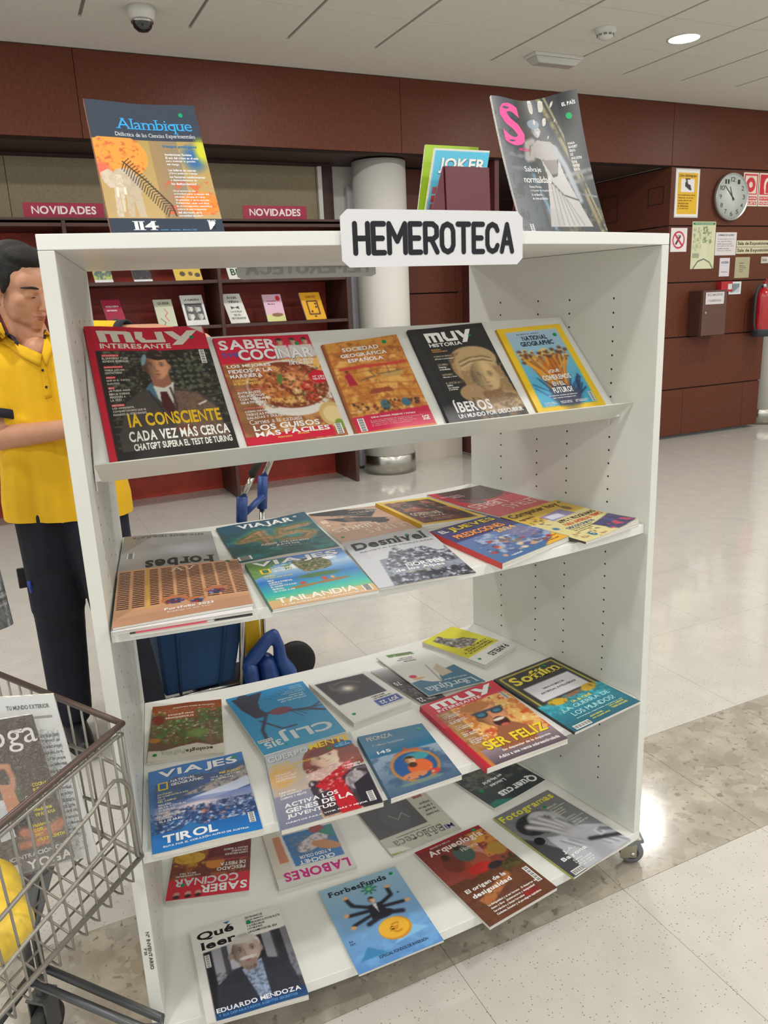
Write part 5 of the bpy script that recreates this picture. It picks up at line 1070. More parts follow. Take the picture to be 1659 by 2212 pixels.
def art_tirol(a):
    a.grad(0, 0, 1, .35, (60, 120, 190), (70, 120, 176)); a.poly([(0, .26), (.2, .2), (.4, .17), (.75, .2), (1, .1), (1, 1), (0, 1)], (66, 96, 146)); a.poly([(.3, .42), (.6, .32), (1, .16), (1, .32), (.6, .42)], (170, 160, 156)); a.mottle(.2, .15, 1, .45, 26, (84, 92, 110), .5, .58)
    a.poly([(.35, .48), (.6, .42), (1, .32), (1, .44), (.6, .52)], (196, 206, 226)); a.grad(0, .47, 1, .62, (120, 140, 190), (176, 160, 180), al=.8); a.ell(.45, .56, .3, .05, (226, 206, 206), soft=.7); a.ell(.15, .6, .3, .06, (206, 180, 186), soft=.7); a.rect(0, .66, 1, 1, (40, 84, 140)); a.mottle(0, .56, 1, .84, 24, (40, 62, 104), .42, .5); a.mottle(0, .55, 1, .84, 30, (196, 206, 226), .56, .62, .9); a.mottle(.4, .6, .8, .8, 18, (196, 130, 110), .58, .64, .9)
    a.poly([(.62, .66), (.64, .55), (.66, .66)], (96, 110, 150)); a.poly([(.76, .66), (.78, .52), (.81, .66)], (96, 110, 150)); a.grad(0, .80, 1, 1, (34, 100, 170), (30, 120, 196)); a.poly([(.18, .86), (.36, .74), (.55, .86)], (44, 110, 170)); a.mottle(0, .2, .4, .5, 20, (50, 86, 140), .5, .58, .8); a.rect(0, 0, .045, 1, (60, 120, 180), .5)
lt = Letters().t('VIAJES', .1, .035, .93, .155, W_, shadow=(60, 100, 150)).quad([(.09, .19), (.19, .19), (.19, .29), (.09, .29)], (220, 190, 60)).quad([(.107, .205), (.173, .205), (.173, .275), (.107, .275)], (60, 100, 160), .0006).t('NATIONAL', .22, .18, .47, .215, W_).t('GEOGRAPHIC', .22, .225, .55, .26, W_)
lt.lines(['SANTIAGO', 'DE COMPOSTELA MÁS', 'ALLÁ', 'DEL CAMINO'], .08, .33, .42, .03, (222, 214, 150), per=19).lines(['MALASIA', 'SELVA Y LITORAL', 'EN BORNEO', 'PERÚ,', 'LLANOS MÁGICOS', 'LUGARES', 'ISLA DE ARAN'], .08, .46, .42, .033, W_, per=19).t('MÉXICO', .72, .2, .94, .235, (222, 196, 90)).lines(['VIAJE AL CORAZÓN', 'DE LOS MAYAS'], .62, .25, .93, .03, W_).t('TIROL', .1, .83, .6, .92, W_).t('RUTA POR EL CORAZÓN ALPINO DE AUSTRIA', .1, .935, .88, .96, W_).disc(.9, .05, .025, .018, (60, 150, 80)).bars(.9, .78, .96, .9)
mag('blue travel magazine with snowy forest slopes over TIROL', 's3', [(320, 1669), (522, 1623), (568, 1790), (329, 1846)], .012, art_tirol, lt, group=G3, lifts=(0, .006, .004, 0), wave=.003, spine=(40, 110, 170))
def art_clij(a):
    a.rect(0, 0, 1, 1, (30, 134, 180)); a.grad(0, 0, 1, 1, (40, 140, 180), (26, 130, 184)); dk = (44, 50, 70)
    a.poly([(.55, .98), (.95, .95), (.9, .72), (.82, .55), (.66, .55), (.72, .75)], dk); a.ell(.8, .82, .12, .18, dk); a.line([(.68, .6), (.45, .56), (.2, .5), (.02, .42)], .022, dk); a.ell(.5, .58, .14, .06, (120, 60, 76), .1); a.line([(.7, .55), (.84, .35), (.86, .2), (.82, .14)], .02, dk); a.line([(.8, .5), (.62, .3), (.45, .3)], .014, dk)
    for k in range(8): a.line([(.4 - .04 * k, .55 - .01 * k), (.3 - .05 * k, .4 + .03 * k)], .005, dk); a.line([(.3 + .05 * k, .95 - .02 * k), (.2 + .06 * k, .85 - .02 * (k % 3))], .005, (30, 96, 130))
    a.line([(.0, .5), (.2, .52), (.4, .55)], .01, dk)
lt = Letters().t('CLIJ', .08, .10, .70, .28, (196, 206, 206), 'b').t('315', .72, .07, .93, .16, (190, 206, 206)).lines(['PANORAMA DEL AÑO', 'Libros infantiles', 'premiados'], .1, .7, .45, .04, (196, 220, 226)).lines(['Cuadernos de literatura', 'infantil y juvenil', 'Enero Febrero', 'Tinta fresca'], .06, .82, .36, .035, (186, 214, 226), 'r').bars(.80, .17, .97, .21, vert=False).disc(.7, .06, .012, .012, GREEN)
mag('bright blue upside down magazine with a dark tree creature', 's3', [(748, 1580), (570, 1632), (487, 1511), (653, 1471)], .008, art_clij, lt, group=G3, base=.006, wave=.001)
def art_cuerpo(a):
    a.grad(0, 0, 1, 1, (176, 186, 196), (196, 160, 130)); a.ell(.1, .35, .3, .2, (226, 176, 110), soft=.8); a.grad(0, .6, .4, 1, (110, 120, 160), (60, 90, 150), al=.6); hr = (124, 52, 40)
    a.ell(.68, .25, .30, .22, hr); a.ell(.52, .33, .16, .16, hr); a.ell(.88, .35, .15, .16, hr); a.face(.62, .265, .155, (232, 190, 166), hr, 'long', .18, 1, mouth=(226, 200, 190), tilt=-.25); a.ell(.64, .155, .2, .06, (110, 44, 36), -.25)
    a.poly([(.42, .98), (.36, .55), (.55, .42), (.85, .4), (1, .5), (1, .98)], (60, 52, 62)); a.poly([(.38, .42), (.72, .38), (.86, .42), (.8, .5), (.5, .56), (.4, .52)], (206, 170, 160)); a.poly([(.42, .6), (.84, .38), (.9, .46), (.52, .7)], (190, 36, 48)); a.poly([(.54, .58), (.7, .52), (.78, 1), (.58, 1)], (186, 30, 44)); a.mottle(.36, .36, .92, .7, 30, (236, 214, 206), .54, .6, .8); a.mottle(.45, .5, .8, 1, 26, (120, 20, 32), .6, .68, .7); a.ell(.85, .66, .12, .12, (170, 160, 166)); a.mottle(.75, .5, 1, .8, 20, (110, 100, 110), .5, .6, .8); a.ell(.82, .3, .06, .1, hr); a.poly([(.8, .7), (1, .6), (1, 1), (.8, 1)], (40, 38, 50))
lt = Letters().t('CUERPO', .02, .045, .47, .125, (206, 210, 212), shadow=(110, 120, 130)).t('MENTE', .49, .02, .96, .11, (230, 196, 50)).disc(.86, .15, .11, .042, (30, 130, 176)).t('nº 1', .82, .13, .9, .145, W_, lift=.0009).t('EN VIDA SANA', .78, .155, .94, .168, W_, lift=.0009)
lt.lines(['8 PLANTAS', 'CONTRA LA INFLAMACIÓN', 'INFLAMACIÓN'], .05, .17, .5, .045, (230, 190, 70), per=21).lines(['VERDURAS', 'RECETAS MUY', 'NUTRITIVAS'], .06, .32, .3, .035, W_, per=12).lines(['DIETA PARA', 'EL FRÍO'], .06, .44, .26, .035, (230, 180, 70), per=12).lines(['EJERCICIO', 'QUE ARMONIZA', 'CUERPO Y MENTE'], .06, .56, .32, .035, W_, per=14).lines(['REMEDIOS', 'NATURALES'], .78, .44, .98, .03, W_)
lt.t('ACTIVA LOS', .08, .715, .62, .765, W_).t('GENES DE LA', .08, .78, .75, .835, W_).t('JUVENTUD', .08, .85, .56, .905, W_).t('HÁBITOS PARA VIVIR MÁS Y MEJOR', .06, .93, .86, .955, W_).bars(.88, .83, .95, .95).disc(.69, .155, .025, .018, (20, 140, 60))
mag('health magazine with a smiling red-haired woman in a red scarf', 's3', [(572, 1634), (756, 1580), (829, 1733), (607, 1794)], .011, art_cuerpo, lt, group=G3, wave=.001, spine=(150, 170, 190))
def art_tun(a):
    a.rect(0, 0, 1, 1, (220, 220, 218)); a.rect(.12, .38, .93, .94, (52, 52, 56)); a.ell(.58, .68, .22, .14, (160, 150, 140), soft=.9); a.ell(.56, .68, .1, .08, (230, 226, 216), soft=.9)
    for k in range(6): a.line([(.3, .78 - .01 * k), (.42 + .03 * k, .86 + .015 * (k % 2)), (.76, .87 - .02 * k), (.82 - .02 * k, .7)], .006, (120, 120, 122), .5)
    a.rect(.05, .12, .45, .26, (44, 74, 150))
lt = Letters().t('JOT 22', .09, .14, .4, .235, W_).t('UN RUMBO EN', .12, .28, .42, .31, (70, 70, 74)).t('IMAGEN', .2, .325, .42, .355, (70, 70, 74)).disc(.88, .14, .03, .022, GREEN).t('Magazine de ciencia', .05, .085, .45, .1, (90, 90, 94))
mag('thick white journal with a dark tunnel photograph, lying upside down', 's3', [(889, 1514), (764, 1561), (666, 1477), (792, 1448)], .013, art_tun, lt, group=G3, name='journal')
def art_dark22(a): a.rect(0, 0, 1, 1, (44, 44, 48)); a.mottle(0, .2, 1, 1, 14, (110, 112, 116), .52, .62); a.grad(0, .55, 1, 1, (60, 60, 64), (196, 198, 200)); a.spots(0, .2, 1, .6, 12, .03, [(150, 30, 50), (190, 190, 190)]); a.rect(0, .48, 1, .56, (30, 30, 34))
mag('black and grey quarterly partly hidden under the white and blue magazine', 's3', [(966, 1508), (911, 1521), (800, 1450), (868, 1432)], .005, art_dark22, Letters().t('22', .72, .04, .92, .14, (210, 206, 200)).t('OTOÑO', .3, .05, .62, .1, (200, 196, 190)).t('70', .72, .5, .92, .6, (210, 206, 200)), group=G3)
def art_lib(a): a.rect(0, 0, 1, 1, (214, 212, 208)); a.poly([(0, 0), (1, 0), (1, .3), (.82, .32), (.7, .24), (.55, .2), (.45, .34), (.25, .45), (0, .5)], (62, 112, 140)); a.poly([(.2, .34), (.45, .30), (.4, .5), (.22, .6)], (190, 180, 160)); a.line([(.55, .22), (.42, .62)], .005, (90, 90, 90)); a.ell(.85, .42, .06, .035, (190, 40, 60)); a.ell(.8, .36, .1, .02, (206, 160, 100)); a.mottle(.3, .93, .8, 1, 12, (90, 120, 70), .3, .45)
mag('white and blue book magazine with small drawings, lying upside down in the middle', 's3', [(1049, 1471), (925, 1503), (812, 1420), (918, 1402)], .004, art_lib, Letters().t('Librújula', .06, .04, .92, .19, (206, 214, 220), 'r', 1).t('REVISTA DE LIBROS', .1, .20, .5, .225, (206, 214, 220)).lines(['VARGAS LLOSA', 'Y ANTONI ÁLVAREZ', 'BAJO LA LUPA'], .42, .76, .75, .045, (70, 70, 70)), group=G3, base=.0056, wave=.001)
def art_pap(a): a.rect(0, 0, 1, 1, (222, 222, 218)); a.rect(0, .26, 1, 1, (206, 200, 44)); a.poly([(.2, .5), (.5, .44), (.75, .5), (.8, .62), (.85, .9), (.6, .95), (.55, .8), (.3, .66)], (120, 116, 110)); a.inside([(.2, .5), (.5, .44), (.75, .5), (.8, .62), (.85, .9), (.6, .95), (.55, .8), (.3, .66)], lambda: (a.mottle(.2, .42, .88, .95, 18, (40, 40, 40), .48, .56), a.mottle(.2, .42, .88, .95, 26, (214, 208, 196), .54, .62)))
mag('thick acid yellow journal with a soldier engraving in a rear corner', 's3', [(1115, 1394), (1048, 1436), (912, 1387), (977, 1353)], .014, art_pap, Letters().t('PAPELES', .08, .06, .62, .16, (50, 50, 50)).lines(['GEOPOLÍTICA', 'TERRITORIO Y', 'CONFLICTOS'], .1, .29, .9, .055, (60, 56, 30)).disc(.88, .14, .035, .022, GREEN), group=G3, name='journal')
def art_peon(a):
    a.rect(0, 0, 1, .4, (44, 110, 146)); a.grad(0, .4, 1, 1, (140, 160, 176), (70, 96, 124)); a.mottle(0, .4, 1, 1, 5, (60, 84, 116), .52, .65, .8); a.poly([(.3, .45), (.5, .38), (.52, .33), (.56, .38), (.72, .4), (.7, .46)], (170, 90, 70)); a.ell(.53, .66, .34, .25, (170, 120, 70)); a.ell(.53, .66, .295, .215, (40, 84, 140)); a.ell(.6, .54, .18, .07, (60, 140, 150)); a.ell(.58, .70, .17, .12, (206, 96, 50)); a.face(.50, .575, .075, (196, 150, 116), (60, 40, 30)); a.ell(.5, .645, .06, .04, (70, 44, 30)); a.ell(.45, .8, .18, .05, (196, 120, 80)); a.ell(.72, .82, .08, .04, (190, 60, 60)); a.spots(.3, .75, .75, .85, 10, .02, [(206, 150, 110), (40, 84, 110)]); a.ell(.5, .90, .3, .025, (110, 130, 120))
mag('blue book magazine with a bearded captain in a round porthole', 's3', [(772, 1592), (911, 1562), (998, 1673), (844, 1725)], .013, art_peon, Letters().t('PEONZA', .1, .05, .48, .12, (206, 200, 190), 'r').t('7 relatos fantásticos', .13, .19, .6, .225, (196, 206, 210), 'r').t('· 145', .14, .31, .34, .36, W_).disc(.9, .09, .03, .022, (60, 170, 120)), group=G3, spine=(40, 90, 124))
def art_muy2(a):
    a.rect(0, 0, 1, 1, (196, 120, 60)); a.mottle(0, .15, 1, .8, 6, (226, 176, 100), .45, .58); a.mottle(0, .15, 1, .8, 10, (196, 66, 36), .55, .63, .9); a.mottle(0, .15, 1, .8, 18, (244, 214, 150), .6, .66, .9); a.spots(.1, .2, 1, .75, 60, .01, [(120, 40, 30), (250, 230, 180)]); a.grad(.1, .8, 1, 1, (150, 140, 160), (70, 66, 90), al=.85)
    a.poly([(.35, .75), (.6, .5), (.8, .7), (.75, .9), (.3, .9)], (150, 90, 60)); a.ell(.53, .30, .2, .09, (190, 130, 70), .1); a.face(.57, .44, .17, (206, 140, 100), (176, 116, 64), 'none', .35, 1); a.ell(.5, .27, .18, .06, (176, 112, 56), .1); a.ell(.48, .395, .075, .045, (40, 50, 60)); a.ell(.68, .40, .075, .04, (40, 50, 60)); a.ell(.48, .395, .05, .028, (60, 130, 160)); a.ell(.68, .40, .05, .025, (60, 130, 160)); a.line([(.4, .36), (.76, .365)], .018, (56, 66, 84)); a.ell(.6, .55, .09, .07, (60, 20, 20)); a.ell(.6, .515, .075, .02, (230, 222, 210)); a.ell(.6, .6, .05, .02, (190, 90, 80))
    a.rect(0, 0, 1, .19, (196, 34, 62)); a.rect(0, 0, .05, 1, (186, 26, 54)); a.rect(.05, .19, .25, .8, (60, 30, 30), .35)
lt = lt_masthead(.1, .93, .03, .13, c=W_)
for k, ls in enumerate((['LAS CLAVES DE', 'LA MEMORIA', 'Y EL SUEÑO'], ['IA: ROBOTS', 'QUE SIENTEN'], ['LOS HIJOS DE', 'LA TIERRA'], ['VIDA EN MARTE', 'HOY MISMO'], ['CUANDO EL MAR', 'ERA NEGRO', 'Y FRÍO'])): lt.t('CIENCIA', .1, .22 + .1 * k, .2, .235 + .1 * k, (226, 190, 170)).lines(ls, .1, .245 + .1 * k, .32, .022, W_)
lt.t('SER FELIZ', .18, .715, .95, .83, (236, 206, 50), shadow=(110, 50, 30)).t('Sin depender de la dopamina', .3, .865, .9, .90, W_).t('Adiós a una mente sobreestimulada', .2, .92, .95, .955, W_).bars(.9, .2, .955, .31)
mag('thick red magazine with a laughing man in mirrored sunglasses', 's3', [(907, 1526), (1063, 1469), (1227, 1595), (1052, 1660)], .014, art_muy2, lt, group=G3, spine=(180, 26, 54), wave=.001)
def art_sof(a):
    a.rect(0, 0, 1, 1, (54, 52, 56)); a.line([(.06, .6), (.06, .04), (.94, .04), (.94, .6)], .012, (222, 206, 70)); a.grad(0, .58, 1, 1, (50, 150, 170), (36, 92, 110)); a.mottle(0, .56, 1, .75, 16, (80, 190, 206), .52, .6, .8); a.poly([(.14, .28), (.88, .28), (.88, .54), (.14, .54)], (216, 216, 222)); a.ell(.28, .60, .13, .05, (206, 170, 50), .2); a.ell(.8, .58, .12, .05, (206, 170, 50), -.2); a.poly([(.35, .6), (.5, .56), (.72, .56), (.6, .61)], (150, 110, 90)); a.mottle(.15, .55, .95, .66, 26, (70, 56, 40), .58, .66, .7)
mag('dark and teal film magazine with a yellow title above a white card', 's3', [(1066, 1468), (1190, 1419), (1384, 1515), (1242, 1582)], .007, art_sof, Letters().t('Sofilm', .12, .08, .9, .22, (226, 210, 80), 'b', 1).t('NUEVO NO DIRECTOR', .34, .365, .68, .39, (70, 70, 76)).t('ARTIFICIAL INTELLIGENCE', .24, .42, .8, .445, (70, 70, 76)).t('IA & CINE', .4, .655, .7, .69, (226, 210, 80)).t('¿LA GUERRA DE', .16, .705, .9, .765, (180, 226, 232), 'r').t('LOS MUNDOS?', .22, .785, .86, .84, (180, 226, 232), 'r').t('entrevistas, reportajes, estrenos y más', .2, .865, .9, .88, (200, 226, 226)).lines(['ADAM DRIVER,', 'SUS MEJORES AÑOS'], .34, .905, .6, .03, (222, 214, 80)).lines(['LOS A. QUERIDOS', 'TODOS LOS PLANES'], .66, .885, .9, .03, (222, 214, 80)).bars(.05, .93, .28, .985, vert=False).disc(.75, .085, .025, .018, GREEN), group=G3, spine=(40, 40, 44))

# ---- bottom shelf
G4 = 'magazines lying on the bottom shelf'
def art_sab2(a):
    a.rect(0, 0, 1, 1, (110, 50, 40)); a.mottle(0, .25, 1, 1, 9, (150, 90, 50), .5, .6); a.ell(.78, .52, .2, .08, (206, 166, 60)); a.mottle(.55, .4, 1, .62, 22, (190, 140, 40), .5, .56); a.ell(.45, .42, .12, .08, (206, 130, 50)); a.rect(0, .45, .55, 1, (90, 20, 36), .6); a.rect(0, 0, 1, .25, (200, 26, 54))
    for x in (.62, .74, .88): a.ell(x, .06, .04, .03, (196, 150, 126)); a.ell(x, .03, .04, .02, (40, 26, 26))
lt = Letters().t('SABER', .03, .04, .6, .14, W_).t('COCINAR', .14, .15, .93, .25, (206, 206, 206)).t('LOS COCINEROS', .62, .275, .92, .295, W_).t('DE LA TELE', .68, .305, .88, .325, W_).t('PESCADO', .06, .3, .42, .345, W_).t('DE FIESTA', .06, .36, .38, .405, W_).t('Fácil y delicioso', .04, .43, .4, .46, (226, 80, 100), 'r').lines(['LOMOS RELLENOS', 'CON GAMBAS', 'SALSAS Y GUISOS'], .04, .5, .35, .035, W_).disc(.82, .17, .028, .02, GREEN)
mag('red cookery magazine lying upside down at the left of the bottom shelf', 's4', [(538, 1923), (357, 1947)], .009, art_sab2, lt, group=G4, length=.275)
def art_lab(a):
    a.rect(0, 0, 1, 1, (206, 204, 200)); a.poly([(.08, .22), (.72, .22), (.76, .7), (.08, .7)], (40, 110, 170)); a.ell(.4, .5, .25, .09, (206, 196, 200), -.5); a.mottle(.15, .35, .7, .66, 26, (130, 120, 130), .5, .56, .8); a.ell(.25, .42, .2, .06, (190, 130, 90), .5); a.ell(.3, .68, .1, .06, (150, 60, 70)); a.poly([(.1, .7), (.3, .62), (.1, .5)], (40, 130, 120)); a.poly([(.76, .1), (1, .1), (1, .9), (.82, .9)], (200, 194, 180)); a.poly([(.78, .3), (.9, .3), (.9, .7), (.8, .7)], (190, 120, 90))
mag('craft magazine titled in magenta, upside down under a curled page', 's4', [(772, 1873), (602, 1917)], .009, art_lab, Letters().t('LABORES', .06, .04, .9, .165, (196, 34, 126)).t('CROCHET', .2, .22, .66, .28, W_).t('A TODO COLOR', .22, .3, .64, .345, W_), group=G4, length=.27, lifts=(0, .004, 0, 0))
mag('pale grey library journal with a large black photo, lying upside down', 's4', [(997, 1790), (848, 1850)], .005, lambda a: a.rect(0, 0, 1, 1, (176, 174, 160)).rect(.3, .25, 1, .9, (50, 50, 54)).ell(.6, .5, .2, .2, (60, 60, 66)).line([(.45, .4), (.5, .5), (.6, .42), (.68, .52)], .006, (150, 150, 150)).poly([(.72, .0), (1, .02), (1, .12), (.8, .07)], (206, 204, 196)).poly([(.75, .0), (1, .0), (1, .03)], (150, 150, 70)), Letters().t('Mi', .04, .06, .16, .13, (90, 80, 150)).t('Biblioteca', .18, .06, .88, .17, (120, 118, 108), 'r', 1).t('La revista del mundo bibliotecario', .3, .19, .8, .205, (110, 108, 100)).lines(['Una pasión', 'de papel', 'y de libros', 'antiguos'], .05, .32, .26, .06, (90, 86, 80)).quad([(.08, .62), (.22, .62), (.22, .76), (.08, .76)], (150, 90, 80)).disc(.15, .69, .05, .035, (206, 196, 186)), group=G4, length=.285, name='journal')
def art_que(a): a.rect(0, 0, 1, 1, (46, 56, 58)); a.mottle(0, .3, 1, 1, 16, (96, 96, 84), .5, .6); a.rect(0, 0, 1, .22, (38, 50, 52)); a.poly([(.6, 0), (1, .0), (1, .08), (.85, .1)], (20, 110, 96))
mag('dark wildlife magazine lying upside down in the right corner of the bottom shelf', 's4', [(1178, 1684), (1068, 1746)], .006, art_que, Letters().t('Quercus', .04, .06, .72, .2, W_, 'b', 1).t("Linces", .4, .28, .68, .33, W_).t('en Madrid', .36, .36, .72, .41, W_).disc(.86, .3, .035, .025, GREEN), group=G4, length=.27, lifts=(.006, .004, 0, 0))
def art_arq(a):
    a.rect(0, 0, 1, 1, (120, 50, 46)); a.grad(0, 0, 1, .5, (110, 44, 44), (150, 70, 60)); a.rect(0, .5, 1, 1, (104, 62, 42)); a.poly([(.45, .12), (.75, .12), (.72, .4), (.48, .38)], (190, 130, 126)); a.mottle(.6, .05, 1, .4, 10, (196, 130, 60), .45, .55); a.ell(.82, .16, .09, .05, (206, 150, 60)); a.ell(.9, .34, .12, .09, (170, 130, 56)); a.ell(.86, .56, .14, .06, (90, 84, 46)); a.mottle(.75, .45, 1, .65, 20, (60, 56, 30), .5, .56)
    for x, y, c in ((.35, .42, (150, 60, 44)), (.58, .38, (160, 84, 60)), (.28, .3, (110, 50, 40)), (.5, .24, (70, 90, 86))): a.ell(x, y, .13, .11, c); a.ell(x - .02, y - .1, .05, .04, (60, 34, 28))
    a.ell(.5, .46, .16, .06, (190, 40, 36)); a.ell(.68, .5, .1, .04, (40, 36, 44)); a.poly([(.15, .75), (.7, .6), (.75, .66), (.2, .85)], (170, 106, 60)); a.ell(.72, .9, .12, .05, (140, 40, 36)); a.rect(0, 0, 1, .035, (150, 26, 36)); a.mottle(0, .5, 1, 1, 26, (80, 44, 32), .55, .65, .6)
mag('dark red archaeology magazine with a painted tribal market scene', 's4', [(895, 1842), (1033, 1782), (1204, 1917), (1058, 2003)], .009, art_arq, Letters().t('Arqueología', .12, .06, .93, .155, (226, 214, 206)).t('Historia', .5, .175, .75, .22, (222, 206, 200), 'r', 1).t('REVISTA DE LA', .2, .03, .5, .05, (206, 180, 176)).t('El origen de la', .1, .60, .68, .655, W_).t('desigualdad', .12, .67, .68, .73, W_).lines(['La desigualdad y el ser humano · El despertar del', 'deseo y libre · ¿Sedentarismo y desigualdad?', 'Servidumbre y linajes formados', 'Ciudades, Estados y el paradigma capitalista'], .18, .82, .9, .036, W_).bars(.89, .66, .96, .86).disc(.88, .035, .025, .018, GREEN), group=G4, wave=.001)
def art_foto(a):
    a.grad(0, 0, 1, 1, (112, 112, 116), (140, 142, 148)); a.poly([(0, .38), (.12, .5), (.3, .78), (.25, 1), (0, 1)], (66, 66, 72)); a.ell(.33, .30, .26, .15, (34, 34, 38)); a.mottle(.1, .15, .6, .45, 30, (70, 70, 76), .55, .62, .6)
    a.face(.50, .36, .21, (172, 172, 176), (34, 34, 38), 'none', .5, 1, mouth=(110, 110, 114), tilt=-.5); a.poly([(.25, .5), (.42, .56), (.62, .52), (.8, .58), (1, .70), (1, 1), (.22, 1)], (182, 184, 192))
    for x in range(6): a.line([(.35 + .1 * x, .62 + .03 * x), (.48 + .1 * x, .82 + .03 * x)], .018, (132, 134, 144), .8); a.line([(.38 + .1 * x, .62 + .03 * x), (.51 + .1 * x, .82 + .03 * x)], .012, (206, 208, 214), .8)
    for p_, w in (([(.56, .66), (.40, .44), (.22, .30)], .052), ([(.60, .62), (.46, .40), (.34, .26)], .050), ([(.64, .60), (.54, .40), (.46, .27)], .046), ([(.66, .62), (.64, .48), (.60, .38)], .040)): a.line([(x + .016, y + .010) for x, y in p_], w, (84, 84, 90)); a.line(p_, w * .85, (186, 186, 190)); a.line([(x - .010, y - .004) for x, y in p_], w * .3, (214, 214, 216), .8)
    a.line([(.58, .60), (.66, .70), (.60, .98)], .12, (160, 160, 166)); a.line([(.62, .60), (.72, .70), (1, .80)], .10, (176, 176, 182)); a.line([(.66, .76), (1, .88)], .035, (48, 48, 56)); a.rect(.80, .69, .90, .79, (206, 206, 210)); a.rect(.825, .71, .875, .77, (150, 150, 158)); a.line([(.9, .72), (1, .78)], .03, (110, 112, 124))
mag('black and white film magazine showing a hand over a face', 's4', [(1066, 1767), (1183, 1706), (1363, 1814), (1240, 1896)], .006, art_foto, Letters().t('Fotogramas', .03, .035, .95, .15, (214, 208, 70)).t('J.A.', .2, .715, .4, .765, W_, 'b', 1).t('Bayona', .1, .775, .5, .835, W_, 'b', 1).lines(['Cuenta', 'La sociedad', 'de la nieve', 'y su viaje'], .2, .85, .46, .028, W_).lines(['ESPECIAL 2023', 'Los mejores estrenos', 'Series del año', 'El documental', 'Ridley Scott'], .68, .2, .94, .035, (206, 206, 190)).lines(['ENTREVISTAS', 'Todos los premios', 'Adam Driver', 'La moda en cine'], .72, .42, .97, .035, (206, 206, 190)).disc(.68, .18, .025, .018, GREEN).disc(.14, .5, .07, .05, (30, 30, 34)).bars(.04, .93, .22, .99, vert=False), group=G4, spine=(170, 166, 90))
def art_ff(a):
    a.grad(0, 0, 1, 1, (150, 186, 206), (90, 140, 200)); a.mottle(0, .6, 1, 1, 5, (120, 176, 226), .5, .65, .6); a.poly([(.08, .9), (.22, .78), (.4, .9)], (60, 130, 180)); a.poly([(.5, .85), (.75, .7), (.95, .8)], (130, 186, 226)); dk = (34, 36, 48)
    a.ell(.56, .50, .13, .05, dk); a.poly([(.44, .36), (.6, .36), (.64, .52), (.42, .52)], dk); a.line([(.45, .38), (.28, .30), (.25, .2)], .024, dk); a.line([(.6, .38), (.76, .32), (.76, .22)], .024, dk); a.line([(.45, .42), (.2, .4)], .024, dk); a.line([(.6, .42), (.85, .44)], .024, dk); a.line([(.45, .47), (.2, .52)], .022, dk); a.line([(.36, .56), (.6, .5), (.78, .54)], .03, dk)
    for x, y in ((.25, .19), (.77, .21), (.17, .39), (.9, .44), (.18, .54)): a.ell(x, y, .035, .02, (222, 170, 120))
    a.face(.52, .31, .038, (222, 180, 150), (40, 34, 34)); a.poly([(.5, .36), (.55, .36), (.53, .47)], (226, 226, 226)); a.ell(.6, .69, .19, .125, (206, 140, 40)); a.ell(.59, .68, .175, .112, (232, 176, 56))
    for k in range(8): an = k * PI / 4; a.line([(.56 + .02 * math.cos(an), .17 + .02 * math.sin(an)), (.56 + .09 * math.cos(an), .17 + .06 * math.sin(an))], .012, (40, 120, 100))
    a.ell(.56, .17, .03, .02, (120, 190, 120)); a.ell(.3, .28, .012, .008, dk); a.ell(.85, .32, .012, .008, dk)
mag('pale blue finance magazine with a many-armed businessman on a gold coin', 's4', [(687, 1926), (853, 1871), (959, 2031), (775, 2106)], .006, art_ff, Letters().t('ForbesFunds', .08, .06, .82, .125, (44, 52, 62), 'b', 1).t('€', .53, .63, .67, .75, (206, 140, 40)).t('ESPECIAL FONDOS DE INVERSIÓN', .28, .895, .86, .935, (40, 60, 90)).disc(.9, .075, .025, .018, GREEN).lines(['84', 'nov'], .06, .66, .12, .03, (60, 70, 90)), group=G4)
def art_ql(a):
    a.rect(0, 0, 1, .28, (222, 220, 214)); a.rect(0, .24, 1, 1, (70, 70, 80)); a.rect(0, 0, .09, 1, (218, 216, 210)); 
    for x, c in ((.18, (150, 150, 160)), (.34, (170, 170, 180)), (.62, (40, 38, 46)), (.72, (140, 142, 152)), (.84, (50, 48, 56)), (.93, (120, 120, 130))): a.rect(x, .24, x + .1, .8, c)
    a.rect(.09, .24, .17, 1, (34, 32, 38)); a.poly([(0, .24), (.09, .24), (.09, 1), (0, 1)], (218, 216, 210)); a.poly([(0, 0), (1, 0), (1, .255), (.6, .27), (0, .29)], (222, 220, 214))
    a.poly([(.12, 1), (.16, .68), (.36, .56), (.7, .52), (.92, .6), (.99, 1)], (50, 54, 64)); a.poly([(.44, .58), (.66, .52), (.66, .95), (.56, .95)], (150, 166, 196)); a.line([(.58, .6), (.6, .9)], .005, (110, 124, 150)); a.face(.53, .40, .155, (176, 156, 146), (186, 180, 176), 'short', .35, 1, age=.8); a.ell(.52, .275, .16, .045, (196, 192, 188), soft=.4); a.ell(.53, .475, .09, .02, (206, 200, 196)); a.poly([(.42, .52), (.62, .5), (.6, .6), (.5, .62)], (150, 130, 122)); a.ell(.36, .42, .03, .035, (150, 130, 120)); a.mottle(.12, .55, .99, 1, 40, (36, 40, 50), .5, .65, .5); a.grad(.09, .9, 1, 1, (30, 60, 110), (30, 90, 160), al=.7)
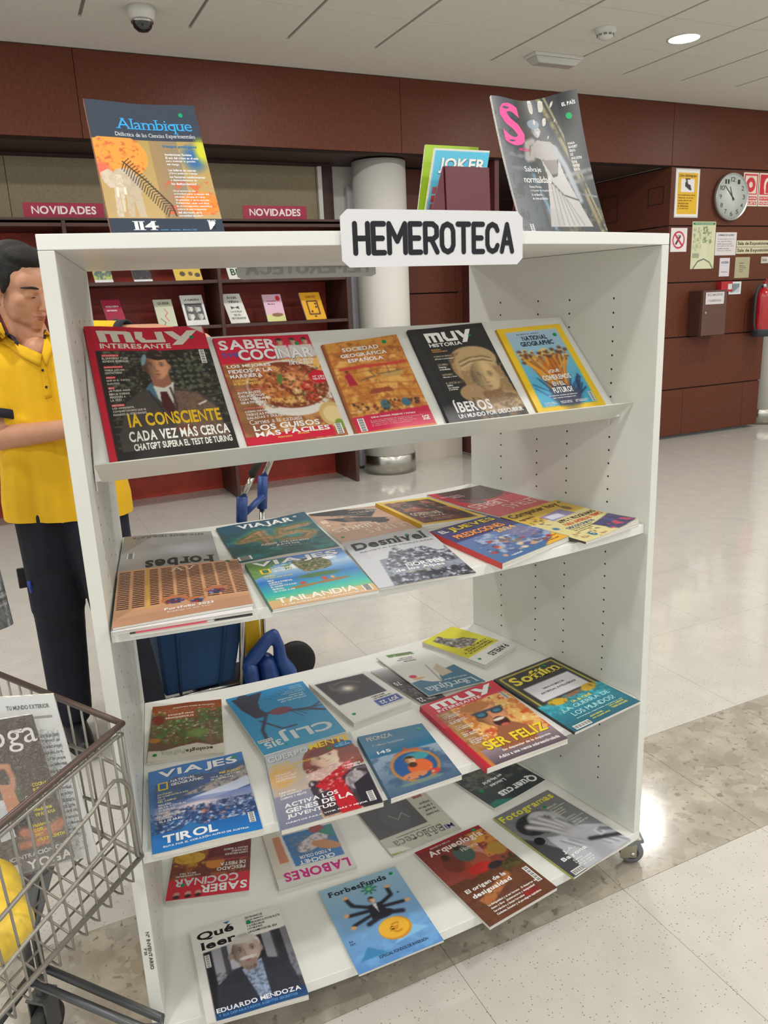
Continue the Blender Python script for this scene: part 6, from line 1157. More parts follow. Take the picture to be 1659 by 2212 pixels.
mag('magazine with a white-haired man in a dark jacket, left front of the bottom shelf', 's4', [(410, 2014), (601, 1955), (667, 2148), (447, 2212)], .011, art_ql, Letters().t('Qué', .06, .05, .46, .155, (26, 28, 32), 'b', .5).t('leer', .08, .17, .46, .26, (26, 28, 32), 'b', .5).quad([(.36, .015), (.44, .015), (.40, .045)], (30, 110, 160)).lines(['CENTENARIO DE', 'JORGE SEMPRÚN', 'RECORDANDO A SYLVIA PLATH', 'Y A DORA MAAR', 'LOS MEJORES', 'LANZAMIENTOS DEL 2024'], .60, .03, .98, .034, (40, 40, 44)).t('EDUARDO MENDOZA', .11, .89, .95, .935, W_).t('Y SUS DISPARATADOS AGENTES SECRETOS', .12, .95, .9, .975, (90, 150, 210)).bars(.1, .32, .15, .46).disc(.63, .1, .026, .019, GREEN), group=G4, lifts=(0, 0, .003, 0), wave=.002)

# ---- on top of the shelf
def rect_on_ray(BLp, BRp, tl, tr=None):
    """standing sheet: bottom edge known, top-left corner on its ray and square to the bottom edge"""
    BL = np.array(BLp); BR = np.array(BRp); v = ray(*tl); e = BR - BL; t = ((BL - CAM) @ e) / (v @ e); TL = CAM + v * t
    return TL, TL + e
def standing(label, cat, px, zb, y0, art, lt, t, name='magazine', res=.75, gloss=False, spine=None, lift=(0, 0, 0, 0), dip=0.0, lean=None, yaw=0.0, shears=(0.0,), dh=0.0, gain=None):
    (xl, yl), (xr, yr) = px[3], px[2]
    BL = ony(xl, yl, y0 + yaw); BR = ony(xr, yr, y0 - yaw); BL[2] = BR[2] = zb + .001
    # both upper corners share one length and one lean: take lean from the photograph's foreshortening
    best = None
    e = BR - BL; el = e / np.linalg.norm(e); back = np.array((-el[1], el[0], 0)); back = back if back[1] > 0 else -back
    for th, sh in [(q1, q2) for q1 in np.linspace(0.0, 1.0, 51) for q2 in shears]:
        u = np.array((0, 0, 1)) * math.cos(th) + back * math.sin(th) + el * sh; u /= np.linalg.norm(u)
        for h in np.linspace(.12, .34, 111):
            er = 0
            for B_, q in ((BL, px[0]), (BR, px[1])):
                X = RM @ (B_ + u * h - CAM); er += (829.5 + F_PX * X[0] / X[2] - q[0]) ** 2 + (1106 + F_PX * X[1] / X[2] - q[1]) ** 2
            if best is None or er < best[0]: best = (er, th, h, u)
    _, th, h, u = best; TL, TR = BL + u * h, BR + u * (h + dh); N = np.cross(el, u); N = N if N[1] < 0 else -N
    print('STAND', label[:40], 'err', round(best[0] ** .5, 1), 'lean', round(th, 2), 'h', round(h, 3), 'w', round(float(np.linalg.norm(e)), 3))
    w = np.linalg.norm(e); wp = (px[1][0] - px[0][0]) * res; a = Art(int(wp), int(wp * h / w), (200, 200, 200)); art(a)
    S = Surf(TL, TR, BR, BL, N, 0.0, lift, dip=dip); root = thing(name, label, cat, (BL + BR) / 2)
    sheet(S, a, M_GLOSS if gloss else M_PRINT, 'cover', root, gain)
    if lt: letter_mesh(S, lt, 'cover_lettering', root)
    n = 10; V, U = np.meshgrid(np.linspace(.004, .998, n), np.linspace(.004, .998, n)); top = S(U, V, -.0006).reshape(-1, 3); bot = top - N * t; bot[:, 2] = np.maximum(bot[:, 2], zb + .0008); top[:, 2] = np.maximum(top[:, 2], zb + .0008)
    idx = np.arange(n * n).reshape(n, n); f = []
    for i in range(n - 1):
        for j in range(n - 1): f += [(idx[i, j], idx[i + 1, j], idx[i + 1, j + 1], idx[i, j + 1]), tuple(n * n + q for q in (idx[i, j], idx[i, j + 1], idx[i + 1, j + 1], idx[i + 1, j]))]
    for k in range(n - 1):
        for a_, b_ in ((idx[k, 0], idx[k + 1, 0]), (idx[k + 1, n - 1], idx[k, n - 1]), (idx[0, k + 1], idx[0, k]), (idx[n - 1, k], idx[n - 1, k + 1])): f.append((b_, a_, a_ + n * n, b_ + n * n))
    MB().add(np.vstack([top, bot]), [tuple(int(x) for x in q) for q in f]).build('page_block', M_PAGES, root)
    return BL, BR, u, el, back, h, th
M_STAND = mat('maroon_lacquer', (98, 38, 52), .45)
def easel(label, BL, BR, u, el, back, h, th, t):
    """small folded bookend behind a leaning magazine"""
    c = (BL + BR) / 2 - np.array((0, 0, .001)); w = .055; o = back * (t / max(.35, math.cos(th)) + .004)
    A = [c + el * s * w + o for s in (-1, 1)]; Bk = [c + el * s * w + o + back * (.06 + .5 * h * math.sin(th)) for s in (-1, 1)]
    Tp = [c + el * s * w + o + u * h * .55 for s in (-1, 1)]
    root = thing('bookend', label, 'bookend', c)
    def slab(p, nm):
        n = np.cross(p[1] - p[0], p[3] - p[0]); n /= np.linalg.norm(n); mb = MB(); A_4 = [np.array(q) for q in p]; B4 = [q + n * .003 for q in A_4]
        for q in A_4 + B4: q[2] = max(q[2], ZT + .0005)
        mb.add(A_4 + B4, [(3, 2, 1, 0), (4, 5, 6, 7), (0, 1, 5, 4), (1, 2, 6, 5), (2, 3, 7, 6), (3, 0, 4, 7)]); mb.build(nm, M_STAND, root)
    slab([A[0], A[1], Tp[1], Tp[0]], 'front_leaf'); slab([Bk[1], Bk[0], Tp[0] + back * .004, Tp[1] + back * .004], 'rear_leaf')
    slab([A[0] + (0, 0, .001), A[1] + (0, 0, .001), Bk[1] + (0, 0, .001), Bk[0] + (0, 0, .001)], 'foot')
def art_alam(a):
    a.rect(0, 0, 1, 1, (56, 66, 82)); a.grad(0, .29, 1, .88, (176, 150, 90), (190, 160, 110)); a.ell(.2, .42, .26, .17, (232, 156, 70)); a.rect(0, 0, 1, .28, (56, 66, 82)); a.mottle(0, .29, .42, .55, 30, (196, 90, 60), .58, .63, .8); a.ell(.02, .52, .12, .07, (224, 110, 90), soft=.5); a.grad(.5, .29, .75, .88, (150, 120, 90), (120, 116, 120), 'x', .6); a.ell(.88, .42, .14, .13, (60, 110, 160), soft=.6); a.ell(.97, .36, .09, .12, (206, 206, 60), soft=.6); a.ell(.85, .76, .22, .1, (232, 140, 60), soft=.3); a.mottle(.55, .6, 1, .85, 18, (222, 90, 60), .55, .62, .7)
    a.ell(.22, .61, .12, .10, (196, 182, 160)); a.poly([(.02, .55), (.09, .52), (.15, .56), (.16, .66), (.08, .66), (.03, .61)], (206, 192, 172)); a.poly([(.27, .56), (.34, .60), (.35, .68), (.31, .72), (.26, .66)], (184, 168, 148)); a.poly([(.13, .56), (.20, .56), (.19, .68), (.175, .80), (.165, .84), (.15, .83), (.155, .70)], (212, 200, 180)); a.poly([(.11, .66), (.15, .68), (.15, .87), (.09, .87)], (202, 188, 166)); a.poly([(.2, .66), (.33, .64), (.34, .87), (.28, .87), (.26, .74), (.24, .87), (.19, .87)], (192, 176, 152)); a.mottle(.02, .52, .35, .87, 30, (170, 150, 124), .55, .63, .35); a.line([(.14, .66), (.13, .72)], .01, (236, 226, 206)); a.line([(.2, .66), (.2, .7)], .01, (236, 226, 206)); a.line([(.23, .46), (.4, .6), (.58, .78), (.6, .86)], .006, (50, 44, 40))
    for k in range(22): x, y = .24 + .015 * k, .47 + .0165 * k; a.line([(x, y), (x + .05, y - .035 + .002 * k)], .004, (60, 54, 50)); a.line([(x, y), (x - .03, y + .05)], .004, (60, 54, 50))
    a.rect(0, .88, 1, 1, (50, 60, 76)); a.rect(.87, .9, .93, .96, (226, 226, 226)); a.poly([(.88, .96), (.93, .915), (.93, .96)], (40, 44, 56)); a.rect(0, 0, .006, 1, (120, 70, 40))
r_ = standing('dark blue science education magazine with an elephant picture standing on the shelf top', 'magazine', [(176, 224), (418, 226), (487, 500), (239, 502)], ZT, -3.70, art_alam,
    Letters().t('Alambique', .24, .125, .93, .235, (60, 164, 226), 'r', 1).t('Didáctica de las Ciencias Experimentales', .22, .235, .94, .275, (206, 210, 214), 'r', .8).t('Riesgos geológicos', .62, .32, .93, .345, (40, 120, 170)).lines(['Inundaciones fluviales', 'El uso del vídeo en el aula', 'para trabajar la gestión', 'del riesgo'], .62, .385, .92, .026, W_).lines(['Las laderas se mueven', '¿Cómo podemos trabajar', 'los factores condicionantes', 'y desencadenantes de', 'los deslizamientos?'], .62, .505, .94, .026, W_).lines(['Os proponemos una', 'actividad para trabajar del', 'péndulo simple al reloj', 'de péndulo y en la sección', 'Evidencias, ¿qué nos dice', 'la investigación científica', 'sobre la participación', 'del alumnado en la', 'comunidad escolar?'], .62, .665, .94, .023, W_).t('114', .2, .9, .42, .965, (226, 228, 230), 'b', 1).t('GRAÓ', .86, .885, .94, .9, W_).disc(.85, .085, .02, .018, (20, 160, 110)).t('octubre · noviembre · diciembre 2023', .43, .955, .75, .967, (90, 150, 190)), .005, dip=.004)
easel('maroon bookend behind the dark blue science magazine', *r_, .005)
def art_smoda(a):
    a.rect(0, 0, 1, 1, (56, 64, 68)); a.grad(0, 0, .3, 1, (120, 120, 126), (70, 84, 96), 'x'); a.grad(.3, 0, .7, .6, (70, 66, 58), (56, 66, 80), 'x'); a.line([(.3, .5), (.38, .8), (.4, 1)], .02, (110, 160, 190)); a.line([(.6, 0), (.8, .45), (.95, 1)], .02, (176, 160, 110)); a.line([(.66, 0), (.84, .45), (.99, .95)], .01, (190, 180, 130)); a.rect(.78, 0, 1, .45, (40, 42, 44)); a.line([(.7, .56), (1, .53)], .02, (150, 150, 150)); a.line([(.7, .62), (1, .58)], .02, (140, 140, 140)); a.line([(.1, .4), (.26, .42)], .02, (140, 140, 146)); a.line([(.1, .5), (.26, .51)], .02, (130, 130, 136)); a.line([(.72, .68), (.98, .72)], .01, (160, 160, 160)); a.mottle(.5, .8, 1, 1, 12, (150, 140, 96), .55, .63, .7); a.mottle(.0, .1, 1, 1, 9, (36, 40, 44), .55, .65, .5)
    w = (222, 218, 216); a.face(.49, .225, .05, (206, 204, 204), (60, 60, 66)); a.ell(.48, .175, .07, .035, (150, 170, 190)); a.poly([(.38, .34), (.48, .29), (.62, .31), (.68, .36), (.66, .44), (.5, .44), (.4, .42)], (196, 190, 186)); a.line([(.4, .36), (.36, .42), (.3, .43), (.34, .32), (.42, .3)], .035, (196, 190, 186)); a.line([(.65, .36), (.72, .5), (.76, .66), (.78, .74)], .03, (190, 196, 204)); a.poly([(.46, .44), (.64, .44), (.62, .54), (.5, .55)], (150, 140, 136)); a.poly([(.46, .42), (.48, .55), (.4, .78), (.34, .93), (.84, .93), (.78, .8), (.68, .56), (.66, .44), (.6, .56), (.54, .57)], w); a.line([(.5, .6), (.6, .7), (.76, .74)], .008, (60, 60, 60)); [a.line([(.5 + .025 * k, .58 + .03 * k), (.44 + .06 * k, .92)], .006, (176, 172, 172)) for k in range(6)]; a.grad(.34, .8, .5, .93, (196, 190, 186), (170, 166, 164), al=.3); a.rect(0, 0, .012, 1, (206, 206, 206))
r_ = standing('glossy fashion magazine with a pink S and a woman in white on the shelf top', 'magazine', [(1038, 236), (1238, 226), (1317, 499), (1133, 500)], ZT, -3.66, art_smoda,
    Letters().t('S', .07, .035, .34, .34, (226, 84, 150), 'b', 1).t('MODA', .22, .355, .36, .38, (206, 60, 120)).t('EL PAÍS', .82, .06, .96, .09, W_, 'b', .8).t('Salvaje', .22, .49, .42, .54, W_, 'r').t('normalidad', .18, .56, .5, .61, W_, 'r').lines(['Renata Moreno,', 'o el poder de transformar', 'lo ordinario', 'en extraordinario'], .22, .63, .48, .028, W_, 'r', serif=.8).bars(.1, .91, .14, .985).disc(.87, .16, .034, .022, (30, 160, 90)).lines(['ROSALÍA', 'BLANCHETT', 'SORAYA', 'LUZ', 'ANNA CASTRO', 'ELENA', 'FURIASE', 'BLANCA'], .8, .33, .92, .026, W_), .004, lift=(.004, .02, 0, 0), dip=.020, dh=.022, gain=.62)
easel('maroon bookend behind the glossy fashion magazine', *r_, .004)
# comics on a dark red stand
r_ = standing('lime green comic book at the back of the comic stand', 'comic', [(922, 309), (1030, 322), (1010, 452), (893, 452)], ZT, -3.545, lambda a: a.rect(0, 0, 1, 1, (150, 180, 40)).rect(0, 0, .5, 1, (156, 190, 40)).ell(.2, .75, .05, .1, (40, 40, 40)), None, .004, 'comic_book', .4, shears=(.05, .1, .15, .2, .25))
def art_jok(a): a.rect(0, 0, 1, 1, (84, 184, 214)); a.rect(0, 0, 1, .02, (214, 214, 206)); a.rect(0, 0, .03, 1, (206, 206, 200)); [a.rect(.06, .42 + .09 * k, .3, .49 + .09 * k, (170, 60, 60) if k % 2 else (150, 84, 90)) for k in range(5)]; a.ell(.15, .9, .07, .1, (120, 30, 40))
standing('blue comic book titled JOKER half hidden by the dark red stand', 'comic', [(942, 317), (1053, 329), (1028, 452), (907, 452)], ZT, -3.575, art_jok, Letters().t('JOKER', .12, .1, .95, .27, (236, 232, 222), 'b', lift=.0008, shadow=(30, 50, 70)).lines(['Una novela', 'gráfica'], .2, .3, .6, .05, (40, 70, 90)), .004, 'comic_book', .5, shears=(.05, .1, .15, .2, .25))
A1 = ony(957, 455, -3.62); A2 = ony(1050, 455, -3.62); T1 = ony(953, 361, -3.60); T2 = ony(1047, 367, -3.60); B1 = np.array((A1[0] - .03, -3.50, ZT)); 
zt_ = (T1[2] + T2[2]) / 2
t = thing('comic_stand', 'dark red folded stand in front of the comics on the shelf top', 'stand', ((A1[0] + A2[0]) / 2, -3.6, ZT))
def wslab(p, nm, th_=.004):
    p = [np.array(q, float) for q in p]; n = np.cross(p[1] - p[0], p[3] - p[0]); n /= np.linalg.norm(n); B4 = [q + n * th_ for q in p]
    MB().add(p + B4, [(3, 2, 1, 0), (4, 5, 6, 7), (0, 1, 5, 4), (1, 2, 6, 5), (2, 3, 7, 6), (3, 0, 4, 7)]).build(nm, M_STAND, t)
ztb = ZT + .001
wslab([(A1[0], -3.635, ztb), (A2[0], -3.635, ztb), (T2[0], -3.612, zt_), (T1[0], -3.612, zt_)], 'front_leaf')
wslab([(A2[0] - .005, -3.592, ztb), (A1[0] - .028, -3.592, ztb), (T1[0], -3.608, zt_), (T2[0], -3.608, zt_)], 'rear_leaf')
wslab([(A1[0] - .028, -3.594, ztb), (A1[0], -3.633, ztb), (T1[0], -3.611, zt_), (T1[0], -3.609, zt_)], 'side_leaf')

# ================================================================ PERSON
def finish_blob(mb, name, m, parent, voxel, smooth=6, kind=None):
    """join overlapping solids into one continuous skin"""
    me = bpy.data.meshes.new('tmp'); me.from_pydata(mb.v, [], mb.f); o = bpy.data.objects.new('tmp', me); C.objects.link(o)
    r = o.modifiers.new('r', 'REMESH'); r.mode = 'VOXEL'; r.voxel_size = voxel; r.use_smooth_shade = True
    s = o.modifiers.new('s', 'SMOOTH'); s.iterations = smooth; s.factor = .5
    dg = bpy.context.evaluated_depsgraph_get(); dg.update(); me2 = bpy.data.meshes.new_from_object(o.evaluated_get(dg)); bpy.data.objects.remove(o)
    me2.name = name; me2.polygons.foreach_set('use_smooth', [True] * len(me2.polygons)); me2.materials.clear(); me2.materials.append(m)
    o = bpy.data.objects.new(name, me2); C.objects.link(o)
    if parent is not None: o.parent = parent; o.matrix_parent_inverse = parent.matrix_world.inverted()
    return o
def limb(mb, pts, rs, flat=None, n=7):
    """chain of overlapping balls with tapering radii; flat=(axis, factor) squashes across an axis"""
    n0 = n
    for (a, b), (r0, r1) in zip(zip(pts[:-1], pts[1:]), zip(rs[:-1], rs[1:])):
        n = int(min(40, max(n0, np.linalg.norm(np.array(a) - np.array(b)) / (.22 * min(r0, r1)))))
        for k in range(n + 1):
            t = k / n; p = np.array(a) * (1 - t) + np.array(b) * t; r = r0 * (1 - t) + r1 * t
            if flat is None: mb.sphere(p, r, 14, 9)
            else:
                ax, fac = flat; ax = Vector(ax).normalized(); M_ = Matrix.Scale(fac, 4, ax); mb.sphere(p, r, 14, 9, M=M_)
    return mb
P0 = onz(225, 1592, 0.0); RX = np.array((.9013, -.4333, 0.)); FX = np.array((-.4333, -.9013, 0.)); ZZ = np.array((0., 0., 1.))
def J(x, y, d=0.0): return onplane(x, y, P0 + FX * d, FX)
M_SKIN = mat('warm_skin', (196, 142, 112), .5, noise=(26, .02), bump=(200, .04)); M_SKIN.node_tree.nodes['Principled BSDF'].inputs['Subsurface Weight'].default_value = .06
M_YEL = mat('yellow_pique_cotton', (236, 184, 20), .85, noise=(7, .04), bump=(900, .25))
M_NAVY = mat('navy_trim', (26, 26, 42), .8); M_TRO = mat('navy_work_trousers', (22, 24, 36), .9, noise=(10, .15), bump=(60, .3)); M_HAIR = mat('black_hair', (16, 13, 12), .75, noise=(60, .3, (1, 1, .3)), bump=(160, 1.0)); M_SHOE = mat('black_leather', (24, 24, 26), .45)
man = thing('person', 'man in a yellow polo shirt and navy work trousers looking down behind the display shelf', 'person', P0)
sR, sL = J(22, 772, .0), J(183, 738, -.02)
eR, wR = J(4, 946, .07), J(185, 921, .19)
eL, wL = J(338, 727, .02), J(440, 738, .08)
neck, chest, waist, hip = J(82, 748, -.03), J(104, 830, -.01), J(128, 960, 0), J(146, 1080, 0)
hipR, hipL = J(105, 1120), J(205, 1110)
knR, anR = J(130, 1335, .02), J(158, 1548, 0)
knL, anL = J(250, 1310, .03), J(312, 1478, .02)
anR[2] = .09; anL[2] = .09
def hand(mb, w, d, up):
    """palm, four unequal bent fingers and a thumb off the side of the palm"""
    d = np.array(d) / np.linalg.norm(d); up = np.array(up) - d * (np.array(up) @ d); up /= np.linalg.norm(up); sd = np.cross(d, up)
    limb(mb, [w, w + d * .05], [.026, .03], (tuple(up), .5), 4); c = w + d * .06
    limb(mb, [c - sd * .022, c + sd * .022], [.02, .02], (tuple(up), .6), 4)
    for k, (o, l) in enumerate(((-.03, .058), (-.010, .072), (.011, .068), (.030, .052))):
        b = c + sd * o + d * .012; m1 = b + d * l * .5 - up * .004; m2 = m1 + d * l * .32 - up * .014; m3 = m2 + d * l * .2 - up * .016; limb(mb, [b, m1, m2, m3], [.0095, .0088, .008, .007], None, 5)
    t0_ = w + d * .02 - sd * .028; limb(mb, [t0_, t0_ - sd * .022 + d * .022 - up * .006, t0_ - sd * .03 + d * .05 - up * .012], [.012, .0105, .009], None, 5)
# head frame
Ff = math.cos(math.radians(28)) * RX + math.sin(math.radians(28)) * FX; Ff = Ff - .30 * ZZ; Ff /= np.linalg.norm(Ff)
Uh = ZZ - Ff * (ZZ @ Ff) - RX * .04; Uh /= np.linalg.norm(Uh); Sh = np.cross(Ff, Uh)
HC = J(44, 622, -.01)
def H(s, f, u): return HC + Sh * s + Ff * f + Uh * u
HM = Matrix(((Sh[0], Ff[0], Uh[0]), (Sh[1], Ff[1], Uh[1]), (Sh[2], Ff[2], Uh[2])))
def Hs(mb, s, f, u, r, seg=20, rg=14): mb.sphere(H(s, f, u), r, seg, rg, M=HM); return mb
b = MB()
Hs(b, 0, -.012, .038, (.076, .096, .088)); Hs(b, 0, .030, -.030, (.064, .063, .084)); Hs(b, 0, .018, -.045, (.064, .056, .064)); Hs(b, 0, .044, -.078, (.044, .044, .030)); Hs(b, 0, .074, -.098, (.019, .016, .016)); Hs(b, 0, .058, .03, (.06, .036, .045))
for s in (-1, 1):
    Hs(b, s * .036, .054, -.022, (.026, .026, .026)); Hs(b, s * .079, -.004, -.012, (.007, .018, .030)); Hs(b, s * .036, .028, -.068, (.024, .034, .026)); Hs(b, s * .031, .079, -.001, (.0155, .012, .0115)); Hs(b, s * .011, .106, -.038, (.0085, .009, .0075))
limb(b, [H(-.034, .083, .018), H(-.012, .088, .014), H(.012, .088, .014), H(.034, .083, .018)], [.009, .010, .010, .009], None, 3)
limb(b, [H(0, .090, .006), H(0, .104, -.018), H(0, .113, -.036)], [.008, .0095, .0115], None, 5)
Hs(b, 0, .090, -.062, (.024, .010, .007)); Hs(b, 0, .088, -.073, (.021, .010, .007)); Hs(b, 0, .085, -.085, (.02, .008, .008))
limb(b, [H(0, -.03, -.05), neck - ZZ * .02], [.054, .058], None, 6); limb(b, [neck - ZZ * .045, sR], [.05, .045]); limb(b, [neck - ZZ * .045, sL], [.05, .045])
limb(b, [chest, waist, hip], [.095, .09, .10]); limb(b, [neck - ZZ * .03, J(88, 778, .030)], [.05, .05]); limb(b, [neck - ZZ * .02, J(84, 762, .03)], [.05, .05])
limb(b, [sR, eR, wR], [.050, .040, .027]); limb(b, [sL, eL, wL], [.050, .040, .027])
limb(b, [hipR, knR, anR], [.075, .05, .035]); limb(b, [hipL, knL, anL], [.075, .05, .035])
hand(b, wR, wR - eR, ZZ); hand(b, wL, wL - eL, ZZ)
finish_blob(b, 'body', M_SKIN, man, .0036, 12)
# hair, brows, lashes, lips, ear plug
b = MB(); Hs(b, 0, -.024, .056, (.083, .098, .082)); Hs(b, 0, -.058, .005, (.074, .060, .075)); Hs(b, 0, .015, .098, (.066, .068, .034))
for s in (-1, 1): Hs(b, s * .064, -.005, .036, (.016, .042, .040)); Hs(b, s * .070, .012, .008, (.008, .010, .022))
finish_blob(b, 'hair', M_HAIR, man, .004, 2)
b = MB()
for s in (-1, 1): b.tube([H(s * (.014 + .011 * k), .0985 - .0032 * k * k / 2, .0215 + .003 * math.sin(k)) for k in range(5)], [.0022, .0035, .0036, .003, .0015], 7)
b.build('eyebrows', M_HAIR, man, kind='stuff')
b = MB()
for s in (-1, 1): b.tube([H(s * (.018 + .0065 * k), .0905 - .0012 * k * k, -.0075 + .0009 * abs(k - 2)) for k in range(5)], [.0008, .0014, .0016, .0014, .0008], 6)
b.build('eyelashes', M_HAIR, man, kind='stuff')
b = MB(); b.tube([H(-.022 + .011 * k, .0985 - .0022 * (k - 2) ** 2, -.064 + .0006 * (k - 2) ** 2) for k in range(5)], [.001, .0032, .0036, .0032, .001], 8); b.tube([H(-.020 + .010 * k, .0965 - .0022 * (k - 2) ** 2, -.0715 + .0008 * (k - 2) ** 2) for k in range(5)], [.001, .0034, .004, .0034, .001], 8)
b.build('lips', mat('lip_skin', (160, 92, 84), .45), man, kind='stuff')
b = MB(); ep = H(-.079, -.002, -.040) if (H(-.079, 0, 0) - CAM) @ (H(-.079, 0, 0) - CAM) < (H(.079, 0, 0) - CAM) @ (H(.079, 0, 0) - CAM) else H(.079, -.002, -.040)
b.tube([ep + ZZ * .012, ep - ZZ * .012], .0065, 12); b.build('ear_plug', M_NAVY, man)
# polo shirt: body of the shirt and two sleeves
b = MB(); dn = ZZ * -.16
limb(b, [chest - RX * .10 + ZZ * .045, waist - RX * .085, hip - RX * .10, hip - RX * .10 + dn], [.100, .102, .112, .112]); limb(b, [chest + RX * .10 + ZZ * .045, waist + RX * .085, hip + RX * .10, hip + RX * .10 + dn], [.100, .102, .112, .112]); limb(b, [chest + ZZ * .05, waist, hip, hip + dn], [.11, .115, .12, .12])
limb(b, [neck - ZZ * .055 - FX * .01, sR + ZZ * .008], [.066, .060]); limb(b, [neck - ZZ * .055 - FX * .01, sL + ZZ * .008], [.066, .060]); limb(b, [sR, sR + (eR - sR) * .2], [.066, .06]); limb(b, [sL, sL + (eL - sL) * .2], [.066, .06])
for k in range(9):                                               # soft folds
    y_ = 905 + 22 * k; limb(b, [J(40 + 6 * k, y_, .086), J(110, y_ + 18 - 5 * (k % 3), .108)], [.012, .008], None, 8)
cR = sR + (eR - sR) * .74; cL = sL + (eL - sL) * .60
shirt = finish_blob(b, 'polo_shirt', M_YEL, man, .007, 8)
hem_z = float(J(90, 1112)[2])
import bmesh
def cut(o, p, n):
    bm = bmesh.new(); bm.from_mesh(o.data); bmesh.ops.bisect_plane(bm, geom=bm.verts[:] + bm.edges[:] + bm.faces[:], plane_co=Vector(p), plane_no=Vector(n), clear_outer=True); bm.to_mesh(o.data); bm.free()
cut(shirt, (0, 0, hem_z), (0, 0, -1))
for s_, e_, c_, r1 in ((sR, eR, cR, .064), (sL, eL, cL, .056)):
    b = MB(); limb(b, [s_ + (e_ - s_) * .05, c_, c_ + (e_ - s_) * .2], [.066, r1, r1]); sv = finish_blob(b, 'sleeve', M_YEL, man, .006, 4); cut(sv, c_, e_ - s_)
def cuff(p, d, r, nm):
    d = np.array(d) / np.linalg.norm(d); v = Vector(d); q = Vector((0, 0, 1)).rotation_difference(v).to_matrix().to_4x4()
    MB().lathe([(r - .003, -.022), (r + .003, -.02), (r + .003, .006), (r, .008), (r - .004, .006), (r - .004, -.02)], tuple(p), 28, q).build(nm, M_NAVY, man)
cuff(cR, eR - sR, .064, 'sleeve_cuff'); cuff(cL, eL - sL, .056, 'sleeve_cuff')
bpy.context.view_layer.update()
def on_shirt(x, y, off=.002):
    v = ray(x, y); v = v / np.linalg.norm(v); hit, loc, nrm, _ = shirt.ray_cast(Vector(CAM), Vector(v)); return np.array(loc) + np.array(nrm) * off if hit else J(x, y, .1)
# collar and placket
def ribbon(top, bot, nm, m, off, th=.003):
    """cloth strip laid on the shirt between two rows of picture points"""
    V = []; n_ = 10
    for a_, b_ in zip(top, bot):
        for k in range(4): t_ = k / 3; V.append(on_shirt(a_[0] * (1 - t_) + b_[0] * t_, a_[1] * (1 - t_) + b_[1] * t_, off))
    F = [(4 * i + k, 4 * i + k + 1, 4 * i + k + 5, 4 * i + k + 4) for i in range(len(top) - 1) for k in range(3)]
    o = MB().add(V, F, smooth=True).build(nm, m, man); q_ = o.modifiers.new('s', 'SOLIDIFY'); q_.thickness = th; q_.offset = 1; return o
def dens(p, k=4):
    out = []
    for (x0, y0), (x1, y1) in zip(p[:-1], p[1:]): out += [(x0 + (x1 - x0) * i / k, y0 + (y1 - y0) * i / k) for i in range(k)]
    return out + [p[-1]]
ribbon(dens([(82, 780), (92, 820), (98, 862)]), dens([(97, 778), (106, 818), (112, 858)]), 'placket', M_YEL, .002)
b = MB()
for q in ((92, 800), (100, 836)): b.sphere(on_shirt(*q, .006), (.004, .004, .004), 8, 6)
b.build('buttons', M_NAVY, man, kind='stuff')
# collar laid over the shirt, its navy inner edge, then the neck opening is cut out of the shirt
ribbon(dens([(-8, 690), (3, 697), (10, 715), (19, 730), (44, 746), (90, 767)]), dens([(-16, 742), (-4, 742), (10, 746), (26, 756), (56, 776), (88, 792)]), 'collar', M_YEL, .006)
ribbon(dens([(97, 712), (95, 742), (90, 767)]), dens([(116, 736), (112, 762), (100, 792)]), 'collar', M_YEL, .006)
ribbon(dens([(-8, 686), (4, 694), (12, 713), (21, 728), (46, 744)]), dens([(-8, 692), (1, 700), (8, 718), (17, 733), (44, 750)]), 'collar_trim', M_NAVY, .0095, .002)
ribbon(dens([(95, 712), (94, 735)]), dens([(100, 712), (98, 736)]), 'collar_trim', M_NAVY, .0095, .002)
bm = bmesh.new(); bm.from_mesh(shirt.data); poly_ = [(-12, 660), (-8, 692), (4, 700), (12, 716), (22, 731), (46, 747), (90, 768), (95, 742), (98, 716), (100, 660)]
def inside(x, y):
    c_ = False
    for (x0, y0), (x1, y1) in zip(poly_, poly_[1:] + poly_[:1]):
        if (y0 > y) != (y1 > y) and x < x0 + (y - y0) / (y1 - y0) * (x1 - x0): c_ = not c_
    return c_
def proj_(v): q = RM @ (np.array(v) - CAM); return 829.5 + F_PX * q[0] / q[2], 1106 + F_PX * q[1] / q[2]
rm = [v for v in bm.verts if v.co.z > neck[2] - .12 and inside(*proj_(v.co)) and (np.array(v.co) - neck) @ FX > .0]
bmesh.ops.delete(bm, geom=rm, context='VERTS'); bm.to_mesh(shirt.data); bm.free()
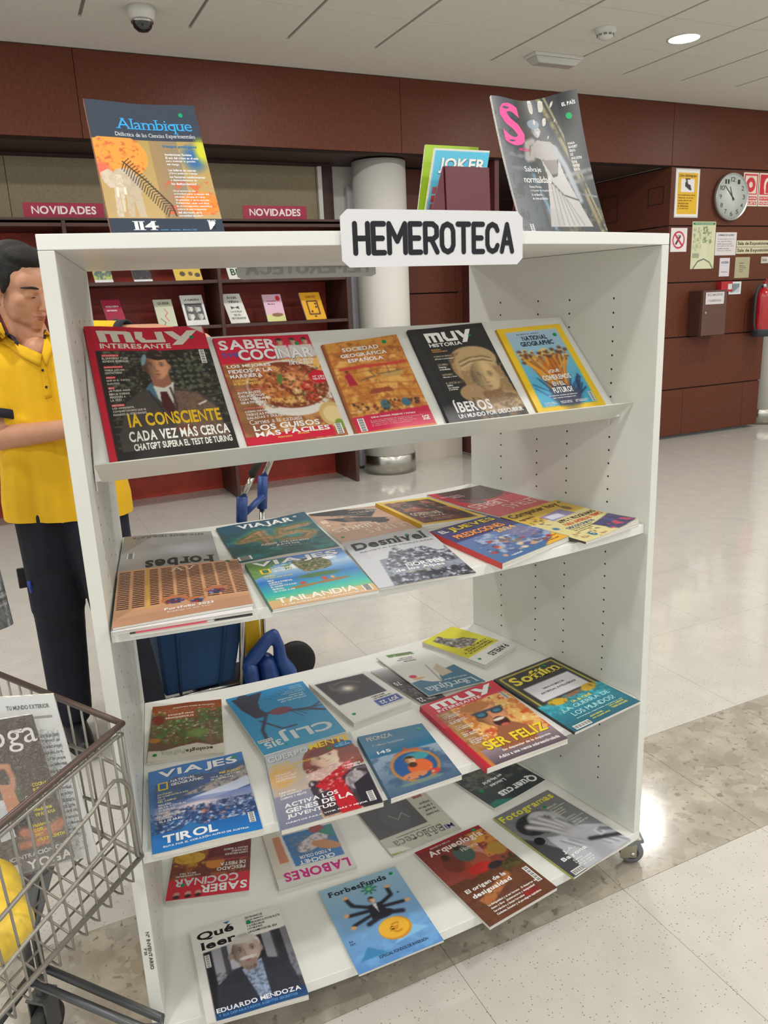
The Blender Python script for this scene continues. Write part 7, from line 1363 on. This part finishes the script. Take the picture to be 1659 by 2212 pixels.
# trousers and shoes
b = MB(); limb(b, [hip - RX * .06 + ZZ * .02, hip + RX * .07 + ZZ * .02], [.115, .115], (tuple(FX), .92)); limb(b, [hipR + ZZ * .02, knR, anR + ZZ * .03], [.108, .082, .070]); limb(b, [hipL + ZZ * .02, knL, anL + ZZ * .03], [.108, .082, .070])
limb(b, [J(118, 1262, .03), J(126, 1300, .03)], [.088, .09])
tr = finish_blob(b, 'trousers', M_TRO, man, .009, 4); cut(tr, (0, 0, .035), (0, 0, -1))
for an, dr in ((anR, RX * .55 + FX * .83), (anL, RX * .9 + FX * .2)):
    dr = dr / np.linalg.norm(dr); b = MB(); base = np.array((an[0], an[1], .045)); limb(b, [base - dr * .06 + ZZ * .01, base + dr * .07, base + dr * .16 - ZZ * .008], [.045, .043, .034], None, 7); limb(b, [base, base + ZZ * .05], [.045, .042])
    sh = finish_blob(b, 'shoe', M_SHOE, man, .006, 3); cut(sh, (0, 0, .006), (0, 0, -1))
    me = sh.data; zs = min(v.co.z for v in me.vertices)
    b = MB(); sd = np.cross(dr, ZZ); out = [base + dr * (math.cos(t_) * (.115 if math.cos(t_) > 0 else .10) + .04) + sd * math.sin(t_) * .043 for t_ in np.linspace(0, 2 * PI, 24, endpoint=False)]
    b.prism([(p_[0], p_[1]) for p_ in out], .0005, .018).build('sole', mat('black_rubber', (16, 16, 17), .7), sh)
MB().box(-.018, .018, -.006, .006, -.035, .035, M=Matrix.Translation(Vector(J(51, 1248, .03)))).build('pouch', M_SHOE, man, bevel=.003)
b = MB(); b.tube([J(62, 1256, .10), J(70, 1280, .10)], .006, 10); b.build('blue_pen', mat('blue_plastic', (40, 66, 170), .4), man)

# ================================================================ BLUE CLEANING TROLLEY
YT = -2.38
def K(x, y, d=0.0): return ony(x, y, YT + d)
M_BLUE = mat('blue_moulded_plastic', (34, 68, 132), .4, noise=(12, .04)); M_BAG = mat('blue_canvas', (20, 58, 96), .8, noise=(8, .06), bump=(500, .3)); M_CHR = mat('worn_chrome_tube', (186, 184, 176), .22, 1.0); M_BLK = mat('black_rubber', (16, 16, 17), .7)
tl = thing('cleaning_trolley', 'blue cleaning trolley with chrome poles seen through the display shelf', 'trolley', (-.1, -2.3, 0))
b = MB(); c0, c1 = K(340, 1380), K(528, 1380); d0, d1 = K(356, 1487), K(512, 1500); zt2 = .56
sc_ = (zt2 - d0[2]) / (c0[2] - d0[2])
def lerp(a_, b_, t_): return a_ * (1 - t_) + b_ * t_
tA, tB = lerp(d0, c0, sc_), lerp(d1, c1, sc_); tA[2] = tB[2] = zt2; d0[2] = d1[2] = (d0[2] + d1[2]) / 2
dep = np.array((0, .27, 0)); ins = np.array((0, .02, 0)); n_b = 10; V = []; 
top = [tA, tB, tB + dep, tA + dep]; bot = [d0 + ins, d1 + ins, d1 + dep - ins, d0 + dep - ins]
b.add(top + bot, [(3, 2, 1, 0)[::-1], (4, 5, 6, 7)[::-1]] + [(i, (i + 1) % 4, 4 + (i + 1) % 4, 4 + i)[::-1] for i in range(4)]); b.build('canvas_bag', M_BAG, tl, bevel=.012)
for f_ in (.22, .78):
    p_, q_ = lerp(top[0], top[1], f_), lerp(bot[0], bot[1], f_); MB().tube([p_ - (0, .002, 0), q_ - (0, .002, 0)], .006, 8).build('bag_seam', M_BAG, tl)
MB().tube([bot[0] - (0.01, .015, .004), bot[1] + (.02, -.015, -.004)], .007, 8).build('lower_rail', M_CHR, tl)
MB().box(-.22, .02, -2.36, -2.10, .03, .066).build('chassis', M_BLK, tl, bevel=.006)
def vt(pts, r, nm, m): MB().tube(pts, r, 12).build(nm, m, tl)
pb1, pt1 = K(520, 1490), K(523, 1160); pb1[2] = .05
vt([pb1, K(523, 1380), pt1], .011, 'front_pole', M_CHR); vt([K(522, 1165), K(522, 1125)], .0165, 'blue_socket', M_BLUE); vt([K(522, 1127), K(523, 1073)], .0205, 'blue_socket', M_BLUE)
vt([K(523, 1075), K(548, 1024)], .0105, 'bent_tube', M_CHR); vt([K(543, 1028), K(575, 968)], .0155, 'handle_grip', mat('dark_foam', (44, 42, 40), .7))
pb2 = K(566, 1400, .10); vt([pb2 * (1, 1, 0) + (0, 0, .05), K(566, 1300, .1), K(566, 1095, .1)], .0105, 'rear_pole', M_CHR); vt([K(566, 1098, .1), K(568, 1028, .1)], .0195, 'blue_socket', M_BLUE)
vt([K(570, 1030, .1), K(598, 960, .1)], .0125, 'bent_tube', M_CHR); vt([K(530, 1108, .02), K(568, 1072, .08)], .012, 'cross_bar', M_BLUE)
vt([K(570, 985, .1), K(540, 985)], .010, 'top_bar', M_CHR)
MB().box(K(536, 1380)[0], K(572, 1380)[0], YT + .05, YT + .12, .1, .47).build('yellow_board', mat('yellow_plastic', (222, 176, 30), .4), tl, bevel=.006)
def fin(px, r, dd, nm='press_arm'):
    b = MB(); pts = [K(x, y, dd) for x, y in px]
    for p_ in pts: p_[2] = max(p_[2], .03)
    limb(b, pts, r, ((0, 1, 0), 1.4), 6); finish_blob(b, nm, M_BLUE, tl, .006, 2)
fin([(532, 1440), (552, 1415), (580, 1378), (592, 1370), (602, 1395), (606, 1425), (622, 1450), (626, 1490)], [.022, .026, .022, .02, .022, .026, .034, .03], 0)
fin([(540, 1445), (546, 1480), (550, 1530)], [.03, .028, .02], -.01); fin([(575, 1430), (585, 1470), (592, 1515)], [.036, .042, .03], .01); fin([(560, 1440), (566, 1480), (575, 1530)], [.02, .024, .016], .03)
def wheel(c, r, w, ax='x', nm='wheel'):
    Mx = Matrix.Rotation(PI / 2, 4, 'Y') if ax == 'x' else Matrix.Rotation(PI / 2, 4, 'X')
    MB().lathe([(r * .55, -w), (r * .92, -w), (r, -w * .6), (r, w * .6), (r * .92, w), (r * .55, w)], tuple(c), 32, Mx).build(nm, M_BLK, tl)
kw = K(640, 1470, .12); wheel((kw[0], kw[1], .085), .085, .02, 'y'); wheel((-.2, -2.33, .03), .03, .012); wheel((-.02, -2.33, .03), .03, .012); wheel((-.2, -2.13, .03), .03, .012)

# ================================================================ CHECKED COAT AT THE LEFT EDGE
def plaid(a):
    a.rect(0, 0, 1, 1, (112, 114, 116))
    for k in range(12):
        x = k / 12
        for j in range(3): a.rect(x + .012 * j, 0, x + .012 * j + .005, 1, (40, 42, 46), .8)
        a.rect(x + .05, 0, x + .055, 1, (190, 192, 192), .6)
    for k in range(9):
        y = k / 9
        for j in range(4): a.rect(0, y + .012 * j, 1, y + .012 * j + .005, (206, 206, 204) if j % 2 else (36, 38, 42), .7)
    a.mottle(0, 0, 1, 1, 90, (60, 62, 66), .5, .6, .5)
pb_ = ony(24, 1342, -2.95); pt_ = ony(-14, 1120, -2.95); ct = np.array((pb_[0] - .17, -2.95, 0))
coat = thing('checked_coat', 'grey checked coat hanging at the left edge of the picture', 'coat', (ct[0], ct[1], pb_[2]))
class CoatS:
    def __call__(s, u, v, l):
        u = np.asarray(u, float); v = np.asarray(v, float); z = pb_[2] + v * .85; a_ = u * 2 * PI; w = (.17 - .05 * v) * (1 + .05 * np.sin(a_ * 7)); r2 = w * .6
        return np.stack([ct[0] + w * np.cos(a_), ct[1] - r2 * np.sin(a_), z], -1)
a = Art(260, 200, (110, 110, 110)); plaid(a); sheet(CoatS(), a, M_PRINT, 'coat_cloth', coat, 1.0)
MB().tube([(ct[0], ct[1], 0.02), (ct[0], ct[1], pb_[2] + .9)], .014, 10).build('stand_pole', M_WOODD, coat)
MB().lathe([(.15, 0), (.15, .012), (.02, .03)], (ct[0], ct[1], 0), 28).build('stand_foot', M_WOODD, coat)

# ================================================================ WIRE SHOPPING TROLLEY AT THE LEFT
ZR, ZF = .86, .585
M_WIRE = mat('grey_zinc_wire', (146, 142, 134), .35, .6); M_RIM = mat('worn_brown_rim', (98, 82, 76), .4, .6)
cart = thing('shopping_trolley', 'wire shopping trolley with wrapped magazines inside at lower left', 'trolley', (-.95, -3.85, 0))
CR = onz(264, 1563, ZR); A1_ = onz(0, 1782, ZR); B1_ = onz(0, 1457, ZR); CF = onz(307, 1848, ZF); AF_ = onz(20, 2170, ZF); 
dA = (A1_ - CR); dA /= np.linalg.norm(dA); dB = B1_ - CR; dB /= np.linalg.norm(dB); dAf = AF_ - CF; dAf /= np.linalg.norm(dAf); dBf = dB
LA, LB = .62, .46
def cb(nm, pts, r, m=M_WIRE, seg=8, closed=False, kind=None): return MB().tube(pts, r, seg, closed).build(nm, m, cart, kind=kind)
cb('rim', [CR + dA * LA, CR + dA * .03, CR, CR + dB * .03, CR + dB * LB], .0052, M_RIM)
cb('rim', [CR + dA * LA - ZZ * .013, CR + dA * .02 - ZZ * .013, CR + dA * .004 - ZZ * .016], .0036, M_WIRE)
cb('rim', [CR + dB * LB, CR + dB * LB + dA * LA], .0052, M_RIM); cb('rim', [CR + dA * LA, CR + dB * LB + dA * LA], .0052, M_RIM)
cb('corner_wire', [CR + dA * .012 - ZZ * .01, CF + dAf * .012 + ZZ * .01, CF + dAf * .004], .0036); cb('corner_wire', [CR + dB * .006, CF + dBf * .004 + ZZ * .01, CF], .0036)
cb('floor_rail', [CF + dAf * LA, CF], .0044); cb('floor_rail', [CF, CF + dBf * LB], .0044)
nA = 21
b = MB()
for k in range(1, nA):
    s = .0295 * k; top = CR + dA * s; bo = CF + dAf * s; b.tube([top, bo + ZZ * .004, bo - ZZ * .028 + dBf * .0, bo - ZZ * .032 + dBf * .012, bo - ZZ * .032 + dBf * .03], .0019, 6)
b.build('side_wires', M_WIRE, cart, kind='stuff')
b = MB()
for k in range(1, 13):
    s = .035 * k; top = CR + dB * s; bo = CF + dBf * s; b.tube([top, bo], .0019, 6)
b.build('end_wires', M_WIRE, cart, kind='stuff')
b = MB(); zf = ZZ * -.004
for k in range(0, 19):
    s = .035 * k; b.tube([CF + dAf * s - dBf * .0 + zf, CF + dAf * s + dBf * LB + zf], .0019, 6)
for k in range(1, 14):
    s = .036 * k; b.tube([CF + dBf * s + zf * 2, CF + dBf * s + dAf * LA + zf * 2], .0019, 6)
b.build('floor_grid', M_WIRE, cart, kind='stuff')
NA = np.cross(dA, CF - CR); NA /= np.linalg.norm(NA)
NA = NA if NA @ (CAM - CR) > 0 else -NA
def SA(x, y, d=.004): return onplane(x, y, CR + NA * d, NA)
hoop = [SA(-60, 2035), SA(0, 1985), (SA(120, 1845)), SA(200, 1752), SA(232, 1704), SA(247, 1687), SA(262, 1686), SA(276, 1697), SA(284, 1720), SA(284, 1745), SA(276, 1775), SA(255, 1800), SA(200, 1865), SA(120, 1960), SA(60, 2030), SA(0, 2105), SA(-60, 2170)]
cb('side_hoop', hoop, .0032)
NB = np.cross(dB, CF - CR); NB /= np.linalg.norm(NB); NB = NB if NB @ (CAM - CR) > 0 else -NB
def SB(x, y): return onplane(x, y, CR + NB * .004, NB)
cb('end_hoop', [SB(150, 1610), SB(205, 1630), SB(245, 1648), SB(272, 1672), SB(281, 1710), SB(280, 1735), SB(262, 1746), SB(240, 1742), SB(180, 1722)], .0032)
# undercarriage
zb_ = .17; U1, U2 = onz(350, 2200, zb_), onz(100, 2092, zb_); U3, U4 = onz(310, 2222, zb_), onz(62, 2118, zb_)
M_FR = mat('grey_frame_tube', (112, 114, 116), .35, .7)
cb('chassis_tube', [U2, U1, U1 + (U3 - U1) * .5 + (U1 - U2) / np.linalg.norm(U1 - U2) * .02, U3, U4], .0085, M_FR, 10)
for px in ((82, 1872), (106, 1872)):
    t_ = onz(px[0], px[1], ZF - .01); lo_ = U4 * .5 + U2 * .5 + (np.array((.008, .012, 0)) if px[0] > 90 else np.array((-.01, -.012, 0))); cb('leg', [t_, lo_ + ZZ * .10, lo_], .009, M_FR, 10)
wc = (U2 + U4) / 2; wc = np.array((wc[0], wc[1], .045))
b = MB(); Mw = Matrix.Translation(Vector(wc)) @ Matrix.Rotation(.9, 4, 'Z'); b.box(-.02, .02, -.021, -.017, -.01, .075, M=Mw).box(-.02, .02, .017, .021, -.01, .075, M=Mw).box(-.024, .024, -.021, .021, .072, .078, M=Mw).box(-.008, .008, -.008, .008, .078, .12, M=Mw)
cw = b.build('caster', M_FR, cart, bevel=.001)
MB().lathe([(.02, -.014), (.042, -.013), (.045, -.008), (.045, .008), (.042, .013), (.02, .014)], (0, 0, 0), 32, Mw @ Matrix.Rotation(PI / 2, 4, 'X')).build('wheel', mat('dull_grey_rubber', (60, 58, 56), .7), cw)
MB().lathe([(.012, -.0165), (.012, .0165)], (0, 0, 0), 16, Mw @ Matrix.Rotation(PI / 2, 4, 'X')).build('red_hub', mat('red_plastic', (180, 34, 44), .4), cw)
far = CR + dA * LA * .9 + dB * LB * .8; wf = np.array((far[0], far[1], .045)); cb('leg', [np.array((far[0], far[1], ZF - .012)), wf + ZZ * .05], .009, M_FR, 10); cb('chassis_tube', [U4, wf + ZZ * .09], .011, M_FR, 10)
MB().lathe([(.02, -.014), (.042, -.013), (.045, -.008), (.045, .008), (.042, .013), (.02, .014)], tuple(wf), 32, Matrix.Rotation(PI / 2, 4, 'X')).build('wheel', MATS['dull_grey_rubber'], cart)

# things in the trolley
def inbasket(label, px, zb, art, lt, t, gloss, name='magazine', cat='magazine', res=.8, dy=0.0, tilt=.12):
    BL = onz(*px[3], zb); BR = onz(*px[2], zb); BL = BL + np.array((0, dy, 0)); e = BR - BL; el = e / np.linalg.norm(e); back = np.array((-el[1], el[0], 0)); back = back if back @ (CAM - BL) < 0 else -back
    th = tilt; u = ZZ * math.cos(th) + back * math.sin(th); N = np.cross(el, u); N = N if N @ (CAM - BL) > 0 else -N; N /= np.linalg.norm(N)
    TL = onplane(*px[0], BL, N); TR = onplane(*px[1], BL, N); h = np.linalg.norm(TR - BR); print('BASKET', label[:30], round(float(h), 3), round(float(np.linalg.norm(e)), 3), round(float(np.linalg.norm(TR - TL)), 3))
    w = np.linalg.norm(e); wp = 200; a = Art(wp, int(wp * h / w), (200, 200, 200)); art(a); S = Surf(TL, TR, BR, BL, N, 0.0); root = thing(name, label, cat, (BL + BR) / 2)
    sheet(S, a, M_GLOSS if gloss else M_PRINT, 'cover', root)
    if lt: letter_mesh(S, lt, 'cover_lettering', root)
    mb = MB(); quadslab(mb, [BL - N * .0006, BR - N * .0006, TR - N * .0006, TL - N * .0006], N, t); mb.build('page_block', M_PAGES, root)
    return S, root, N, u
def art_yoga(a):
    a.rect(0, 0, 1, 1, (84, 74, 68)); a.grad(0, 0, 1, 1, (74, 62, 56), (110, 106, 96)); a.ell(.45, .5, .2, .12, (104, 116, 96), soft=.8)
    sk = (196, 140, 112); a.line([(.22, .42), (.25, .33), (.42, .29), (.5, .3)], .035, sk); a.line([(.5, .3), (.53, .38), (.5, .44)], .035, sk); a.ell(.3, .4, .05, .05, (60, 40, 36)); a.ell(.31, .42, .035, .04, sk); a.poly([(.34, .4), (.5, .42), (.55, .6), (.38, .62)], sk); a.ell(.5, .68, .13, .09, (44, 46, 54)); a.line([(.5, .74), (.78, .78), (.95, .74)], .07, (186, 124, 98)); a.line([(.45, .82), (.75, .83)], .05, (186, 124, 98)); a.grad(0, .86, 1, 1, (110, 106, 104), (130, 128, 126)); a.poly([(.2, .5), (.36, .5), (.4, .75), (.22, .76)], (196, 200, 210))
print('cart corners', CR, CF, dA, dB)
S_n, _, N_n, u_n = inbasket('folded newspaper standing in the wire trolley behind the yoga magazine', [(-40, 1510), (115, 1500), (212, 1846), (50, 1885)], ZF + .004, lambda a: a.rect(0, 0, 1, 1, (206, 208, 208)).rect(.1, .12, .9, .135, (150, 150, 150)).mottle(.55, .2, .92, .95, 60, (120, 120, 122), .5, .56, .5), Letters().t('TU MUNDO EXTERIOR', .3, .05, .9, .075, (110, 110, 112)).lines(['Una de las claves', 'del proyecto que', 'la ciudad prepara', 'para este año es', 'abrir los parques', 'y las bibliotecas', 'hasta la noche,', 'con actividades', 'para los niños', 'y sus familias.', 'El plan incluye', 'nuevas lecturas', 'en cada barrio', 'y un carné único', 'para los socios', 'que lo deseen,', 'según fuentes', 'municipales.'], .66, .22, .93, .036, (90, 90, 94), 'r'), .006, False, 'newspaper', 'newspaper')
S_y, yo, N_y, u_y = inbasket('plastic wrapped yoga magazine with a seated figure in the wire trolley', [(-95, 1570), (70, 1543), (163, 1852), (-20, 1912)], ZF + .026, art_yoga, Letters().t('Yoga', .02, .03, .97, .22, (226, 222, 220), 'r', 1).lines(['COCINA', 'INDIA'], .74, .44, .96, .032, (222, 200, 60), per=7).lines(['Guía secreta', 'de especias'], .62, .51, .96, .032, (206, 206, 200), per=13).lines(['Medicina', 'VIPASSANA'], .68, .6, .96, .035, (214, 200, 70), per=10).lines(['Hablamos', 'con...', 'JUDY', 'WILKINS-SMITH'], .62, .7, .96, .033, (222, 204, 70), per=13).t('CONCENTRACIÓN CON', .1, .87, .98, .905, (214, 212, 210)).t('EFT YOGA', .1, .925, .98, .985, (224, 222, 220)), .005, True)
# clear plastic wrapper
mw = bpy.data.materials.new('clear_wrapper'); mw.use_nodes = True; bw = mw.node_tree.nodes['Principled BSDF']; bw.inputs['Roughness'].default_value = .12; bw.inputs['Alpha'].default_value = .16; bw.inputs['Base Color'].default_value = (.9, .9, .92, 1)
nz = mw.node_tree.nodes.new('ShaderNodeTexNoise'); nz.inputs['Scale'].default_value = 14; nz.inputs['Distortion'].default_value = 2.5; bpn = mw.node_tree.nodes.new('ShaderNodeBump'); bpn.inputs['Strength'].default_value = 1; bpn.inputs['Distance'].default_value = .02
mw.node_tree.links.new(nz.outputs[0], bpn.inputs['Height']); mw.node_tree.links.new(bpn.outputs[0], bw.inputs['Normal'])
n = 20; U_, V_ = np.meshgrid(np.linspace(-.04, 1.06, n), np.linspace(-.0, 1.05, n)); Pp = S_y(U_, V_, .006).reshape(-1, 3) + np.array(N_y) * (np.random.RandomState(2).rand(n * n, 1) * .004); idx = np.arange(n * n).reshape(n, n)
MB().add(Pp, [tuple(int(x) for x in (idx[i, j], idx[i, j + 1], idx[i + 1, j + 1], idx[i + 1, j])) for i in range(n - 1) for j in range(n - 1)], smooth=True).build('clear_wrapper', mw, yo)
# yellow bag
b = MB(); yc = onz(-20, 1990, ZF + .06)
for q, r in (((-30, 1930), .05), ((-10, 1990), .045), ((20, 2000), .035), ((-30, 2010), .055), ((-5, 1905), .03), ((30, 1950), .018), ((-60, 1960), .07)): b.sphere(onz(q[0], q[1], ZF + .065), (r, r, min(r, .05)), 14, 9)
tag(finish_blob(b, 'yellow_bag', mat('yellow_polythene', (236, 200, 70), .4, noise=(20, .06), bump=(60, .6)), None, .006, 3), 'crumpled yellow plastic bag in the wire trolley at the lower left edge', 'bag')
